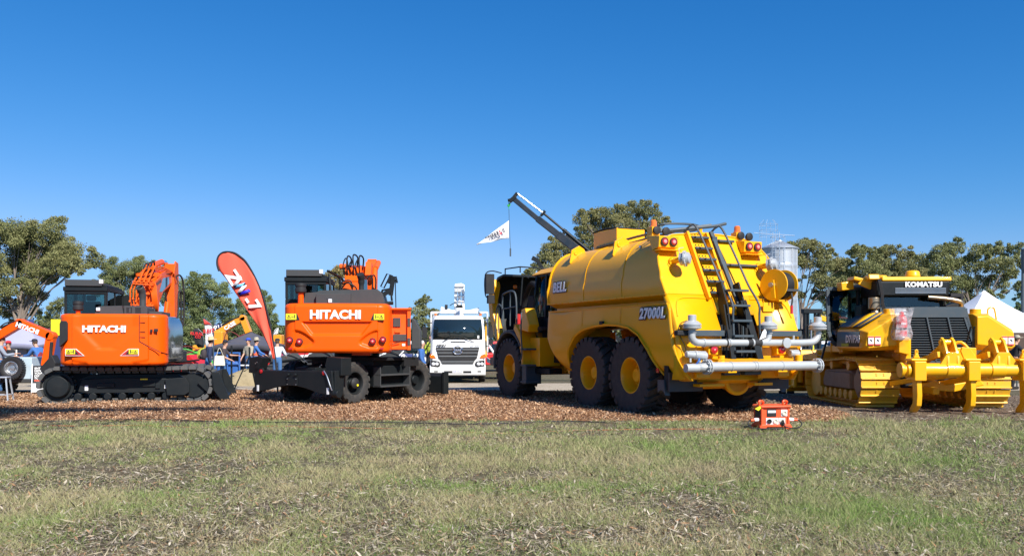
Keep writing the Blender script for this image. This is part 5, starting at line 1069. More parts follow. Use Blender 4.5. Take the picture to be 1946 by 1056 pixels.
    # engine bay and bonnet lifted forward
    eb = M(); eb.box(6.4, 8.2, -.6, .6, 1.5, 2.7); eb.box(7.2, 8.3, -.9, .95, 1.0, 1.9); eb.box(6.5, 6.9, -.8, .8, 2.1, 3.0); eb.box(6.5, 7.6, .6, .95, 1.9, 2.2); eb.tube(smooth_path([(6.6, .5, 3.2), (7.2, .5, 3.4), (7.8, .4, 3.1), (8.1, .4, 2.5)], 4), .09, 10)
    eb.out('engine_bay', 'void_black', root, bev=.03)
    fx = M(); fx.lathe([(.09, 0), (.09, .28), (0, .3)], (6.35, 1.35, 2.15), (0, 0, 1), 16); fx.out('fire_extinguisher', 'red_paint', root)
    hd2 = M(); prof = [(7.95, 1.55), (8.35, 1.9), (8.68, 2.45), (8.78, 2.95), (8.66, 3.4), (8.35, 3.66), (7.9, 3.72), (7.2, 3.66)]
    pin = [(x - .07 if x > 8 else x, z - .07) for x, z in prof]
    hd2.loft([[(x, y, z) for x, z in prof] + [(x, y, z) for x, z in pin[::-1]] for y in (-1.15, -.6, 0, .6, 1.15)]); hd2.out('raised_bonnet', 'black_paint', root, bev=.01, smooth=50)
    hy = M(); prof2 = [(8.0, 1.5), (8.40, 1.88), (8.72, 2.44), (8.82, 2.95), (8.70, 3.42), (8.40, 3.60), (8.30, 3.35), (8.48, 2.95), (8.42, 2.5), (8.1, 2.0)]
    hy.prism(prof2, 1.05, 1.27, 'y'); hy.prism(prof2, -1.27, -1.05, 'y'); hy.out('bonnet_flank', Y, root, bev=.04)
    ho2 = M(); ho2.loft([[(x + .03, y, z + .02) for x, z in prof[:6]] + [(x, y, z) for x, z in prof[:6][::-1]] for y in (-1.05, 1.05)]); ho2.out('bonnet_skin', 'dark_grey', root)
    br = M(); br.tube([(7.2, -.9, 3.72), (7.2, -.9, 3.86), (8.2, -.9, 3.9), (8.2, -.9, 3.7)], .02); br.tube([(7.2, .9, 3.72), (7.2, .9, 3.9), (8.3, .9, 3.92), (8.3, .9, 3.7)], .02); br.tube([(7.2, .9, 3.9), (7.2, -.9, 3.86)], .02); br.tube([(6.4, 1.0, 3.5), (6.5, 1.15, 3.6), (6.55, 1.2, 2.7)], .022); br.out('bonnet_rail', 'black_paint', root)
    wl = M(); wl.ball((8.0, .7, 3.35), .07); wl.out('work_lamp', 'amber_lens', root)
    mi = M(); mi.tube(smooth_path([(7.9, 1.2, 3.75), (8.1, 1.45, 3.82), (8.25, 1.6, 3.7), (8.25, 1.6, 3.1), (8.1, 1.5, 2.95)], 4), .02, 7); mi.rbox((8.15, 1.5, 3.42), (.12, .28, .62)); mi.rbox((8.15, 1.46, 2.95), (.12, .22, .26)); mi.out('mirror', 'black_plastic', root, bev=.03)
    fb = M(); fb.box(7.6, 8.6, -1.3, 1.3, .9, 1.15); fb.prism([(7.5, 1.5), (8.1, 1.6), (8.3, 1.1), (7.6, .7), (7.4, .9)], 1.0, 1.35, 'y'); fb.out('front_bumper', 'dusty_steel', root, bev=.03)
    bk = M(); bk.cyl((5.2, .3, 3.76), (5.2, .3, 3.9), .06, n=12); bk.out('cab_beacon', 'red_lens', root); an = M(); an.cyl((5.6, .5, 3.76), (5.6, .5, 4.5), .006, n=5); an.out('aerial', 'black_paint', root)
    # hydraulic gear between the units
    jn = M(); jn.box(3.9, 5.2, -.3, .3, .6, 1.2); jn.tube(smooth_path([(3.8, .7, 1.5), (4.3, .9, 1.3), (4.8, .8, 1.7), (5.1, .7, 1.6)], 4), .04, 8); jn.tube(smooth_path([(3.8, .5, 1.8), (4.3, .8, 1.6), (4.9, .6, 1.9)], 4), .035, 8); jn.box(4.2, 5.3, .5, .9, 1.05, 1.3); jn.box(4.5, 5.5, .9, 1.3, .75, .9); jn.out('articulation_joint', 'black_paint', root, bev=.02)
    return root
water_tanker()
# ------------------------------------------------------------------ yellow bulldozer with rear ripper
def film_mat(name):
    m = bpy.data.materials.new(name); m.use_nodes = True; n = m.node_tree; o = n.nodes['Material Output']; b = n.nodes['Principled BSDF']
    b.inputs['Base Color'].default_value = (.8, .8, .84, 1); b.inputs['Roughness'].default_value = .2
    tr = nd(n, 'ShaderNodeBsdfTransparent'); co = nd(n, 'ShaderNodeTexCoord'); ns = nd(n, 'ShaderNodeTexNoise', Scale=9.0, Detail=3.0); n.links.new(co.outputs['Object'], ns.inputs['Vector'])
    r = nd(n, 'ShaderNodeMapRange'); r.inputs[1].default_value = .35; r.inputs[2].default_value = .7; r.inputs[3].default_value = .03; r.inputs[4].default_value = .30; n.links.new(ns.outputs['Fac'], r.inputs[0])
    mx = nd(n, 'ShaderNodeMixShader'); n.links.new(r.outputs[0], mx.inputs[0]); n.links.new(tr.outputs[0], mx.inputs[1]); n.links.new(b.outputs[0], mx.inputs[2]); n.links.new(mx.outputs[0], o.inputs[0]); return m
def bulldozer():
    root = thing('bulldozer', 'yellow bulldozer with its cab door open and a three shank ripper behind', 'bulldozer', (10.3, 21.1, 0.02), -1.5)
    Y = 'yellow_dozer'
    # local: x right, y forward, rear of tracks at y = 0
    def dtrack(x0, x1):
        m = M(); R = .46; Yr, Yf = .50, 3.85; path = []
        # loop: rear sprocket high, top run rises to the front idler
        rear = (Yr, .62, .58); front = (Yf, .50, .46)
        pts = []
        for a in np.linspace(-90, -270, 14): pts.append((rear[0] + rear[2] * .86 * math.cos(rad(a)), .60 + (.56 if a < -180 else .56) * math.sin(rad(a)) * (1 if a > -180 else 1)))
        top = [(1.2, 1.19), (2.0, 1.14), (2.9, 1.10)]
        pts += top
        for a in np.linspace(90, -90, 12): pts.append((Yf + .48 * math.cos(rad(a)), .52 + .48 * math.sin(rad(a))))
        P2 = [Vector((p[0], p[1], 0)) for p in pts]; P2.append(P2[0].copy())
        d = [0]
        for i in range(1, len(P2)): d.append(d[-1] + (P2[i] - P2[i - 1]).length)
        S = d[-1]; cnt = int(S / .20); W = x1 - x0; xc = (x0 + x1) / 2
        def at(s):
            s %= S
            for i in range(1, len(d)):
                if s <= d[i]:
                    t = (s - d[i - 1]) / max(1e-6, d[i] - d[i - 1]); return P2[i - 1].lerp(P2[i], t), (P2[i] - P2[i - 1]).normalized()
        cen = Vector((2.1, .6, 0)); pit = S / cnt
        for k in range(cnt):
            p, t = at(k * pit); n = Vector((t.y, -t.x, 0))
            if n.dot(p - Vector((max(rear[0], min(Yf, p.x)), .58, 0))) < 0: n = -n
            X = Vector((0, t.x, t.y)); N = Vector((0, n.x, n.y))
            m.T = Matrix(((1, 0, 0, xc), (0, X.y, N.y, p.x), (0, X.z, N.z, p.y), (0, 0, 0, 1)))
            m.box(-W / 2, W / 2, -pit * .46, pit * .46, -.015, .012); m.prism([(-pit * .46, .012), (-pit * .22, .012), (-pit * .30, .06), (-pit * .42, .06)], -W / 2, W / 2, 'x')
            m.box(-.13, .13, -pit * .45, pit * .45, -.10, -.015)
            for bx in (-.09, .09):
                for by in (.02, .055): m.cyl((bx, by, .01), (bx, by, .028), .018, n=6)
        m.T = Matrix.Identity(4); return m.out('track', 'yellow_track', root, bev=.006, seg=1)
    for (a, b) in ((-1.80, -.86), (.86, 1.80)):
        dtrack(a, b)
        sg = -1 if a < 0 else 1; xo = a if a < 0 else b; xin = xo - sg * .30
        f = M(); f.prism([(.9, .42), (.95, .80), (1.4, .92), (3.1, .86), (3.3, .62), (3.3, .42)], xin - .12, xin + .12, 'x'); f.out('track_frame', 'dusty_steel', root, bev=.02)
        f = M(); f.box(xin - .05 + sg * .06, xin + sg * .22, 1.0, 2.9, .42, .82); f.out('rock_guard', 'dusty_steel', root, bev=.02)
        f = M()
        for i in range(7): f.cyl((xin - .2, 1.0 + i * .38, .27), (xin + .2, 1.0 + i * .38, .27), .125, n=16)
        for y in (1.35, 2.6): f.cyl((xin - .14, y, 1.0), (xin + .14, y, 1.0), .12, n=16)
        f.cyl((xin - .16, 3.85, .52), (xin + .16, 3.85, .52), .42, n=28); f.out('roller', 'yellow_track', root, bev=.01)
        f = M(); f.cyl((xin - .12, .50, .60), (xin + .12, .50, .60), .42, n=28)
        for k in range(13): aa = 2 * math.pi * k / 13; f.rbox((xin, .5 + .44 * math.cos(aa), .6 + .44 * math.sin(aa)), (.09, .12, .12), (aa, 0, 0))
        f.cyl((xin - .2, .50, .60), (xin + .2, .50, .60), .26, n=24); f.out('drive_sprocket', 'dusty_steel', root, bev=.01)
    b = M(); b.box(-.8, .8, .1, 3.6, .55, 1.5); b.prism([(.0, .7), (-.05, 1.9), (.4, 2.0), (.6, .6)], -.85, .85, 'x'); b.box(-.62, .62, 3.4, 4.9, .8, 2.2); b.out('hull', Y, root, bev=.03)
    # fuel-tank fenders: faceted yellow boxes left and right of the grille
    for sg in (-1, 1):
        x_in, x_out = sg * .84, sg * 1.84; xm = sg * 1.2
        rear = [(x_in, 1.42), (x_in, 2.30), (xm, 2.30), (x_out - sg * .02, 1.90), (x_out, 1.46), (x_out - sg * .1, 1.40)]
        g = M(); g.loft([[(x_in, -.30, 1.55), (x_in, -.30, 2.22), (sg * 1.1, -.30, 2.24), (sg * 1.72, -.26, 1.84), (sg * 1.78, -.24, 1.52), (sg * 1.7, -.24, 1.45)],
                                   [(x, -.05, z) for x, z in rear], [(x, 1.6, z + (.0 if z < 1.6 else .04)) for x, z in rear]])
        g.out('fender_tank', Y, root, bev=.03, smooth=30)
        g = M(); g.cyl((sg * 1.05, .2, 2.28), (sg * 1.05, .2, 2.42), .13, n=18); g.out('filler_cap', Y, root, bev=.01)
        g = M()
        if sg > 0: g.tube(smooth_path([(sg * 1.38, .25, 2.2), (sg * 1.38, .25, 2.42), (sg * 1.52, .25, 2.44), (sg * 1.58, .25, 2.16)], 4), .022, 8); g.out('grab_loop', Y, root)
        for dx in (0, .16):
            k = M(); xx = sg * 1.50 + sg * dx; k.rbox((xx, -.275 + .03 * dx, 1.64), (.13, .008, .22)); q = k.out('warning_label', 'white_decal', root)
            k = M(); k.rbox((xx, -.281 + .03 * dx, 1.735), (.13, .008, .025)); k.rbox((xx, -.281 + .03 * dx, 1.55), (.13, .008, .03)); k.out('label_mark', 'red_decal', q); k = M(); k.rbox((xx, -.281 + .03 * dx, 1.65), (.06, .008, .03), (0, .6, 0)); k.out('label_symbol', 'black_decal', q)
    # left flank decal panels: dark stripes and model number on the outer side
    dk = M(); xo = -1.845
    dk.add([(-1.80, .02, 1.98), (-1.80, 1.58, 2.02), (-1.24, 1.58, 2.355), (-1.24, .02, 2.325)], [(0, 1, 2, 3)]); dk.out('fender_top_panel', 'slate_grey', root, solid=.008)
    dk = M()
    for y0, y1 in ((.12, .22), (.55, 1.0)): dk.add([(-1.802, y0, 1.988), (-1.802, y1, 1.992), (-1.238, y1, 2.338), (-1.238, y0, 2.334)], [(0, 1, 2, 3)])
    dk.out('yellow_stripe', Y, root, solid=.008)
    dk = M(); dk.add([(xo - .004, .0, 1.50), (xo - .004, 1.55, 1.50), (xo + .012, 1.55, 1.88), (xo + .012, .0, 1.86)], [(0, 1, 2, 3)]); dk.out('side_decal', 'slate_grey', root, solid=.004)
    text_obj('model_lettering', 'D71PXi', .26, 'white_decal', root, (xo - .010, .42, 1.68), (0, -1, 0), (0.03, 0, 1), offset=.008, squeeze=1.15, ext=.003)
    dk = M(); dk.box(xo - .012, xo - .004, .7, 1.2, 1.50, 1.58); dk.out('yellow_reflector', 'yellow_green', root)
    # grille
    g = M(); outer = [(-.80, 1.28), (-.74, 2.22), (-.70, 2.42), (.62, 2.42), (.66, 2.22), (.84, 1.55), (.84, 1.30), (.62, 1.12), (-.52, 1.12)]
    g.prism(outer, -.12, .05, 'y'); g.out('grille_backing', 'void_black', root)
    g = M()
    def edge(p, q, w=.05): g.bar((p[0], -.16, p[1]), (q[0], -.16, q[1]), w, .06, up=(0, 1, 0))
    for i in range(len(outer)): edge(outer[i], outer[(i + 1) % len(outer)], .07)
    g.box(-.74, .66, -.2, -.1, 2.20, 2.42); g.prism([(.60, 2.3), (.66, 2.24), (.90, 1.6), (.86, 1.3), (.78, 1.3), (.78, 1.58), (.58, 2.2)], -.19, -.15, 'y')
    for k in range(17):
        z = 1.18 + k * .06; g.box(-.76, .66 + (.18 if z < 1.6 else .18 * (2.2 - z) / .6), -.17, -.13, z, z + .018)
    g.bar((-.30, -.19, 2.2), (-.08, -.19, 1.14), .035, .03, up=(0, 1, 0)); g.bar((.20, -.19, 2.2), (.44, -.19, 1.14), .035, .03, up=(0, 1, 0)); g.out('radiator_grille', 'slate_grey', root, bev=.004, seg=1)
    # cab
    c = M(); cz0, cz1 = 2.4, 3.32
    c.box(-1.05, .86, .25, 1.9, 1.5, 2.35); c.box(-.80, .82, .02, .32, 2.2, 2.46)
    for x, y in ((-.86, .30), (.80, .30), (-1.05, 1.0), (.80, 1.1), (-.95, 1.9), (.8, 1.9)): c.bar((x, y, 2.2), (x, y, 3.1), .09, .09)
    c.prism([(.0, 3.02), (.08, 2.86), (1.95, 2.9), (1.95, 3.25), (.0, 3.25)], -.95, .88, 'x'); c.box(-.92, .82, -.02, .1, 2.88, 3.24)
    c.rbox((-1.02, .72, 2.50), (.28, .5, .34)); c.out('cab_shell', 'black_paint', root, bev=.03)
    lv = M()
    for k in range(5): lv.box(-.50, .76, -.035, -.02, 2.94 + k * .03, 2.952 + k * .03)
    lv.out('roof_louvre', 'steel', root)
    r_ = M(); r_.prism([(-.02, 3.25), (.0, 3.36), (1.9, 3.42), (1.95, 3.25)], -.82, .92, 'x'); r_.prism([(.1, 3.3), (.15, 3.44), (.5, 3.40), (.5, 3.26)], -1.1, -.82, 'x'); r_.rbox((-1.42, .9, 3.18), (.34, .3, .22), (0, -.12, .1)); r_.rbox((-1.12, .8, 3.32), (.42, .5, .10), (0, .25, 0)); r_.prism([(-1.3, 3.2), (-1.02, 3.45), (-.85, 3.42), (-.95, 3.05)], .35, .42, 'y')
    r_.lathe([(.19, 0), (.16, .14), (.13, .17), (0, .18)], (.16, .5, 3.38), (0, 0, 1), 24); r_.lathe([(.15, 0), (.13, .06), (0, .08)], (-.55, .7, 3.38), (0, 0, 1), 24); r_.out('cab_roof', Y, root, bev=.03)
    w_ = M(); w_.box(-.82, .76, .30, .306, 2.46, 2.9); w_.box(.80, .806, .34, 1.86, 2.4, 2.9); w_.out('cab_window', 'cab_glass', root); w_ = M(); w_.box(-.9, .76, 1.88, 1.886, 2.3, 2.9); w_.out('windscreen', 'dark_glass', root)
    se = M(); se.rbox((-.05, 1.0, 2.62), (.5, .12, .6)); se.rbox((-.05, 1.2, 2.35), (.5, .5, .14)); se.out('operator_seat', 'black_cloth', root, bev=.04)
    sh = M(); sh.rbox((.12, .95, 2.72), (.10, .05, .22), (0, .3, 0)); sh.out('seat_belt', 'blue_cloth', root)
    pl = M(); pl.box(-.76, .7, .26, .29, 2.46, 2.62); pl.out('tinted_strip', 'slate_grey', root)
    wp = M(); wp.tube([(-.5, .2, 2.50), (-.1, .17, 2.53), (.1, .17, 2.53)], .014, 6); wp.out('wiper', 'black_paint', root)
    text_obj('lettering', 'KOMATSU', .165, 'white_decal', root, (.20, -.045, 3.155), (1, 0, 0), (0, 0, 1), offset=.009, squeeze=1.12, ext=.012, spacing=1.1)
    # open left door, swung back to face left-rear
    d = M(); A = Vector((-1.02, 1.05, 0)); Bp = Vector((-1.95, 1.15, 0)); 
    def dp(t, z): v = A.lerp(Bp, t); return (v.x, v.y, z)
    prof = [dp(.0, 3.12), dp(1.0, 3.12), dp(1.0, 2.9), dp(.98, 2.0), dp(.90, 1.75), dp(.75, 1.62), dp(.3, 1.62)]
    for i in range(len(prof) - 1): d.bar(prof[i], prof[i + 1], .07, .10)
    d.bar(dp(0, 3.12), dp(0, 1.9), .07, .10); d.out('cab_door', 'slate_grey', root, bev=.02)
    dg_ = M(); dg_.add([dp(0, 3.08), dp(.98, 3.08), dp(.97, 2.0), dp(.88, 1.8), dp(.74, 1.66), dp(0, 1.66)], [(0, 1, 2, 3, 4, 5)]); dg_.out('door_glass', 'cab_glass', root, solid=.006)
    dh = M(); dh.bar(dp(.55, 2.95), dp(.72, 2.82), .01, .02); dh.bar(dp(1.02, 1.8), dp(1.2, 1.15), .05, .05); dh.out('door_strut', 'black_paint', root)
    ht = M(); ht.cyl((-.98, .1, 2.55), (-.98, .1, 2.84), .14, n=20); ht.lathe([(.10, 0), (.1, .05), (.07, .1)], (-.95, .1, 2.42), (0, 0, 1), 16); ht.out('exhaust_filter', 'bronze_pipe', root, bev=.015)
    cb = M()
    for k in range(4): cb.tube(smooth_path([(-.92 + k * .02, .0, 3.3), (-.86 + k * .02, -.03, 2.95), (-.84 + k * .02, -.03, 2.65), (-.75 + k * .03, -.04, 2.4), (-.6 + k * .03, -.1, 2.3)], 4), .013, 6)
    cb.tube(smooth_path([(-1.12, .0, 2.55), (-1.05, -.05, 2.7), (-.88, -.04, 2.72)], 4), .012, 6); cb.tube(smooth_path([(-1.1, .0, 2.42), (-1.0, -.05, 2.55), (-.85, -.04, 2.68)], 4), .012, 6); cb.out('cable_loom', 'black_plastic', root)
    ep = M(); ep.tube(smooth_path([(.45, .05, 2.84), (.85, .0, 2.80), (1.18, -.02, 2.74), (1.26, .0, 2.66), (1.27, .1, 2.45)], 4), .06, 14); ep.out('bronze_tailpipe', 'bronze_pipe', root)
    lc = M(); lc.rbox((1.18, .4, 2.52), (.34, .4, .34), (0, -.3, 0)); lc.rbox((1.22, .35, 2.90), (.26, .3, .10)); lc.rbox((1.38, .4, 2.75), (.08, .4, .4)); lc.box(1.05, 1.42, .1, .45, 2.36, 2.47); lc.cyl((.94, .2, 2.0), (.94, .2, 2.9), .03, n=8); lc.out('light_cluster', 'black_plastic', root, bev=.03)
    rl = M(); rl.rbox((1.20, .08, 2.44), (.20, .06, .07)); rl.out('tail_lamp', 'red_lens', root, bev=.012); rl = M(); rl.rbox((1.25, .045, 2.44), (.06, .02, .05)); rl.out('tail_lamp_core', 'lens_core', root)
    # extinguisher in a clear bag
    e = M(); e.lathe([(.10, 0), (.125, .03), (.125, .42), (.10, .5), (.05, .54), (.05, .60), (0, .62)], (-1.0, -.42, 1.72), (0, 0, 1), 24); ex = e.out('fire_extinguisher', 'red_paint', root)
    e = M(); e.lathe([(.129, 0), (.129, .10)], (-1.0, -.42, 1.98), (0, 0, 1), 24); e.lathe([(.129, 0), (.12, .09)], (-1.0, -.42, 1.80), (0, 0, 1), 24); e.out('extinguisher_label', 'red_decal', ex)
    text_obj('extinguisher_lettering', 'FIRE', .07, 'white_decal', ex, (-1.0, -.552, 2.04), (1, 0, 0), (0, 0, 1), ext=.003)
    e = M(); e.tube([(-1.0 + .14 * math.cos(a), -.42 + .14 * math.sin(a), 1.93) for a in np.linspace(0, 6.283, 16, endpoint=False)], .018, 6, closed=True); e.box(-1.02, -.8, -.44, -.40, 1.91, 1.95); e.out('extinguisher_strap', 'black_paint', ex)
    MT['plastic_bag'] = film_mat('plastic_bag'); e = M(); e.loft([[(-1.0 + (.19 + w) * sx, -.42 + (.13 + w * .5) * sy, z) for sx, sy in ((-1, -1), (-.2, -1.2), (.3, -1.1), (1, -1), (1, 1), (-1, 1))] for z, w in ((1.66, .0), (1.8, .02), (2.05, -.03), (2.25, .01), (2.42, .05))], caps=False); e.out('plastic_bag', 'plastic_bag', root, solid=.003, bev=0)
    bx_ = M(); bx_.prism([(-1.05, 1.36), (-1.05, 1.75), (-.80, 1.72), (-.80, 1.3)], -.40, -.1, 'y'); bx_.prism([(-.85, .9), (-.85, 1.7), (-.72, 1.7), (-.72, .9)], -.3, .1, 'y'); bx_.out('corner_post', Y, root, bev=.02)
    shift = {'cab_shell', 'roof_louvre', 'cab_roof', 'cab_window', 'windscreen', 'operator_seat', 'seat_belt', 'tinted_strip', 'wiper', 'lettering', 'cab_door', 'door_glass', 'door_strut', 'exhaust_filter', 'cable_loom', 'bronze_tailpipe', 'light_cluster', 'tail_lamp', 'tail_lamp_core'}
    for ch in [x for x in COL.objects if x.parent == root and x.name.split('.')[0] in shift]: ch.location = (.0 if 'door' in ch.name else (-.26 if ch.name.split('.')[0] in ('bronze_tailpipe', 'light_cluster', 'tail_lamp', 'tail_lamp_core') else -.16), .8, -.10)
    # ripper
    rb = M(); Z = .98; Yb = -1.55
    rb.cyl((-1.28, Yb, Z), (1.36, Yb, Z), .155, n=30); rb.lathe([(.12, 0), (.17, .02), (.17, .10), (.13, .12), (.13, .16), (.17, .18), (.17, .24)], (-1.28, Yb, Z), (-1, 0, 0), 28); rb.lathe([(.12, 0), (.17, .02), (.17, .10), (.13, .12)], (1.28, Yb, Z), (1, 0, 0), 28)
    for x in (-.37, .62): rb.cyl((x - .14, Yb, Z), (x + .16, Yb, Z), .175, n=30)
    rb.out('ripper_beam', Y, root, smooth=40, bev=.01)
    for x in (-1.14, .05, 1.24):
        p = M(); p.box(x - .14, x + .13, Yb - .24, Yb + .22, Z - .24, Z + .20); p.box(x - .20, x + .16, Yb - .2, Yb + .18, Z + .20, Z + .26); p.prism([(x - .09, Z + .26), (x - .04, Z + .38), (x + .02, Z + .38), (x + .07, Z + .26)], Yb - .05, Yb + .05, 'y'); p.out('shank_pocket', Y, root, bev=.025)
        p = M(); p.tube(smooth_path([(x - .02, Yb, Z + .34), (x - .02, Yb, Z + .44), (x + .02, Yb, Z + .44), (x + .02, Yb, Z + .34)], 3), .018, 6); p.out('pin_loop', Y, root)
        p = M(); prof = [(Yb - .17, Z - .22), (Yb - .20, .42), (Yb - .16, .18), (Yb + .06, .02), (Yb + .24, .0), (Yb + .20, .10), (Yb + .05, .24), (Yb + .04, .45), (Yb + .07, Z - .22)]; p.prism(prof, x - .07, x + .05, 'x'); p.out('ripper_shank', Y, root, bev=.02)
    for x in (-.36, .76):         # tall clevis brackets with cylinder eyes
        for dx in (-.11, .11):
            p = M(); p.prism([(Yb - .12, Z), (Yb - .10, Z + .3), (Yb + .10, Z + .66), (Yb + .22, Z + .74), (Yb + .34, Z + .66), (Yb + .30, Z + .3), (Yb + .12, Z)], x + dx - .03, x + dx + .03, 'x'); p.out('clevis_plate', Y, root, bev=.015)
        p = M(); p.cyl((x - .16, Yb + .22, Z + .62), (x + .16, Yb + .22, Z + .62), .07, n=18); p.prism([(x - .30, Z + .10), (x - .12, Z + .4), (x + .12, Z + .4), (x + .34, Z + .10)], Yb - .09, Yb - .03, 'y'); p.out('clevis_pin', Y, root, bev=.01)
        p = M(); p.cyl((x, Yb + .22, Z + .62), (x - .02, -.1, 1.05), .075, n=16); p.out('lift_cylinder', Y, root)
        p = M(); p.bar((x - .22, Yb + .1, Z + .35), (x - .50, -.15, 1.0), .10, .14); p.bar((x, Yb, Z - .1), (x, .1, .72), .14, .16); p.bar((x - .3, Yb, Z - .12), (x - .75, -.1, .6), .10, .12); p.out('ripper_arm', Y, root, bev=.015)
    p = M(); p.prism([(.0, Z), (-.18, Z + .42), (-.15, Z + .52), (.02, Z + .50), (.24, Z + .18), (.2, Z)], Yb - .06, Yb + .0, 'y'); p.tube(smooth_path([(-.4 + .15, Yb + .4, Z + .5), (.0, Yb + .3, Z + .62), (.25, Yb + .2, Z + .3)], 4), .04, 8); p.box(-.25, .35, Yb + .3, Yb + .6, Z + .25, Z + .5); p.out('centre_bracket', Y, root, bev=.02)
    p = M(); p.cyl((-.16, Yb + .5, Z + .2), (-.10, Yb + .5, Z + .72), .02, n=8); p.bar((.16, Yb + .5, Z + .35), (.22, Yb + .3, Z + .98), .03, .03); p.bar((.34, Yb + .5, Z + .35), (.30, Yb + .3, Z + .98), .03, .03); p.out('lever', 'black_paint', root)
    p = M(); p.prism([(-.72, .55), (-.2, .7), (.2, .6), (.9, .72), (1.0, .58), (.3, .42), (-.3, .45)], -.35, .05, 'y'); p.box(-.45, -.3, Yb + .7, -.1, .38, .55); p.out('drawbar', Y, root, bev=.03)
    dr = M(); dr.box(-.85, .88, -.08, .3, .5, 1.15); dr.out('rear_hull_plate', 'void_black', root)
    # front push frame and blade
    bl = M()
    prof = [(5.35, .12), (5.25, .35), (5.18, .7), (5.22, 1.05), (5.38, 1.38), (5.46, 1.38), (5.32, 1.05), (5.28, .7), (5.34, .38), (5.45, .12)]
    bl.prism(prof, -2.05, 2.15, 'x')
    for sg in (-1, 1): bl.box(sg * 1.1, sg * 1.25, 3.6, 5.3, .5, .72); bl.prism([(4.3, .25), (4.3, 1.3), (5.25, 1.25), (5.25, .2)], sg * 1.5, sg * 1.56, 'x')
    for z in (.25, 1.2): bl.box(-2.05, 2.15, 5.0, 5.28, z, z + .06)
    bl.box(-1.98, -1.90, 4.85, 5.25, .25, 1.25); bl.box(-1.65, -1.57, 4.85, 5.25, .25, 1.25); bl.cyl((-1.78, 4.95, .4), (-1.78, 4.95, 1.2), .10, n=14)
    bl.out('blade', Y, root, bev=.02)
    fs = M(); fs.prism([(1.85, 1.34), (1.85, 1.52), (2.9, 1.52), (3.4, 1.5), (3.6, 1.34)], -1.60, -.75, 'x'); fs.prism([(3.0, 1.1), (3.0, 1.34), (4.6, 1.22), (5.2, 1.25), (5.2, 1.1)], -1.9, -.8, 'x'); fs.box(-1.62, -1.2, 2.0, 2.06, 1.3, 1.62); fs.box(-1.62, -1.2, 2.7, 2.76, 1.3, 1.62); fs.out('step_frame', Y, root, bev=.02)
    hd = M(); hd.prism([(1.9, 1.5), (1.9, 2.35), (4.7, 2.1), (4.95, 1.9), (4.95, 1.2)], -.55, .55, 'x'); hd.out('bonnet', Y, root, bev=.05)
    return root
bulldozer()
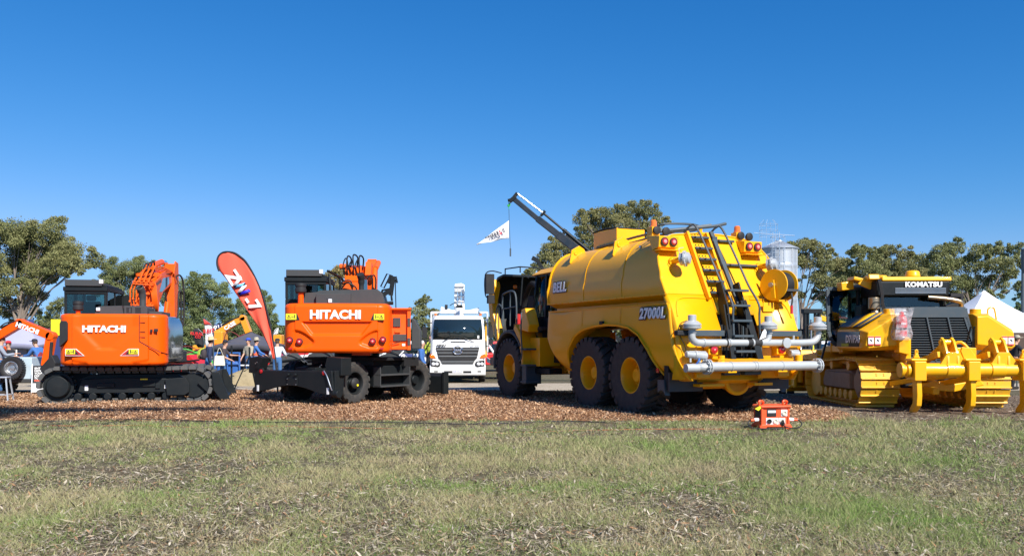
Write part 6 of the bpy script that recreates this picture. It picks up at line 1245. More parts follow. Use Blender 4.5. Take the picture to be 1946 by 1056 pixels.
# ------------------------------------------------------------------ white crane truck facing the camera
def white_truck():
    root = thing('crane_truck', 'white crane truck parked nose-on behind the display with a raised white lattice arm', 'truck', (-2.2, 35.2, 0.015), 2)
    W = 'white_paint'; hw = 1.12
    c = M()
    sec = lambda z: 0.0 if z < 1.2 else (z - 1.2) * .09            # front face leans back above the grille
    rings = []
    for z, w_, i_ in ((.55, hw - .02, 0.04), (.62, hw, 0), (1.2, hw, 0), (1.72, hw - .01, .03), (2.55, hw - .07, .06), (2.68, hw - .12, .12), (2.74, hw - .3, .3)):
        y0 = sec(z) + i_; rings.append([(-w_ + .10, y0, z), (w_ - .10, y0, z), (w_, y0 + .12, z), (w_, 1.75, z), (-w_, 1.75, z), (-w_, y0 + .12, z)])
    c.loft(rings); c.out('cab', W, root, bev=.025, smooth=50)
    def fy(z): return sec(z) + .03 + (max(0, z - 1.72) * .04)
    g = M(); g.loft([[(-1.0, fy(1.75) - .03, 1.75), (1.0, fy(1.75) - .03, 1.75)], [(-1.0, fy(2.1) - .05, 2.1), (1.0, fy(2.1) - .05, 2.1)], [(-.95, fy(2.56) - .03, 2.56), (.95, fy(2.56) - .03, 2.56)]], caps=False, closed=False)
    g.out('windscreen', 'dark_glass', root, solid=.01, bev=.0)
    wg = M()
    for sg in (-1, 1): wg.add([(sg * (hw + .004), .55, 1.8), (sg * (hw + .004), 1.5, 1.8), (sg * (hw - .05), 1.5, 2.5), (sg * (hw - .05), .62, 2.5)], [(0, 1, 2, 3)])
    wg.out('side_window', 'dark_glass', root, solid=.01)
    wp = M(); wp.tube([(-.62, fy(1.72) - .05, 1.64), (-.3, fy(1.85) - .08, 1.84)], .014, 6); wp.tube([(.66, fy(1.72) - .05, 1.64), (.25, fy(1.85) - .08, 1.82)], .014, 6); wp.tube([(-.34, fy(1.85) - .08, 1.83), (.34, fy(1.85) - .08, 1.82)], .012, 6); wp.out('wiper', 'black_paint', root)
    ds = M(); ds.box(-.28, .32, -.02 + sec(1.66), .02 + sec(1.66), 1.64, 1.66); ds.out('bonnet_slot', 'black_paint', root)
    gr = M()
    gr.prism([(-.88, 1.42), (.88, 1.42), (.78, .98), (.70, .90), (-.70, .90), (-.78, .98)], -.03, .05, 'y'); gr.prism([(-.70, .92), (.70, .92), (.60, .70), (-.60, .70)], -.035, .05, 'y'); gr.out('grille', 'black_plastic', root, bev=.01)
    gl = M()
    for z, w_, h_ in ((1.33, .86, .05), (1.20, .82, .04), (1.06, .78, .05), (.84, .66, .05), (.75, .62, .04)): gl.box(-w_, w_, -.05, -.03, z - h_ / 2, z + h_ / 2)
    gl.out('grille_bar', 'grille_silver', root, bev=.008)
    em = M(); em.tube([(.19 * math.cos(a), -.075, 1.30 + .16 * math.sin(a)) for a in np.linspace(0, 2 * math.pi, 24, endpoint=False)], .022, 8, closed=True); em.tube(smooth_path([(-.14, -.07, 1.38), (-.10, -.07, 1.27), (0, -.07, 1.33), (.10, -.07, 1.27), (.14, -.07, 1.38)], 4), .018, 6); em.tube(smooth_path([(-.14, -.07, 1.22), (-.10, -.07, 1.33), (0, -.07, 1.27), (.10, -.07, 1.33), (.14, -.07, 1.22)], 4), .018, 6); em.out('emblem', 'chrome', root)
    text_obj('lettering', 'HINO', .12, 'dark_grey', root, (-.66, -.012, 1.50), (1, 0, 0), (0, 0, 1), offset=.006, squeeze=1.2)
    text_obj('lettering', 'GT 1322', .09, 'dark_grey', root, (.70, -.012, 1.50), (1, 0, 0), (0, 0, 1), squeeze=1.1)
    bp = M(); bp.prism([(-.06, .28), (-.10, .34), (-.10, .66), (-.04, .72), (.25, .72), (.25, .28)], -hw - .01, hw + .01, 'x'); bp.out('bumper', W, root, bev=.03)
    bs = M(); bs.box(-.55, -.22, -.105, -.09, .38, .47); bs.box(.22, .55, -.105, -.09, .38, .47); bs.box(-.95, -.8, -.105, -.09, .42, .47); bs.box(.8, .95, -.105, -.09, .42, .47); bs.out('bumper_vent', 'black_plastic', root, bev=.01)
    pl = M(); pl.box(-.20, .20, -.12, -.10, .39, .50); p_ = pl.out('number_plate', 'white_decal', root)
    text_obj('plate_lettering', 'XB 23ZX', .10, 'blue_decal', p_, (0, -.122, .445), (1, 0, 0), (0, 0, 1))
    for sg in (-1, 1):
        h = M(); h.prism([(sg * 1.08, .90), (sg * 1.08, .66), (sg * .78, .62), (sg * .70, .68), (sg * .74, .84), (sg * .9, .88)], -.115, .02, 'y'); h.out('headlamp_housing', 'black_plastic', root, bev=.01)
        for dx in (.84, .98): h = M(); h.lathe([(.07, 0), (.05, .02), (0, .03)], (sg * dx, -.115, .75), (0, -1, 0), 20); h.out('headlamp', 'clear_lens', root)
        h = M(); h.prism([(sg * 1.10, 1.16), (sg * .95, 1.10), (sg * .88, .98), (sg * 1.10, .98), (sg * 1.14, 1.06)], -.03, .08, 'y'); h.out('indicator', 'amber_lens', root, bev=.01)
        m_ = M(); m_.rbox((sg * 1.34, .05, 2.02), (.20, .10, .46)); m_.rbox((sg * 1.34, .05, 1.64), (.18, .10, .2)); m_.tube([(sg * 1.06, .2, 2.42), (sg * 1.32, .08, 2.38), (sg * 1.34, .06, 1.5), (sg * 1.1, .2, 1.45)], .02, 7); m_.out('mirror', 'black_plastic', root, bev=.025)
        st = M(); st.box(sg * 1.12, sg * 1.0, .3, 1.0, .45, .62); st.out('cab_step', W, root, bev=.02)
        k = M(); k.lathe([(.06, 0), (.06, .08), (0, .09)], (sg * .92, .4, 2.72), (0, 0, 1), 14); k.out('roof_lamp', 'amber_lens', root)
    ss = M(); ss.box(.80, .87, fy(1.8) - .07, fy(1.8) - .06, 1.78, 1.90); ss.out('window_sticker', 'white_decal', root)
    fr = M(); fr.box(-.42, .42, .2, 8.0, .55, .95); fr.box(-1.1, 1.1, .1, .5, .30, .5); fr.out('chassis', 'void_black', root, bev=.02)
    bd = M(); bd.box(-1.22, 1.22, 2.6, 8.2, 1.05, 1.22)
    for sg in (-1, 1):
        for y in (2.6, 4.4, 6.2, 8.1): bd.bar((sg * 1.22, y, 1.2), (sg * 1.22, y, 2.95), .07, .07)
        for z in (1.6, 2.05, 2.5, 2.9): bd.bar((sg * 1.22, 2.6, z), (sg * 1.22, 8.1, z), .05, .08)
    bd.bar((-1.22, 2.6, 2.92), (1.22, 2.6, 2.92), .08, .10); bd.bar((-1.22, 2.6, 2.6), (1.22, 2.6, 2.6), .05, .05); bd.out('tray', W, root, bev=.01)
    ys = M()
    for sg in (-1, 1): ys.bar((sg * 1.16, 2.35, 1.0), (sg * 1.16, 2.35, 2.5), .06, .06)
    ys.out('yellow_upright', 'yellow_dozer', root)
    cr = M(); cr.rbox((0, 2.2, 2.93), (1.6, .3, .16)); cr.rbox((-.55, 2.2, 3.02), (.5, .26, .14), (0, rad(18), 0)); cr.rbox((.62, 2.2, 3.0), (.5, .26, .12), (0, rad(-14), 0)); cr.cyl((0, 2.2, 1.0), (0, 2.2, 3.1), .22, n=18); cr.out('crane_base', W, root, bev=.02)
    am = M()
    for x in (-.15, .0, .17): am.bar((x, 2.25, 3.0), (x, 2.45, 4.12), .09, .12)
    for k in range(5): am.box(-.2, .22, 2.2, 2.4, 3.15 + k * .22, 3.20 + k * .22)
    am.prism([(-.22, 3.9), (-.18, 4.15), (.1, 4.18), (.24, 4.1), (.22, 3.9)], 2.3, 2.6, 'y'); am.out('crane_arm', W, root, bev=.012)
    ah = M(); ah.rbox((.02, 2.12, 3.14), (.26, .16, .18)); ah.rbox((-.55, 2.1, 3.14), (.12, .12, .2)); ah.tube(smooth_path([(-.4, 2.1, 3.2), (-.2, 2.05, 3.3), (0, 2.1, 3.2)], 4), .02, 6); ah.out('crane_valve', 'black_plastic', root, bev=.01)
    st = M(); st.tube([(1.3, 4, 1.5), (1.9, 4.2, .55)], .05); st.prism([(1.2, .95), (2.0, .45), (2.0, .35), (1.2, .75)], 3.5, 5.5, 'y'); st.out('side_ramp', W, root)
    for x in (-.98, .98):
        for y in (1.0, 6.0, 7.2): e = wheel(root, (0, 0, 0), .48, .28, .27, side=1, rim='white_paint', lugs=30, lug_h=.015, lug_w=.2, chev=False); e.location = (x, y, .48); e.rotation_euler = (0, 0, rad(-90 if x > 0 else 90))
    return root
white_truck()

# ------------------------------------------------------------------ dark boom crane behind the tanker with a hanging flag
def boom_crane():
    Yc = 34.0; s = Yc / F
    base = Vector((6.1, Yc, 0)); root = thing('boom_crane', 'dark grey telescopic boom crane rising behind the yellow tanker', 'crane', base, 0)
    def q(px, py, dy=0): v = P(px, py, Yc); return Vector((v.x - base.x, dy, v.z))
    a, b = q(1300, 612), q(1082, 456)
    m = M(); m.bar(q(1306, 640), q(1060, 446), .30, .27, up=(0, 1, 0)); m.bar(q(1063, 448), q(1021, 415), .24, .21, up=(0, 1, 0)); m.bar(q(1023, 417), q(974, 376), .18, .17, up=(0, 1, 0)); m.out('boom', 'boom_dark', root, bev=.015)
    m = M(); m.bar(q(980, 374), q(968, 383), .14, .22, up=(0, 1, 0)); m.bar(q(968, 383), q(967, 378), .1, .1); m.bar(q(974, 378), q(983, 367), .12, .14, up=(0, 1, 0)); m.prism([(q(1034, 408).x, q(1034, 408).z), (q(1026, 412).x, q(1026, 412).z), (q(1034, 398).x, q(1034, 398).z)], -.08, .08, 'y'); m.bar(q(1028, 410), q(1036, 401), .1, .12, up=(0, 1, 0)); m.bar(q(1070, 446), q(1075, 436), .12, .12, up=(0, 1, 0)); m.out('boom_head', 'black_paint', root, bev=.01)
    m = M(); m.cyl(q(984, 368.5), q(1035, 407), .03, n=10); m.out('extension_rod', 'steel', root)
    m = M(); m.cyl(q(1034, 406), q(1072, 438), .045, n=10); m.cyl(q(1070, 436), q(1125, 482), .07, n=12); m.tube([q(1075, 446), q(1130, 492)], .03, 6); m.out('extension_cylinder', 'black_paint', root)
    m = M(); m.cyl(Vector((0, 0, .9)), Vector((0, 0, 3.4)), .3, n=20); m.rbox((0, 0, 3.1), (.9, .6, .7)); m.box(-1.2, 6, -1.1, 1.1, .95, 1.15); m.box(-1.2, 6, -.4, .4, .6, .95); m.out('pedestal', 'slate_grey', root, bev=.02)
    for x in (-.6, 4.6, 5.5):
        for y in (-.95, .95): wheel(root, (x, y, .48), .48, .28, .27, side=1 if y > 0 else -1, rim='white_paint', lugs=24, lug_h=.015, chev=False)
    m = M(); m.bar(q(1036, 515, .3), q(1022, 494, .3), .12, .14, up=(0, 1, 0)); m.rbox(q(1017, 491, .3), (.26, .2, .16), (0, rad(25), 0)); m.bar(q(1036, 515, .3), q(1060, 560, .3), .14, .14, up=(0, 1, 0)); m.bar(q(1060, 560, .3), Vector((-1.0, .3, 1.1)), .16, .16, up=(0, 1, 0)); m.out('folded_jib', 'black_paint', root, bev=.01)
    m = M(); m.tube([q(967, 384), q(967, 398)], .012, 5); m.tube(smooth_path([q(967, 386), q(969, 389), q(966, 392), q(965, 389)], 4), .03, 6); m.out('hook', 'green_paint', root)
    m = M(); m.tube([q(967, 392), q(968, 430), q(970, 472)], .010, 5); m.cyl(q(970, 472), q(970, 487), .03, n=8); m.out('hoist_line', 'slate_grey', root)
    fl = thing('hanging_flag', 'white pennant with black and red writing flying from the crane hoist line', 'flag', P(967, 455, Yc - .06), 0)
    o = P(967, 455, Yc - .06)
    m = M(); N = 24; vs = []
    top = lambda t: np.interp(t, [0, .3, .6, 1], [419, 432, 446, 464]); bot = lambda t: np.interp(t, [0, .25, .5, .8, 1], [453, 454.5, 459, 462, 465])
    for i in range(N + 1):
        t = i / N
        for j in range(9):
            v = P(967 - 61 * t, top(t) + (bot(t) - top(t)) * j / 8, Yc - .06) - o; v.y += .10 * math.sin(t * 9 + j * .5) * t; vs.append(tuple(v))
    m.add(vs, [(i * 9 + j, i * 9 + j + 1, (i + 1) * 9 + j + 1, (i + 1) * 9 + j) for i in range(N) for j in range(8)]); m.out('flag_cloth', 'flag_white', fl, solid=.006)
    def ft(t_, px, py, sz, mt, sh): 
        v = P(px, py, Yc - .06) - o; text_obj('lettering', t_, sz, mt, fl, (v.x, v.y - .13, v.z), (1, 0, .30), (-.1, 0, 1), offset=.008, squeeze=.9, ext=.002, shear=sh)
    ft('II', 957, 439, .22, 'black_decal', -.1); ft('S', 951, 442.5, .24, 'red_decal', -.1); [ft(c_, x_, y_, s_, 'black_decal', 0) for c_, x_, y_, s_ in (('R', 945.5, 443, .155), ('X', 940.5, 445, .135), ('Z', 936, 447, .12), ('i', 932.5, 448.5, .11), ('w', 928.5, 450, .09), ('w', 923.5, 452, .075))]
boom_crane()

# ------------------------------------------------------------------ orange portable power box
def power_box():
    root = thing('power_box', 'small orange portable power distribution box on the grass edge', 'power box', P(1466, 652, 16.2) * 1.0, 6)
    root.location.z = 0.02
    O = 'box_orange'
    m = M(); m.box(-.26, .26, -.17, .17, .06, .40); m.out('box_body', O, root, bev=.02)
    m = M(); m.box(-.30, .30, -.21, .21, .38, .44); m.out('lid', O, root, bev=.03)
    m = M(); m.prism([(-.31, 0), (-.20, 0), (-.17, .04), (.17, .04), (.20, 0), (.31, 0), (.31, .05), (.27, .09), (-.27, .09), (-.31, .05)], -.22, -.14, 'y'); m.prism([(-.31, 0), (-.20, 0), (-.17, .04), (.17, .04), (.20, 0), (.31, 0), (.31, .05), (.27, .09), (-.27, .09), (-.31, .05)], .14, .22, 'y')
    for x in (-.28, .26): m.box(x, x + .03, -.2, .2, .04, .09)
    m.out('skid_base', O, root, bev=.012)
    m = M()
    for x in (-.27, .235):
        for y in (-.19, .16): m.box(x, x + .035, y, y + .03, .08, .39)
    m.out('frame_post', O, root, bev=.008)
    for x in (-.24, .22):
        m = M(); m.tube(smooth_path([(x - .06, -.16, .43), (x - .07, -.17, .50), (x - .03, -.15, .52), (x + .06, -.05, .49), (x + .05, .0, .43)], 4), .022, 8); m.out('carry_handle', O, root)
    k = M(); k.box(-.16, .02, -.185, -.165, .23, .36); dsp = k.out('breaker_window', 'black_plastic', root, bev=.008)
    k = M(); k.box(-.145, .005, -.19, -.186, .30, .345); k.out('breaker_row', 'clear_lens', dsp)
    for x, z in ((.17, .295), (-.12, .145), (.0, .145), (.13, .145)):
        k = M(); k.box(x - .06, x + .06, -.185, -.165, z - .06, z + .06); sk = k.out('socket_plate', 'white_decal', root, bev=.006)
        k = M(); k.lathe([(.042, 0), (.045, .02), (.03, .022), (.03, .008), (0, .008)], (x, -.185, z), (0, -1, 0), 20); k.out('socket', 'canvas' if x > -.1 else 'black_plastic', sk)
    k = M(); k.box(-.268, -.26, -.12, .12, .20, .34); k.out('side_vent', 'black_plastic', root)
    for sg in (-1, 1):
        k = M(); k.cyl((sg * .27, -.1, .17), (sg * .38, -.11, .165), .035, n=14); k.out('plug_body', 'white_decal', root, bev=.005)
        k = M(); k.cyl((sg * .38, -.11, .165), (sg * .45, -.12, .16), .028, n=12); k.cyl((sg * .25, -.1, .17), (sg * .29, -.1, .17), .045, n=14); k.out('plug_collar', O, root)
    k = M(); k.cyl((.13, -.19, .13), (.12, -.25, .10), .035, n=12); k.tube(smooth_path([(.12, -.24, .10), (.16, -.27, .05), (.30, -.25, .02), (.44, -.2, .03), (.52, -.15, .08), (.50, -.12, .14), (.45, -.12, .16)], 5), .012, 6); k.tube(smooth_path([(-.45, -.12, .16), (-.50, -.13, .12), (-.46, -.18, .03), (-.2, -.26, .015), (.1, -.28, .02)], 5), .012, 6); k.out('power_lead', 'black_plastic', root)
    k = M(); k.prism([(-.40, .38), (-.30, .43), (-.27, .40), (-.33, .34)], -.2, -.196, 'y'); k.out('yellow_tag', 'yellow_decal', root)
power_box()
m = M(); pts = [P(x, 652, GY(y)) for x, y in ((15, 805), (150, 801), (300, 800), (430, 803), (600, 805), (760, 806), (900, 807), (1050, 803), (1150, 805))]; 
m.tube(smooth_path([(p.x, p.y, .022 + .008 * ((i * 7) % 3)) for i, p in enumerate(pts)], 10), .011, 6); tag(m.out('power_cable', 'black_plastic'), 'long black cable lying along the edge of the wood chips', 'cable')
m = M(); pts = [P(x, 652, GY(y)) for x, y in ((60, 808), (160, 811), (260, 809), (380, 812), (500, 811), (620, 813), (760, 815), (880, 822), (950, 824), (1100, 818), (1260, 817), (1400, 816), (1440, 815))]
m.tube(smooth_path([(p.x, p.y, .006 + .008 * ((i * 5) % 3)) for i, p in enumerate(pts)], 10), .008, 6); tag(m.out('extension_cord', 'cord_orange'), 'thin orange extension cord half hidden in the grass', 'cord')
# ------------------------------------------------------------------ people
def skin_mesh(name, verts, edges, radii, material, parent, sub=2, root=0):
    me = bpy.data.meshes.new(name); me.from_pydata([tuple(v) for v in verts], edges, []); me.materials.append(MT[material])
    o = bpy.data.objects.new(name, me); COL.objects.link(o); o.parent = parent
    sk = o.modifiers.new('skin', 'SKIN'); sk.use_smooth_shade = True
    d = me.skin_vertices[0].data
    for i, r in enumerate(radii): d[i].radius = r if isinstance(r, tuple) else (r, r); d[i].use_root = (i == root)
    if sub: s_ = o.modifiers.new('sub', 'SUBSURF'); s_.levels = sub; s_.render_levels = sub
    return o
def person(loc, face, label, H=1.75, lean=0, arms=((15, 5, 25), (15, 5, 25)), legs=((4, 2), (-4, 6)), shirt='navy_cloth', trousers='denim', hat=None, hair='hair_brown', long_sleeves=True, skirt=None, head_turn=0, vest=None, sit=False, group=None):
    """face: heading in degrees (0 = away from the camera). arms: (forward, out, elbow) for left and right"""
    root = thing('person', label, 'person', loc, face, group); k = H / 1.75
    def rx(v, a): c, s = math.cos(rad(a)), math.sin(rad(a)); return Vector((v.x, v.y * c + v.z * s, v.z * c - v.y * s))
    hip = Vector((0, 0, .95)) * k
    if sit: hip = Vector((0, 0, .5)) * k
    V = []; E = []; R_ = []
    def add(p, r, par=None):
        V.append(Vector(p)); R_.append(tuple(x * k for x in r) if isinstance(r, tuple) else r * k)
        if par is not None: E.append((par, len(V) - 1))
        return len(V) - 1
    sp = lambda z, y=0, x=0: hip + rx(Vector((x * k, y * k, z * k)), lean)
    i0 = add(hip, (.155, .105)); i1 = add(sp(.2), (.145, .10), i0); i2 = add(sp(.40, .01), (.16, .11), i1); i3 = add(sp(.51), (.085, .075), i2)
    i4 = add(sp(.585, .02), .052, i3); i5 = add(sp(.66, .04), (.07, .082), i4); i6 = add(sp(.75, .035), (.073, .09), i5); i7 = add(sp(.80, .03), .05, i6)
    i8 = add(sp(.68, .125), .017, i5)       # nose
    A = []
    for n, (f_, o_, e_) in enumerate(arms):
        sg = -1 if n == 0 else 1
        s0 = add(sp(.47, 0, sg * .19), .058, i2)
        a = rad(f_ + lean * .3); d1 = Vector((sg * math.sin(rad(o_)), math.sin(a) * math.cos(rad(o_)), -math.cos(a) * math.cos(rad(o_))))
        el = V[s0] + d1 * .29 * k; s1 = add(el, .042, s0)
        a2 = a + rad(e_); d2 = Vector((sg * math.sin(rad(o_)) * .3 - sg * .12, math.sin(a2), -math.cos(a2))).normalized(); wr = el + d2 * .25 * k
        s2 = add(wr, .027, s1); s3 = add(wr + d2 * .06 * k, (.036, .02), s2)
        side = d2.cross(Vector((0, 0, 1))) if abs(d2.z) < .9 else Vector((0, 1, 0)); side.normalize(); dn = d2.cross(side)
        for q in range(4):
            L = (.075, .085, .08, .06)[q] * k; b0 = wr + d2 * .075 * k + side * (q - 1.5) * .018 * k; f1 = add(b0, .010, s3); f2 = add(b0 + (d2 + dn * .15).normalized() * L * .55, .009, f1); add(b0 + (d2 + dn * .5).normalized() * L, .008, f2)
        t1 = add(wr + d2 * .035 * k - side * .038 * k, .011, s3); add(V[t1] + (d2 * .6 - side * .5).normalized() * .045 * k, .009, t1)
        A.append((s0, s1, s2))
    Lg = []
    for n, (f_, kn) in enumerate(legs):
        sg = -1 if n == 0 else 1
        h0 = add(hip + Vector((sg * .095 * k, 0, -.06 * k)), .088, i0); a = rad(f_); d = Vector((sg * .03, math.sin(a), -math.cos(a))); kne = V[h0] + d * .42 * k; h1 = add(kne, .062, h0)
        a2 = rad(f_ - kn); an = kne + Vector((0, math.sin(a2), -math.cos(a2))) * .41 * k; h2 = add(an, .04, h1); h3 = add((an.x, an.y + .03, max(.035, an.z - .06)), .04, h2); h4 = add((an.x, an.y + .16 * k, .03), .034, h3); Lg.append((h0, h1, h2, h3, h4))
    skin_mesh('body', V, E, R_, 'skin', root, 1)
    def cover(name, ids, scale_add, mtl, sub=1):
        mp = {}; vs = []; rs = []; es = []
        for c in ids:
            for i in c:
                if i not in mp: mp[i] = len(vs); vs.append(V[i]); r = R_[i]; rs.append(tuple(x + scale_add for x in r) if isinstance(r, tuple) else (r + scale_add,) * 2)
            for a_, b_ in zip(c[:-1], c[1:]):
                if (mp[a_], mp[b_]) not in es: es.append((mp[a_], mp[b_]))
        return skin_mesh(name, vs, es, rs, mtl, root, sub)
    if vest: cover('vest', [(i0, i1, i2)], .032, vest)
    chains = [(i0, i1, i2, i3)] + [(i2,) + (a[:3] if long_sleeves else a[:2]) for a in A]
    cover('shirt', chains, .016, shirt)
    if skirt:
        m = M(); rings = []
        for z, r in ((1.02, .15), (.9, .19), (.6, .24), (.34, .29)): rings.append([(math.cos(t) * r * k * (1 + .07 * math.sin(6 * t)), math.sin(t) * r * .8 * k * (1 + .07 * math.sin(6 * t)), z * k) for t in np.linspace(0, 2 * math.pi, 36, endpoint=False)])
        m.loft(rings); m.out('skirt', skirt, root, smooth=60)
    else: cover('trousers', [(i1, i0)] + [(i0,) + l[:3] for l in Lg], .018, trousers)
    for n, l in enumerate(Lg):
        m = M(); p = V[l[3]]; m.rbox((p.x, p.y + .05 * k, .05), (.09 * k, .27 * k, .09)); m.out('shoe', 'shoe', root, bev=.03)
    hc = V[i6]; 
    for sg in (-1, 1):
        m = M(); m.ball(V[i5] + Vector((sg * .03, .078, .045)) * k, .009 * k, 8); m.out('eye', 'black_decal', root)
        m = M(); m.ball(V[i5] + Vector((sg * .074, -.005, .02)) * k, .022 * k, 8, sc=(.4, .8, 1.2)); m.out('ear', 'skin', root)
    m = M(); m.rbox(V[i5] + Vector((0, .083, -.025)) * k, (.04 * k, .006, .008)); m.out('mouth', 'dark_red', root)
    if hair:
        m = M(); m.ball(hc + Vector((0, -.022, -.012)) * k, .098 * k, 14, sc=(.88, .98, .98)); m.out('hair', hair, root, smooth=60)
    if hat == 'straw' or hat == 'khaki_brim':
        m = M(); c = V[i7] + Vector((0, 0, -.03)); rb = .20 if hat == 'straw' else .165
        m.lathe([(rb * k, .0), (rb * .98 * k, .012), (.105 * k, .005), (.098 * k, .10 * k), (.07 * k, .135 * k), (0, .125 * k)], c, (0, -.12, 1), 26); m.out('hat', 'straw' if hat == 'straw' else 'khaki', root, smooth=50)
    elif hat:
        m = M(); c = V[i6] + Vector((0, -.005, .02)) * k; m.lathe([(.102 * k, 0), (.10 * k, .04 * k), (.07 * k, .085 * k), (0, .10 * k)], c, (0, -.15, 1), 22); m.rbox(c + Vector((0, .13, .008)) * k, (.13 * k, .13 * k, .012), (.15, 0, 0)); m.out('cap', hat, root, bev=.004, smooth=50)
    return root, V, dict(hip=i0, chest=i2, arms=A, neck=i3, head=i6)
def PG(px, Y): v = P(px, 652, Y); v.z = 0.015; return v
r_, V_, J_ = person(PG(395, 31), -58, 'man in a straw hat and navy jumper carrying a backpack beside the excavator blade', shirt='navy_cloth', hat='straw', arms=((-5, 6, 30), (-12, 6, 20)), lean=6)
m = M(); c = V_[J_['chest']]; m.ball((0, c.y - .2, c.z - .14), .16, 14, sc=(1.0, .7, 1.45)); m.ball((0, c.y - .3, c.z - .24), .11, 12, sc=(1.0, .6, 1.0))
b_ = tag(m.out('backpack', 'brown_shirt', None, smooth=60), 'dark backpack with yellow-green piping on the straw-hatted man', 'backpack'); b_.location = r_.location; b_.rotation_euler = r_.rotation_euler
m = M(); m.tube(smooth_path([(-.10, c.y - .16, c.z + .08), (-.1, c.y - .34, c.z - .02), (-.1, c.y - .37, c.z - .26), (.1, c.y - .37, c.z - .26), (.1, c.y - .34, c.z - .02), (.10, c.y - .16, c.z + .08)], 5), .018, 6); m.out('piping', 'yellow_green', b_)
r_, V_, J_ = person(PG(424, 31.6), -80, 'woman in a dark cap and brown top with a cream tote bag on her shoulder', H=1.66, shirt='brown_shirt', hat='dark_cap', arms=((42, 5, 45), (10, 6, 55)), long_sleeves=False, lean=4)
m = M(); m.loft([[(x, y, z) for x, y in ((-.02, -.22), (.07, -.22), (.07, .16), (-.02, .16))] for z in (.78, .80)] + [[(x, y, z) for x, y in ((.0, -.2), (.05, -.2), (.05, .14), (.0, .14))] for z in (1.12, 1.14)]); b_ = tag(m.out('tote_bag', 'canvas', None, bev=.02), 'cream canvas tote bag hanging from the woman in brown', 'bag'); b_.location = r_.location + Vector((-.0, -.28, 0)); b_.rotation_euler = r_.rotation_euler
m = M(); m.tube(smooth_path([(.02, -.14, 1.13), (.0, -.04, 1.42), (.02, .10, 1.13)], 6), .01, 5); m.out('bag_strap', 'canvas', b_)
person(PG(473, 36), 150, 'man in a bright blue cap and pale grey shirt near the grey marquee', shirt='khaki', trousers='denim', hat='cap_blue', long_sleeves=False)
person(PG(486, 37.5), -70, 'man in a brimmed hat and coral vest over blue sleeves beside the grey marquee', shirt='blue_cloth', vest='hivis_orange', hat='khaki_brim', arms=((20, 20, 40), (35, 10, 30)))
person(PG(527, 34.5), 10, 'stout man in a white shirt seen from behind left of the wheeled excavator', H=1.72, shirt='white_cloth', hat='dark_cap', arms=((10, 22, 60), (10, 26, 60)), long_sleeves=True)
person(PG(801, 30), -95, 'person in a long blue dress beside the white truck', H=1.66, shirt='blue_cloth', skirt='blue_cloth', hair='hair_white', arms=((2, 4, 20), (4, 4, 24)))
person(PG(1925, 30), -88, 'man in a khaki cap and black hooded jacket at the right edge', H=1.82, shirt='black_cloth', trousers='black_cloth', hat='khaki', arms=((25, 8, 40), (40, 8, 30)), lean=8)
person(PG(1889, 32), -85, 'young person in a dark jacket leaning forward beside the black marquee pole', H=1.68, shirt='navy_cloth', trousers='black_cloth', hair='hair_brown', arms=((45, 6, 40), (38, 6, 50)), lean=16)
person(PG(1497, 27.3), 30, 'person in blue jeans standing between the tanker and the dozer blade', H=1.72, shirt='white_cloth', trousers='denim', hair='hair_brown')
person(PG(-2, 27), -60, 'person in a grey jumper at the far left edge behind the stool', H=1.8, shirt='grey_cloth', trousers='denim', arms=((25, 5, 60), (30, 5, 70)), lean=4)
person(PG(17, 30), 170, 'person in a red cap and black top looking down behind the spare wheel', H=1.62, shirt='black_cloth', trousers='black_cloth', hat='cap_red', arms=((40, 5, 70), (40, 5, 70)))
person(PG(77, 31), 70, 'person in a maroon vest over blue sleeves bending under the small orange digger arm', H=1.74, shirt='blue_cloth', vest='maroon_cloth', trousers='denim', hat='dark_cap', arms=((30, 8, 50), (24, 8, 60)), lean=20)
person(PG(818, 41), 185, 'person in a yellow-green shirt standing left of the white truck mirror', H=1.95, shirt='yellow_green', trousers='black_cloth', hair='hair_brown')
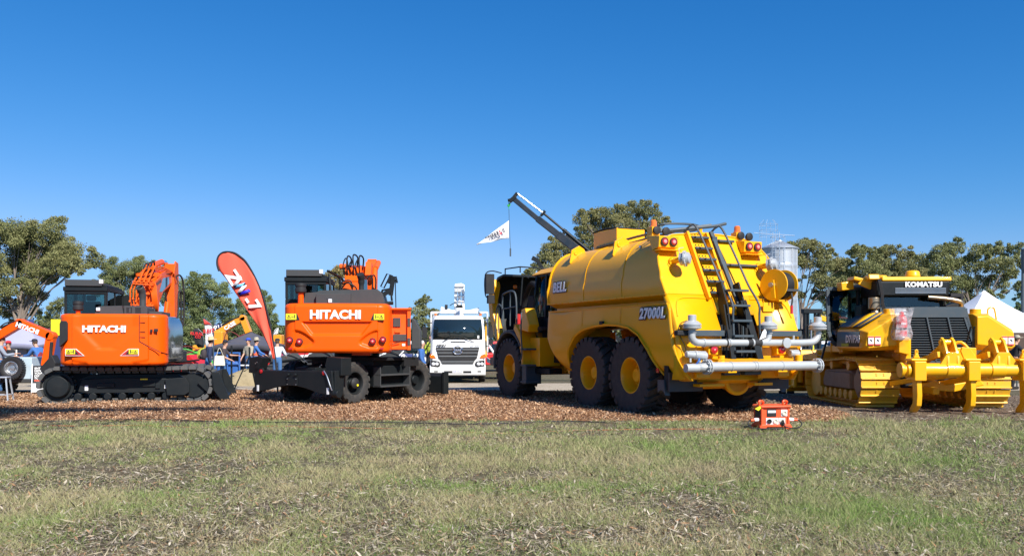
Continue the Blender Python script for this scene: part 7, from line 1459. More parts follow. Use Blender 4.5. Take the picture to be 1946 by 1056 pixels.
# ------------------------------------------------------------------ banners, tents, silo, background machines
def flag_mesh(name, rows, Y, m_, parent, o, wave=.05, thick=.006, hem=None):
    """rows: (left px, right px, py) top to bottom"""
    v = M(); n = 10; vs = []
    for i, (a, b, y) in enumerate(rows):
        for j in range(n + 1):
            t = j / n; p = P(a + (b - a) * t, y, Y) - o; p.y += wave * math.sin(t * 8 + i * .25) * min(1, i / len(rows) + .2) ; vs.append(tuple(p))
    v.add(vs, [(i * (n + 1) + j, i * (n + 1) + j + 1, (i + 1) * (n + 1) + j + 1, (i + 1) * (n + 1) + j) for i in range(len(rows) - 1) for j in range(n)])
    return v.out(name, m_, parent, solid=thick, smooth=60)
def coral_banner():
    Y = 27.5; o = PG(521, Y); root = thing('feather_banner', 'tall coral feather banner leaning between the two orange excavators', 'banner', o, 0)
    L = [(413, 514), (412, 500), (413, 490), (419, 482), (428, 478.5)]; 
    rows = []
    left = [(479, 430), (482, 420), (488, 414.5), (500, 412.5), (514, 416.5), (530, 430), (548, 442), (570, 457), (600, 477), (630, 496), (660, 513), (682, 520)]
    right = [(479, 434), (482, 446), (488, 456), (500, 468), (514, 477), (530, 485), (548, 493), (570, 501), (600, 509), (630, 515), (660, 520), (682, 523)]
    for y in np.linspace(479, 682, 46):
        rows.append((np.interp(y, [p[0] for p in left], [p[1] for p in left]), np.interp(y, [p[0] for p in right], [p[1] for p in right]), y))
    flag_mesh('banner_cloth', rows, Y, 'flag_coral', root, o, wave=.045)
    m = M(); pole = [P(x, y, Y) - o for x, y in ((416, 515), (412.5, 502), (414, 489), (421, 481), (431, 478.5), (445, 480.5), (457, 488), (469, 500), (486, 530), (501, 568), (512, 610), (519, 650), (524, 690), (527, 722))]
    m.tube(smooth_path([tuple(p) for p in pole], 5), .03, 8, rs=None); m.tube([pole[-1], Vector((pole[-1].x + .02, 0, -.1))], .03, 8); m.out('banner_pole', 'flag_black', root)
    up = Vector((.42, 0, -.9)); up = Vector((math.cos(rad(-57)), 0, math.sin(rad(-57)))); side = Vector((-up.z, 0, up.x))
    def bt(t_, px, py, sz, mt, sq=1.0): v = P(px, py, Y) - o; text_obj('lettering', t_, sz, mt, root, (v.x, v.y - .075, v.z), up, side, offset=.018, squeeze=sq, ext=.003)
    bt('Z', 444, 528, .52, 'white_decal', 1.2); bt('-', 473, 570, .5, 'white_decal'); bt('7', 484, 581, .48, 'white_decal', 1.2)
    # W built from four slanted strokes: two white, one light blue, one blue
    c0 = P(459, 545, Y) - o; Wd, Ht = .52, .34
    def stroke(x0, y0, x1, y1, mt, w_=.085):
        a = c0 + up * x0 + side * y0; b = c0 + up * x1 + side * y1; k = M(); k.add([Vector((a.x, -.075, a.z)) - up * w_ / 2, Vector((a.x, -.075, a.z)) + up * w_ / 2, Vector((b.x, -.075, b.z)) + up * w_ / 2, Vector((b.x, -.075, b.z)) - up * w_ / 2], [(0, 1, 2, 3)]); k.out('lettering', mt, root, solid=.006)
    stroke(-.26, .18, -.12, -.18, 'white_decal', .11); stroke(.0, .18, -.10, -.18, 'lightblue_decal', .09); stroke(.02, .18, .13, -.18, 'white_decal', .11); stroke(.25, .18, .17, -.18, 'blue_decal', .10)
coral_banner()
def small_flag(label, Y, rows, m_, pole, texts=(), top=None):
    o = PG(pole[0][0], Y); root = thing('feather_flag', label, 'flag', o, 0)
    flag_mesh('flag_cloth', rows, Y, m_, root, o, wave=.02)
    if top: flag_mesh('flag_top', top, Y - .03, 'flag_red', root, o, wave=.0)
    m = M(); pp = [P(x, y, Y) - o for x, y in pole]; m.tube([tuple(Vector((pp[0].x, pp[0].y, 0)))] + [tuple(p) for p in pp], .025, 6); m.out('flag_pole', 'slate_grey', root)
    for (t_, px, py, sz, mt, rot) in texts:
        v = P(px, py, Y) - o; text_obj('lettering', t_, sz, mt, root, (v.x, v.y - .06, v.z), (math.cos(rad(rot)), 0, math.sin(rad(rot))), (-math.sin(rad(rot)), 0, math.cos(rad(rot))), offset=.006, ext=.003)
small_flag('white feather flag with a red tip left of the straw-hatted man', 36, [(387, 388, 607), (388, 398, 613), (389, 404, 620), (390, 406, 632), (390, 406, 650), (391, 406, 662)], 'flag_white', [(406, 662), (406, 632), (404, 620), (398, 612), (388, 607)], [('KEIT', 398, 629, .24, 'red_decal', 5)], top=[(386.5, 387.5, 606), (387.5, 397, 613), (388, 402, 617)])
small_flag('black round topped flag with red lettering in front of the dark gum', 37, [(370, 376, 624), (366, 381, 629), (366, 385, 637), (368, 387, 645), (371, 388, 653), (376, 388, 660)], 'flag_black', [(387, 665), (388, 650), (384, 632), (376, 624)], [('RURAL', 375, 634, .18, 'red_decal', -4), ('CO', 377, 640, .16, 'red_decal', -4)])
small_flag('navy blue flag with white lettering above the distant orange boom', 48, [(407, 434, 616), (407, 434, 620), (407, 432, 626), (407, 428, 630)], 'flag_navy', [(407, 640), (407, 612)], [('SPRUNG', 419, 621, .36, 'white_decal', 14)])
small_flag('small white flag flying low beside the tail of the coral banner', 50, [(527, 529, 622), (522, 529, 627), (519, 528, 633), (518, 524, 636)], 'flag_white', [(518, 655), (519, 634), (529, 621)])
small_flag('dark blue flag above the small orange digger arm at left', 42, [(50, 64, 607), (50, 65, 613), (50, 64, 620)], 'flag_navy', [(50, 640), (50, 605)])
small_flag('blue triangular banner with white lettering below the open service door', 33, [(758, 784, 672), (762, 784, 684), (768, 784, 696), (774, 784, 704)], 'flag_navy', [(785, 706), (785, 670)], [('lence', 775, 682, .34, 'white_decal', -42)])

def tent(label, Y, px, hw, zt, ze, roof, wall, depth=3.0, curve=1.0, walls=('back',), legm='slate_grey', name='marquee', rz=0, zw=0.0):
    o = PG(px, Y); root = thing(name, label, 'tent', o, rz)
    m = M(); N = 14; rings = []
    for i in range(N + 1):
        t = i / N; h = ze + (zt - ze) * (1 - t) ** curve if curve != 1 else zt + (ze - zt) * t; w_ = hw * t; d = depth / 2 * t
        L = []
        for a, b in (((-1, -1), (1, -1)), ((1, -1), (1, 1)), ((1, 1), (-1, 1)), ((-1, 1), (-1, -1))):
            for q in range(6): s = q / 6; L.append(((a[0] + (b[0] - a[0]) * s) * max(w_, .02), (a[1] + (b[1] - a[1]) * s) * max(d, .02) + depth / 2, h - .08 * t * math.sin(s * math.pi) * -1))
        rings.append(L)
    rings.append([(x, y, z - .22) for x, y, z in rings[-1]])
    m.loft(rings, caps=False); m.out('canopy', roof, root, solid=.01, smooth=40)
    l = M()
    for x in (-hw, hw):
        for y in (0, depth): l.cyl((x, y, 0), (x, y, ze), .03, n=8)
    l.out('tent_frame', legm, root)
    if wall:
        w_ = M()
        if 'back' in walls: w_.box(-hw, hw, depth - .02, depth, zw, ze)
        if 'left' in walls: w_.box(-hw - .01, -hw + .01, 0, depth, zw, ze)
        if 'right' in walls: w_.box(hw - .01, hw + .01, 0, depth, zw, ze)
        if 'front' in walls: w_.box(-hw, hw, -.01, .01, zw, ze)
        w_.out('tent_wall', wall, root)
    return root
tent('white high peaked marquee with dark brown walls behind the bulldozer', 42, 1945, 3.6, 4.35, 2.1, 'tent_white', 'tent_brown', depth=7, curve=1.75, walls=('back', 'left', 'front', 'right'), rz=0)
tent('dark grey pop-up marquee with lilac back wall by the coral banner', 38, 458, 1.35, 2.10, 1.45, 'tent_grey', 'tent_lilac', depth=3, curve=1.15, walls=('back', 'left'))
tent('maroon canopy tent left of the tracked excavator', 40, 118, 1.6, 2.65, 2.05, 'tent_maroon', 'tent_brown', depth=3)
tent('lilac and red striped tent behind the small orange digger', 38, 28, 1.0, 2.6, 1.5, 'tent_lilac', 'tent_lilac', depth=2)

def silo():
    Y = 54.0; o = PG(1480, Y); root = thing('grain_silo', 'galvanised corrugated grain silo with a caged ladder behind the tanker', 'silo', o, 0); s = Y / F
    R_ = 33 * s; zt = 1.6 + (652 - 474) * s; m = M()
    prof = [(R_, 0)]; n = 70
    for i in range(n + 1): z = zt * i / n; prof.append((R_ + (.035 if i % 10 == 0 else .014 * (i % 2)), z))
    prof += [(R_ + .1, zt), (R_ + .1, zt + .05), (R_ * .22, zt + R_ * .42), (R_ * .2, zt + R_ * .5), (0, zt + R_ * .52)]
    m.lathe(prof, (0, 0, 0), (0, 0, 1), 56); m.out('silo_body', 'galvanised', root, smooth=25)
    r = M()
    for i in range(24): a = 2 * math.pi * i / 24; r.bar((R_ * math.cos(a), R_ * math.sin(a), zt + .06), (R_ * .22 * math.cos(a), R_ * .22 * math.sin(a), zt + R_ * .43), .04, .04)
    for i in range(12): a = 2 * math.pi * i / 12; r.bar(((R_ + .02) * math.cos(a), (R_ + .02) * math.sin(a), 0), ((R_ + .02) * math.cos(a), (R_ + .02) * math.sin(a), zt), .05, .05)
    r.out('roof_rib', 'galvanised', root)
    c = M(); lx, ly = -.55, -R_ - .18
    for dx in (-.2, .2): c.tube([(lx + dx, ly, .5), (lx + dx, ly, zt + .9)], .02, 5)
    for k in range(24): c.tube([(lx - .2, ly, .8 + k * .3), (lx + .2, ly, .8 + k * .3)], .014, 4)
    for k in range(9):
        z = 2.0 + k * .75; c.tube([(lx + .42 * math.sin(a), ly - .36 + .36 * math.cos(a), z) for a in np.linspace(-2.7, 2.7, 11)], .014, 4)
    for a in (-1.5, -.7, 0, .7, 1.5, 3.1): c.tube([(lx + .42 * math.sin(a + 3.14), ly - .36 + .36 * math.cos(a + 3.14), 2.0), (lx + .42 * math.sin(a + 3.14), ly - .36 + .36 * math.cos(a + 3.14), 8.0)], .011, 4)
    for k in range(3): c.tube([(-.9 + .55 * math.cos(a), -.9 + .55 * math.sin(a), zt + .7 + k * .35) for a in np.linspace(0, 6.28, 14, endpoint=False)], .009, 4, closed=True)
    for a in np.linspace(0, 6.28, 7): c.tube([(-.9 + .55 * math.cos(a), -.9 + .55 * math.sin(a), zt + .2), (-.9 + .55 * math.cos(a), -.9 + .55 * math.sin(a), zt + 1.4), (-.9 + .3 * math.cos(a), -.9 + .3 * math.sin(a), zt + 1.7)], .008, 4)
    c.tube([(-1.8, -.9, zt + .9), (.6, -1.2, zt + .7)], .02, 5); c.out('ladder_cage', 'pale_wire', root)
silo()

def ute(name, label, cat, loc, rz, paint, kind='ute', s=1.0, group=None):
    root = thing(name, label, cat, loc, rz, group)
    L = 4.9; m = M()       # x forward
    low = [(-2.45, .45), (-2.45, 1.0), (-.75, 1.02), (1.0, 1.02), (2.15, .95), (2.4, .75), (2.42, .42), (1.95, .40)] + arc((1.5, .38), .42, 10, 170, 8) + [(1.0, .36), (-1.0, .36)] + arc((-1.45, .38), .42, 10, 170, 8) + [(-1.95, .40)]
    m.prism(low, -.9, .9, 'y'); m.out('body', paint, root, bev=.05)
    m = M(); top = [(-.85, 1.0), (-.65, 1.62), (-.3, 1.70), (.55, 1.68), (1.25, 1.0)] if kind == 'ute' else [(-2.4, 1.0), (-2.25, 1.62), (-1.9, 1.72), (.45, 1.70), (1.25, 1.0)]
    a = [(x, -.78 if z > 1.2 else -.87, z) for x, z in top]; b = [(x, .78 if z > 1.2 else .87, z) for x, z in top]; m.loft([a, b]); m.out('cabin', paint, root, bev=.04)
    g = M()
    for sg in (-1, 1):
        xs = (-.62, .15, .98) if kind == 'ute' else (-2.05, -.5, .95)
        g.add([(xs[0], sg * .875, 1.08), (xs[1] - .03, sg * .875, 1.08), (xs[1] - .03, sg * .795, 1.55), (xs[0] + .08, sg * .795, 1.55)], [(0, 1, 2, 3)]); g.add([(xs[1] + .03, sg * .875, 1.08), (xs[2], sg * .875, 1.08), (.58, sg * .795, 1.55), (xs[1] + .03, sg * .795, 1.55)], [(0, 1, 2, 3)])
    g.add([(1.19, -.76, 1.08), (1.19, .76, 1.08), (.66, .70, 1.60), (.66, -.70, 1.60)], [(0, 1, 2, 3)]); xb = -.86 if kind == 'ute' else -2.42; g.add([(xb, -.7, 1.12), (xb, .7, 1.12), (xb + .16, .66, 1.56), (xb + .16, -.66, 1.56)], [(0, 1, 2, 3)]); g.out('car_window', 'dark_glass', root, solid=.012)
    for sg in (-1, 1):
        for x in (1.5, -1.45): e = wheel(root, (x, sg * .78, .36), .36, .24, .2, side=sg, rim='steel', lugs=24, lug_h=.01, chev=False)
        k = M(); k.rbox((2.36, sg * .7, .78), (.12, .3, .14)); k.out('headlight', 'clear_lens', root, bev=.02)
        k = M(); k.rbox((-2.44, sg * .78, .85), (.06, .12, .28)); k.out('tail_light', 'red_lens', root, bev=.01)
    k = M(); k.box(2.38, 2.45, -.5, .5, .55, .75); k.box(-2.5, -2.42, -.85, .85, .42, .55); k.out('bumper_trim', 'black_plastic', root, bev=.02)
    root.scale = (s, s, s); return root
CG = 'vehicles parked beyond the gravel track'
ute('parked_ute', 'white utility parked just right of the silver silo', 'ute', PG(1530, 44), 200, 'white_paint', group=CG)
ute('parked_car', 'white wagon seen through the bulldozer door frame', 'car', PG(1585, 48), 250, 'white_paint', 'wagon', group=CG)
ute('parked_car', 'pale blue wagon parked behind the bulldozer bonnet', 'car', PG(1622, 41), 215, 'blue_gloss', 'wagon', group=CG)
ute('parked_ute', 'white utility parked behind the blue-dressed person', 'ute', PG(775, 44), 180, 'white_paint', group=CG)
ute('parked_ute', 'white utility seen under the wheeled excavator counterweight', 'ute', PG(640, 45), 170, 'white_paint', group=CG)
ute('parked_car', 'dark red wagon seen under the wheeled excavator', 'car', PG(585, 47), 190, 'red_paint', 'wagon', group=CG)
ute('parked_car', 'red wagon parked just right of the white truck', 'car', PG(945, 50), 200, 'red_paint', 'wagon', group=CG)

def forklift_mast():
    o = PG(1544, 37); root = thing('forklift', 'black twin mast forklift standing beyond the tanker nozzle', 'forklift', o, 10)
    m = M()
    for x in (-.36, .30): m.box(x, x + .10, 0, .16, .1, 3.05)
    for x in (-.20, .12): m.box(x, x + .08, .02, .14, .3, 2.9)
    m.box(-.42, .46, -.04, .2, 2.86, 3.05); m.box(-.38, .42, -.02, .18, 1.55, 1.7); m.box(-.38, .42, -.02, .18, .3, .5); m.out('mast', 'black_paint', root, bev=.015)
    m = M(); m.cyl((-.02, .08, .4), (-.02, .08, 2.6), .045, n=10); m.cyl((.1, .05, .4), (.1, .05, 1.4), .03, n=8); m.out('lift_ram', 'steel', root)
    m = M(); m.box(-.5, .5, -.12, -.06, .3, 1.35); m.box(-.35, -.22, -1.1, -.08, .12, .2); m.box(.22, .35, -1.1, -.08, .12, .2); m.out('carriage', 'dark_grey', root, bev=.01)
    m = M(); m.box(-.55, .55, .3, 2.1, .35, 1.2)
    for x in (-.5, .44):
        for y in (.4, 1.7): m.box(x, x + .06, y, y + .06, 1.2, 2.15)
    m.box(-.55, .55, .35, 1.8, 2.12, 2.2); m.out('body', 'dark_grey', root, bev=.03)
    for x in (-.5, .5):
        for y in (.5, 1.8): e = wheel(root, (x, y, .3), .3, .2, .16, rim='dark_grey', lugs=18, lug_h=.01, chev=False); e.rotation_euler = (0, 0, rad(-90))
    m = M(); m.box(-.05, .0, -.13, -.12, 1.0, 1.5); m.out('warning_strip', 'yellow_decal', root)
forklift_mast()
def arm_machine(name, label, cat, pts, w, Y, paint, base_px, letters=None, tipm='black_plastic', lean=0):
    o = PG(base_px, Y); root = thing(name, label, cat, o, 0); q = lambda p: P(p[0], p[1], Y) - o
    m = M(); pp = [q(p) for p in pts]
    for i in range(len(pp) - 1): m.bar(pp[i] + (pp[i] - pp[i + 1]).normalized() * .05, pp[i + 1], w * .9, w * (1.1 if i % 2 == 0 else .9), up=(0, 1, 0))
    for p in pp[1:-1]: m.cyl(p + Vector((0, -w * .55, 0)), p + Vector((0, w * .55, 0)), w * .5, n=16)
    m.out('arm', paint, root, bev=.02)
    m = M(); a, b = pp[0], pp[1]; m.cyl(a.lerp(b, .25) + Vector((0, -w * .6, w * .5)), b + Vector((0, -w * .3, w * .7)), w * .18, n=10)
    if len(pp) > 2: m.cyl(pp[1].lerp(pp[2], .15) + Vector((0, 0, w * .8)), pp[2] + Vector((0, 0, w * .45)), w * .16, n=10); m.tube(smooth_path([pp[1] + Vector((0, -w * .5, w * .5)), pp[1].lerp(pp[2], .4) + Vector((0, -w * .5, w * .9)), pp[2] + Vector((0, -w * .5, w * .3))], 5), .02, 6)
    m.out('hydraulic_ram', tipm, root)
    m = M(); m.box(-.9, .7, -.7, .9, .75, 1.5); m.box(-.2, .6, -.6, .3, 1.5, 2.2) if name != 'mini_digger' else m.box(-.7, -.1, -.5, .5, 1.2, 1.6); m.out('body', paint, root, bev=.08)
    for yy in (-.75, .6):
        crawler_track(root, yy - .2, yy + .2, -.8, .8, .28, .30, pitch=.16, pad=.03)
        k = M(); k.box(-.8, .8, yy - .12, yy + .12, .18, .44); k.cyl((-.8, yy - .15, .3), (-.8, yy + .15, .3), .22, n=18); k.cyl((.8, yy - .15, .3), (.8, yy + .15, .3), .22, n=18); k.out('track_frame', 'black_paint', root)
    if letters:
        t_, px, py, sz, ang = letters; v = q((px, py)); text_obj('lettering', t_, sz, 'white_decal', root, (v.x, v.y - w * .5 - .02, v.z), (math.cos(rad(ang)), 0, math.sin(rad(ang))), (-math.sin(rad(ang)), 0, math.cos(rad(ang))), offset=.01)
    return root, o, pp
r, o, pp = arm_machine('mini_digger', 'small orange digger arm reaching in from the left edge', 'digger', [(-35, 655), (-4, 640), (40, 614), (98, 638), (88, 695)], .27, 27, 'orange_paint', -60, ('HITACHI', 57, 624, .19, -20))
m = M(); t = pp[-1]; m.prism([(t.x - .10, t.z - .05), (t.x + .25, t.z + .35), (t.x + .38, t.z + .1), (t.x + .3, t.z - .25), (t.x, t.z - .3)], -.18, .18, 'y'); m.cyl((t.x + .22, -.1, t.z + .75), (t.x + .16, -.1, t.z + .1), .05, n=10); m.out('bucket_link', 'black_plastic', r, bev=.02)
arm_machine('distant_digger', 'distant yellow-orange excavator boom bent over the grey marquee', 'digger', [(402, 660), (415, 632), (462, 604), (473, 632)], .32, 44, 'excavator_orange', 408, ('CASE', 439, 619, .27, 30))
arm_machine('distant_digger', 'tiny orange digger between the coral banner and wheeled excavator', 'digger', [(520, 652), (524, 643), (530, 641), (534, 650)], .25, 62, 'excavator_orange', 523)
def telehandler():
    o = PG(1640, 46); root = thing('telehandler', 'yellow telescopic boom with a dark red implement behind the dozer door', 'telehandler', o, 0); q = lambda a, b: P(a, b, 46) - o
    m = M(); m.bar(q(1556, 603), q(1640, 625), .26, .3, up=(0, 1, 0)); m.bar(q(1560, 604), q(1548, 606), .2, .2); m.out('boom', 'yellow_dozer', root, bev=.02)
    m = M(); m.box(-.9, .5, -.5, 1.2, .9, 2.3); m.out('body', 'yellow_dozer', root, bev=.1)
    for x in (-1.0, 1.2): wheel(root, (x, -.6, .5), .5, .35, .28, side=-1, rim='yellow_dozer', lugs=18)
    o2 = PG(1612, 49); r2 = thing('field_implement', 'dark red farm implement with slatted frame behind the dozer door', 'farm machine', o2, 0); q2 = lambda a, b: P(a, b, 49) - o2
    m = M(); m.prism([(q2(1598, 0).x, q2(0, 612).z), (q2(1628, 0).x, q2(0, 608).z), (q2(1630, 0).x, q2(0, 624).z), (q2(1600, 0).x, q2(0, 628).z)], -.6, .6, 'y'); m.box(-.9, .9, -.4, .4, .5, .9); m.out('hopper', 'dark_red', r2, bev=.03)
    m = M()
    for k in range(5): m.bar((-.8 + k * .4, -.65, .2), (-.7 + k * .42, -.65, 2.6), .05, .05)
    m.bar(q2(1570, 601), q2(1640, 606), .08, .1); m.out('frame', 'dark_red', r2)
telehandler()
def farm_gear(px, Y, label, paint, seed, cat='farm machine', hgt=1.5):
    R = random.Random(seed); o = PG(px, Y); root = thing('farm_implement', label, cat, o, R.uniform(-20, 20))
    m = M(); m.box(-.9, .9, -.3, .3, .45, .6); m.prism([(-.8, .6), (-.5, hgt * .8), (.4, hgt), (.9, hgt * .6), (.7, .6)], -.35, .35, 'y'); m.tube(smooth_path([(-.8, -.3, .9), (-.4, -.45, hgt * 1.05), (.5, -.4, hgt * .8), (.9, -.4, .5)], 4), .022, 6); m.out('hopper', paint, root, bev=.05)
    m = M()
    for k in range(4): m.bar((-.75 + k * .5, -.3, .5), (-.85 + k * .5, -.5, .05), .07, .05); m.bar((-.75 + k * .5, .3, .5), (-.85 + k * .5, .5, .05), .07, .05)
    m.bar((-.9, -.4, .75), (.9, -.4, .95), .06); m.out('tine_frame', 'black_paint', root, bev=.008)
    for x in (-.6, .6): wheel(root, (x, -.45, .28), .28, .18, .15, side=-1, rim='white_paint', lugs=14, chev=False)
farm_gear(352, 34, 'red farm implement half hidden by the tracked excavator boom', 'red_paint', 1, hgt=1.15)
farm_gear(364, 36.5, 'bright green farm implement left of the straw-hatted man', 'green_paint', 2, hgt=1.3)
farm_gear(377, 39, 'dark red and black implement behind the straw-hatted man', 'dark_red', 3, hgt=1.4)
farm_gear(455, 43, 'red rounded implement showing above the grey marquee roof', 'dark_red', 4, hgt=2.05)
farm_gear(507, 39, 'red frame machine beside the man in the white shirt', 'red_paint', 5, hgt=1.35)
farm_gear(545, 38, 'grey implement left of the wheeled excavator stabiliser', 'dark_grey', 6, hgt=1.2)
farm_gear(612, 40, 'grey implement seen beneath the wheeled excavator', 'dark_grey', 7, hgt=1.35)
farm_gear(748, 39, 'grey and red implement beneath the open service door', 'dark_grey', 8, hgt=1.3)
farm_gear(1520, 42, 'teal painted implement just behind the tanker nozzle', 'blue_paint', 9, hgt=1.2)
farm_gear(1660, 44, 'grey implement behind the bulldozer cab', 'slate_grey', 10, hgt=2.0)

# blue barrier, table, tripod, mound
o = PG(432, 33); root = thing('barrier_frame', 'blue steel barrier frame beside the woman with the tote bag', 'barrier', o, 8)
m = M()
for x in (-.45, .0, .45): m.bar((x, 0, 0), (x, 0, 1.25), .06)
for z in (.35, .8, 1.22): m.bar((-.45, 0, z), (.45, 0, z), .06)
m.out('frame', 'blue_paint', root, bev=.008); m = M(); m.box(-.42, .42, .05, .5, .25, .9); m.out('blue_drum', 'blue_paint', root, bev=.1)
o = PG(447, 33.5); root = thing('display_table', 'white topped folding table near the grey marquee', 'table', o, -5)
m = M(); m.box(-.7, .7, -.35, .35, .72, .76); m.out('table_top', 'white_paint', root, bev=.01)
for x in (-.6, .6):
    m = M(); m.bar((x, -.3, 0), (x, .3, .72), .03); m.bar((x, .3, 0), (x, -.3, .72), .03); m.out('leg', 'slate_grey', root)
o = PG(440, 32.3); root = thing('sign_post', 'slim black post standing right of the tote bag', 'post', o, 0); m = M(); m.cyl((0, 0, 0), (0, 0, 1.5), .035, n=10); m.cyl((0, 0, 0), (0, 0, .05), .2, n=18); m.out('post', 'black_paint', root)
m = M(); n = 18; rings = []
for i in range(7):
    t = i / 6; rings.append([((1.05 * math.cos(a) * (1 - t ** 1.6) + .08 * math.sin(5 * a + i)) * 1.15, .75 * math.sin(a) * (1 - t ** 1.6) + .05 * math.cos(4 * a), .62 * t) for a in np.linspace(0, 6.283, n, endpoint=False)])
m.loft(rings); G('straw_mound', (0.36, 0.29, 0.17), 0.95, dirt=0.7, dscale=4, dcol=(0.2, 0.16, 0.09), bump=1.0); a_ = tag(m.out('hay_mound', 'straw_mound', smooth=70), 'low straw coloured mound beside the black tripod', 'mound'); a_.location = PG(468, 33)
o = PG(474, 30.5); root = thing('tripod', 'black tripod stand left of the wheeled excavator stabiliser blade', 'tripod', o, 0); m = M()
for a in (200, 320, 80): m.bar((.0, 0, 1.15), (.5 * math.cos(rad(a)), .5 * math.sin(rad(a)), 0), .04)
m.cyl((0, 0, 1.1), (0, 0, 1.45), .03); m.out('tripod_legs', 'black_paint', root)

# left edge: stool, trailer with spare wheel, A-frame sign
o = PG(4, GY(766)); root = thing('stool', 'pale metal bar stool on the wood chips at the left edge', 'stool', o, 12)
m = M(); m.box(-.17, .17, -.17, .17, .66, .70); m.out('seat', 'galvanised', root, bev=.02)
for sx in (-1, 1):
    for sy in (-1, 1): m = M(); m.bar((sx * .14, sy * .14, .66), (sx * .22, sy * .22, 0), .035, .035); m.out('leg', 'galvanised', root)
m = M(); 
for a, b in (((-1, -1), (1, -1)), ((1, -1), (1, 1)), ((1, 1), (-1, 1)), ((-1, 1), (-1, -1))): m.bar((a[0] * .2, a[1] * .2, .22), (b[0] * .2, b[1] * .2, .22), .02)
m.out('foot_rest', 'galvanised', root)
o = PG(18, 27.0); root = thing('display_trailer', 'pale blue box trailer carrying a spare wheel at the left edge', 'trailer', o, 4)
m = M(); m.box(-1.4, .62, .1, 1.6, .45, 1.15); m.out('trailer_body', 'trailer_paint', root, bev=.03); m = M(); m.box(-1.45, .66, .06, 1.65, .36, .48); m.box(-.9, -.85, -.3, .1, .4, .9); m.out('trailer_frame', 'dark_grey', root, bev=.02)
e = wheel(root, (.15, -.12, .82), .36, .24, .20, side=-1, rim='steel', tyre='rubber_clean', lugs=30, lug_h=.008, chev=False)
for x in (-.9,): wheel(root, (x, .1, .33), .33, .22, .19, side=-1, rim='steel', lugs=22, lug_h=.008, chev=False)
for x in (-.9,): wheel(root, (x, 1.6, .33), .33, .22, .19, side=1, rim='steel', lugs=22, lug_h=.008, chev=False)
o = PG(84, GY(750)); root = thing('a_frame_sign', 'leaning A-frame signboard with white lettering left of the crawler track', 'sign', o, 22)
for sg, nm in ((-1, 'front'), (1, 'rear')):
    m = M(); m.T = Matrix.Translation((0, sg * .22, 0)) @ Matrix.Rotation(rad(sg * 14), 4, 'X'); m.box(-.32, .32, -.012, .012, .06, .92); b_ = m.out('sign_board', 'flag_black', root, bev=.005)
    if sg < 0:
        T = Matrix.Translation((0, -.22, 0)) @ Matrix.Rotation(rad(-14), 4, 'X')
        m = M(); m.T = T; m.box(-.30, .30, -.018, -.012, .09, .36); m.out('white_panel', 'white_decal', b_)
        for i, (t_, c_, x_) in enumerate((('ENTER', 'white_decal', -.06), ('NOW FOR', 'white_decal', -.06), ('YOUR', 'white_decal', -.06), ('CHANCE', 'white_decal', -.06), ('TO', 'white_decal', -.06), ('WIN', 'box_orange', -.06))):
            text_obj('sign_lettering', t_, .085, c_, b_, T @ Vector((-.26, -.020, .83 - i * .078)), (1, 0, 0), T.to_3x3() @ Vector((0, 0, 1)), align='LEFT', offset=.002, ext=.002)
        m = M(); m.T = T
        for q in range(3): m.box(.06, .26, -.018, -.012, .80 - q * .06, .825 - q * .06)
        m.out('red_stripes', 'box_orange', b_)
m = M()
for x in (-.33, .31):
    for sg in (-1, 1): m.bar((x + .01, sg * .23, 0), (x + .01, 0, .94), .025)
m.out('sign_frame', 'galvanised', root)
o = PG(52, 41); root = thing('booth_banner', 'white and red show banner behind the small orange digger', 'banner', o, 0); m = M(); m.box(-.55, .55, -.02, .02, .7, 1.75); b_ = m.out('banner_panel', 'white_decal', root); m = M(); m.box(-.55, .55, -.03, -.02, 1.35, 1.75); m.out('red_band', 'dark_red', b_); text_obj('lettering', 'EATI', .27, 'white_decal', b_, (0, -.035, 1.54), (1, 0, 0), (0, 0, 1), offset=.01); m = M(); m.cyl((-.55, 0, 0), (-.55, 0, 1.8), .025); m.cyl((.55, 0, 0), (.55, 0, 1.8), .025); m.out('banner_pole', 'slate_grey', root)
o = PG(109, 35); root = thing('yellow_board', 'yellow topped navy display board against the tracked excavator', 'sign', o, 0); m = M(); m.box(-.24, .24, -.04, .04, 1.9, 2.55); m.out('yellow_panel', 'yellow_decal', root); m = M(); m.box(-.26, .26, 0, .06, .2, 2.0); m.out('navy_panel', 'flag_navy', root); m = M(); m.cyl((-.24, 0, 0), (-.24, 0, 2.5), .03); m.cyl((.24, 0, 0), (.24, 0, 2.5), .03); m.out('post', 'slate_grey', root)
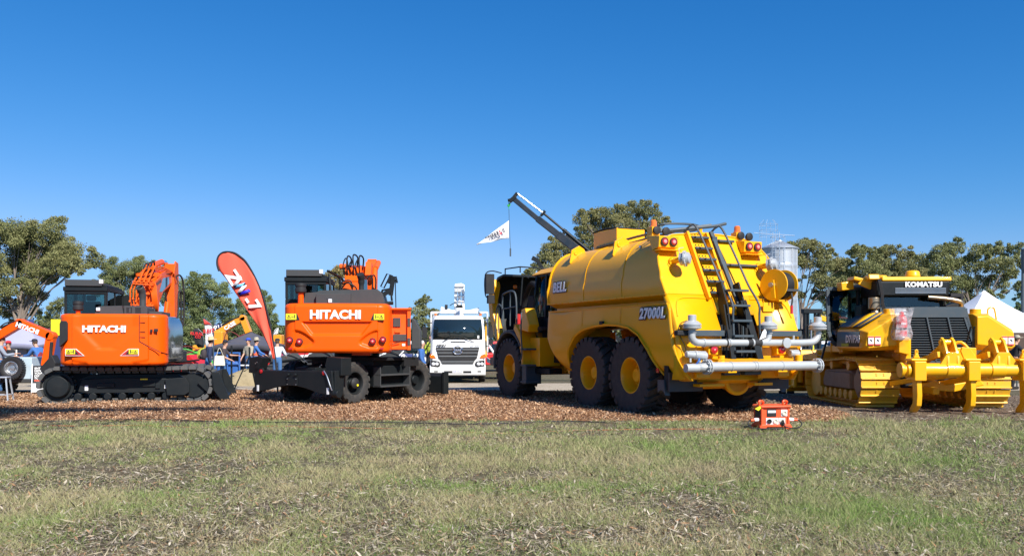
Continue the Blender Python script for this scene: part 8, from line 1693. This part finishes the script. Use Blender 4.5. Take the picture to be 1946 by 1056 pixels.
o = PG(1944, 48); root = thing('light_pole', 'tall grey lamp pole at the far right edge', 'light pole', o, 0); m = M(); m.cyl((0, 0, 0), (0, 0, 6.8), .12, .07, n=14); m.out('pole', 'slate_grey', root); m = M(); m.rbox((.08, -.1, 6.2), (.36, .3, 1.2)); m.out('lamp_head', 'slate_grey', root, bev=.04)
o = PG(1906, 31); root = thing('marquee_pole', 'slim black upright pole between the two people at right', 'pole', o, 0); m = M(); m.cyl((0, 0, 0), (-.06, 0, 2.15), .035, n=10); m.cyl((0, 0, 0), (0, 0, .06), .2, n=16); m.out('pole', 'black_paint', root)
o = PG(1905, 31.6); root = thing('display_table', 'light topped table in front of the dark jacketed people', 'table', o, 0); m = M(); m.box(-.8, .8, -.35, .35, .86, .9); m.out('table_top', 'white_paint', root, bev=.01)
for x in (-.7, .7):
    for y in (-.3, .3): m = M(); m.bar((x, y, 0), (x, y, .86), .04); m.out('leg', 'slate_grey', root)

# ------------------------------------------------------------------ loose pieces of a repeated part become parts of their own
def split_islands(o):
    me = o.data; n = len(me.vertices); par = list(range(n))
    def find(a):
        while par[a] != a: par[a] = par[par[a]]; a = par[a]
        return a
    for e in me.edges: par[find(e.vertices[0])] = find(e.vertices[1])
    groups = {}
    for p in me.polygons: groups.setdefault(find(p.vertices[0]), []).append(p)
    if len(groups) < 2 or len(groups) > 40: return
    for ps in groups.values():
        idx = {}; vs = []; fs = []
        for p in ps:
            f = []
            for v in p.vertices:
                if v not in idx: idx[v] = len(vs); vs.append(tuple(me.vertices[v].co))
                f.append(idx[v])
            fs.append(f)
        m2 = bpy.data.meshes.new(me.name); m2.from_pydata(vs, [], fs)
        for mt in me.materials: m2.materials.append(mt)
        m2.shade_smooth(); m2.set_sharp_from_angle(angle=rad(40)); c = o.copy(); c.data = m2; COL.objects.link(c); c.parent = o.parent
    bpy.data.objects.remove(o)
SPLIT = {'hose', 'rubber_joint', 'foam_pad', 'white_label', 'hood_louvre', 'hub', 'roller', 'bolt', 'bumper_vent', 'wiper', 'hand_rail', 'yellow_upright', 'mud_flap', 'panel_seam', 'yellow_stripe', 'control_cable', 'boom_cylinder', 'cab_step', 'cross_strip', 'door_strut', 'lens_strip'}
for o in [x for x in COL.objects if x.type == 'MESH' and x.name.split('.')[0] in SPLIT]: split_islands(o)
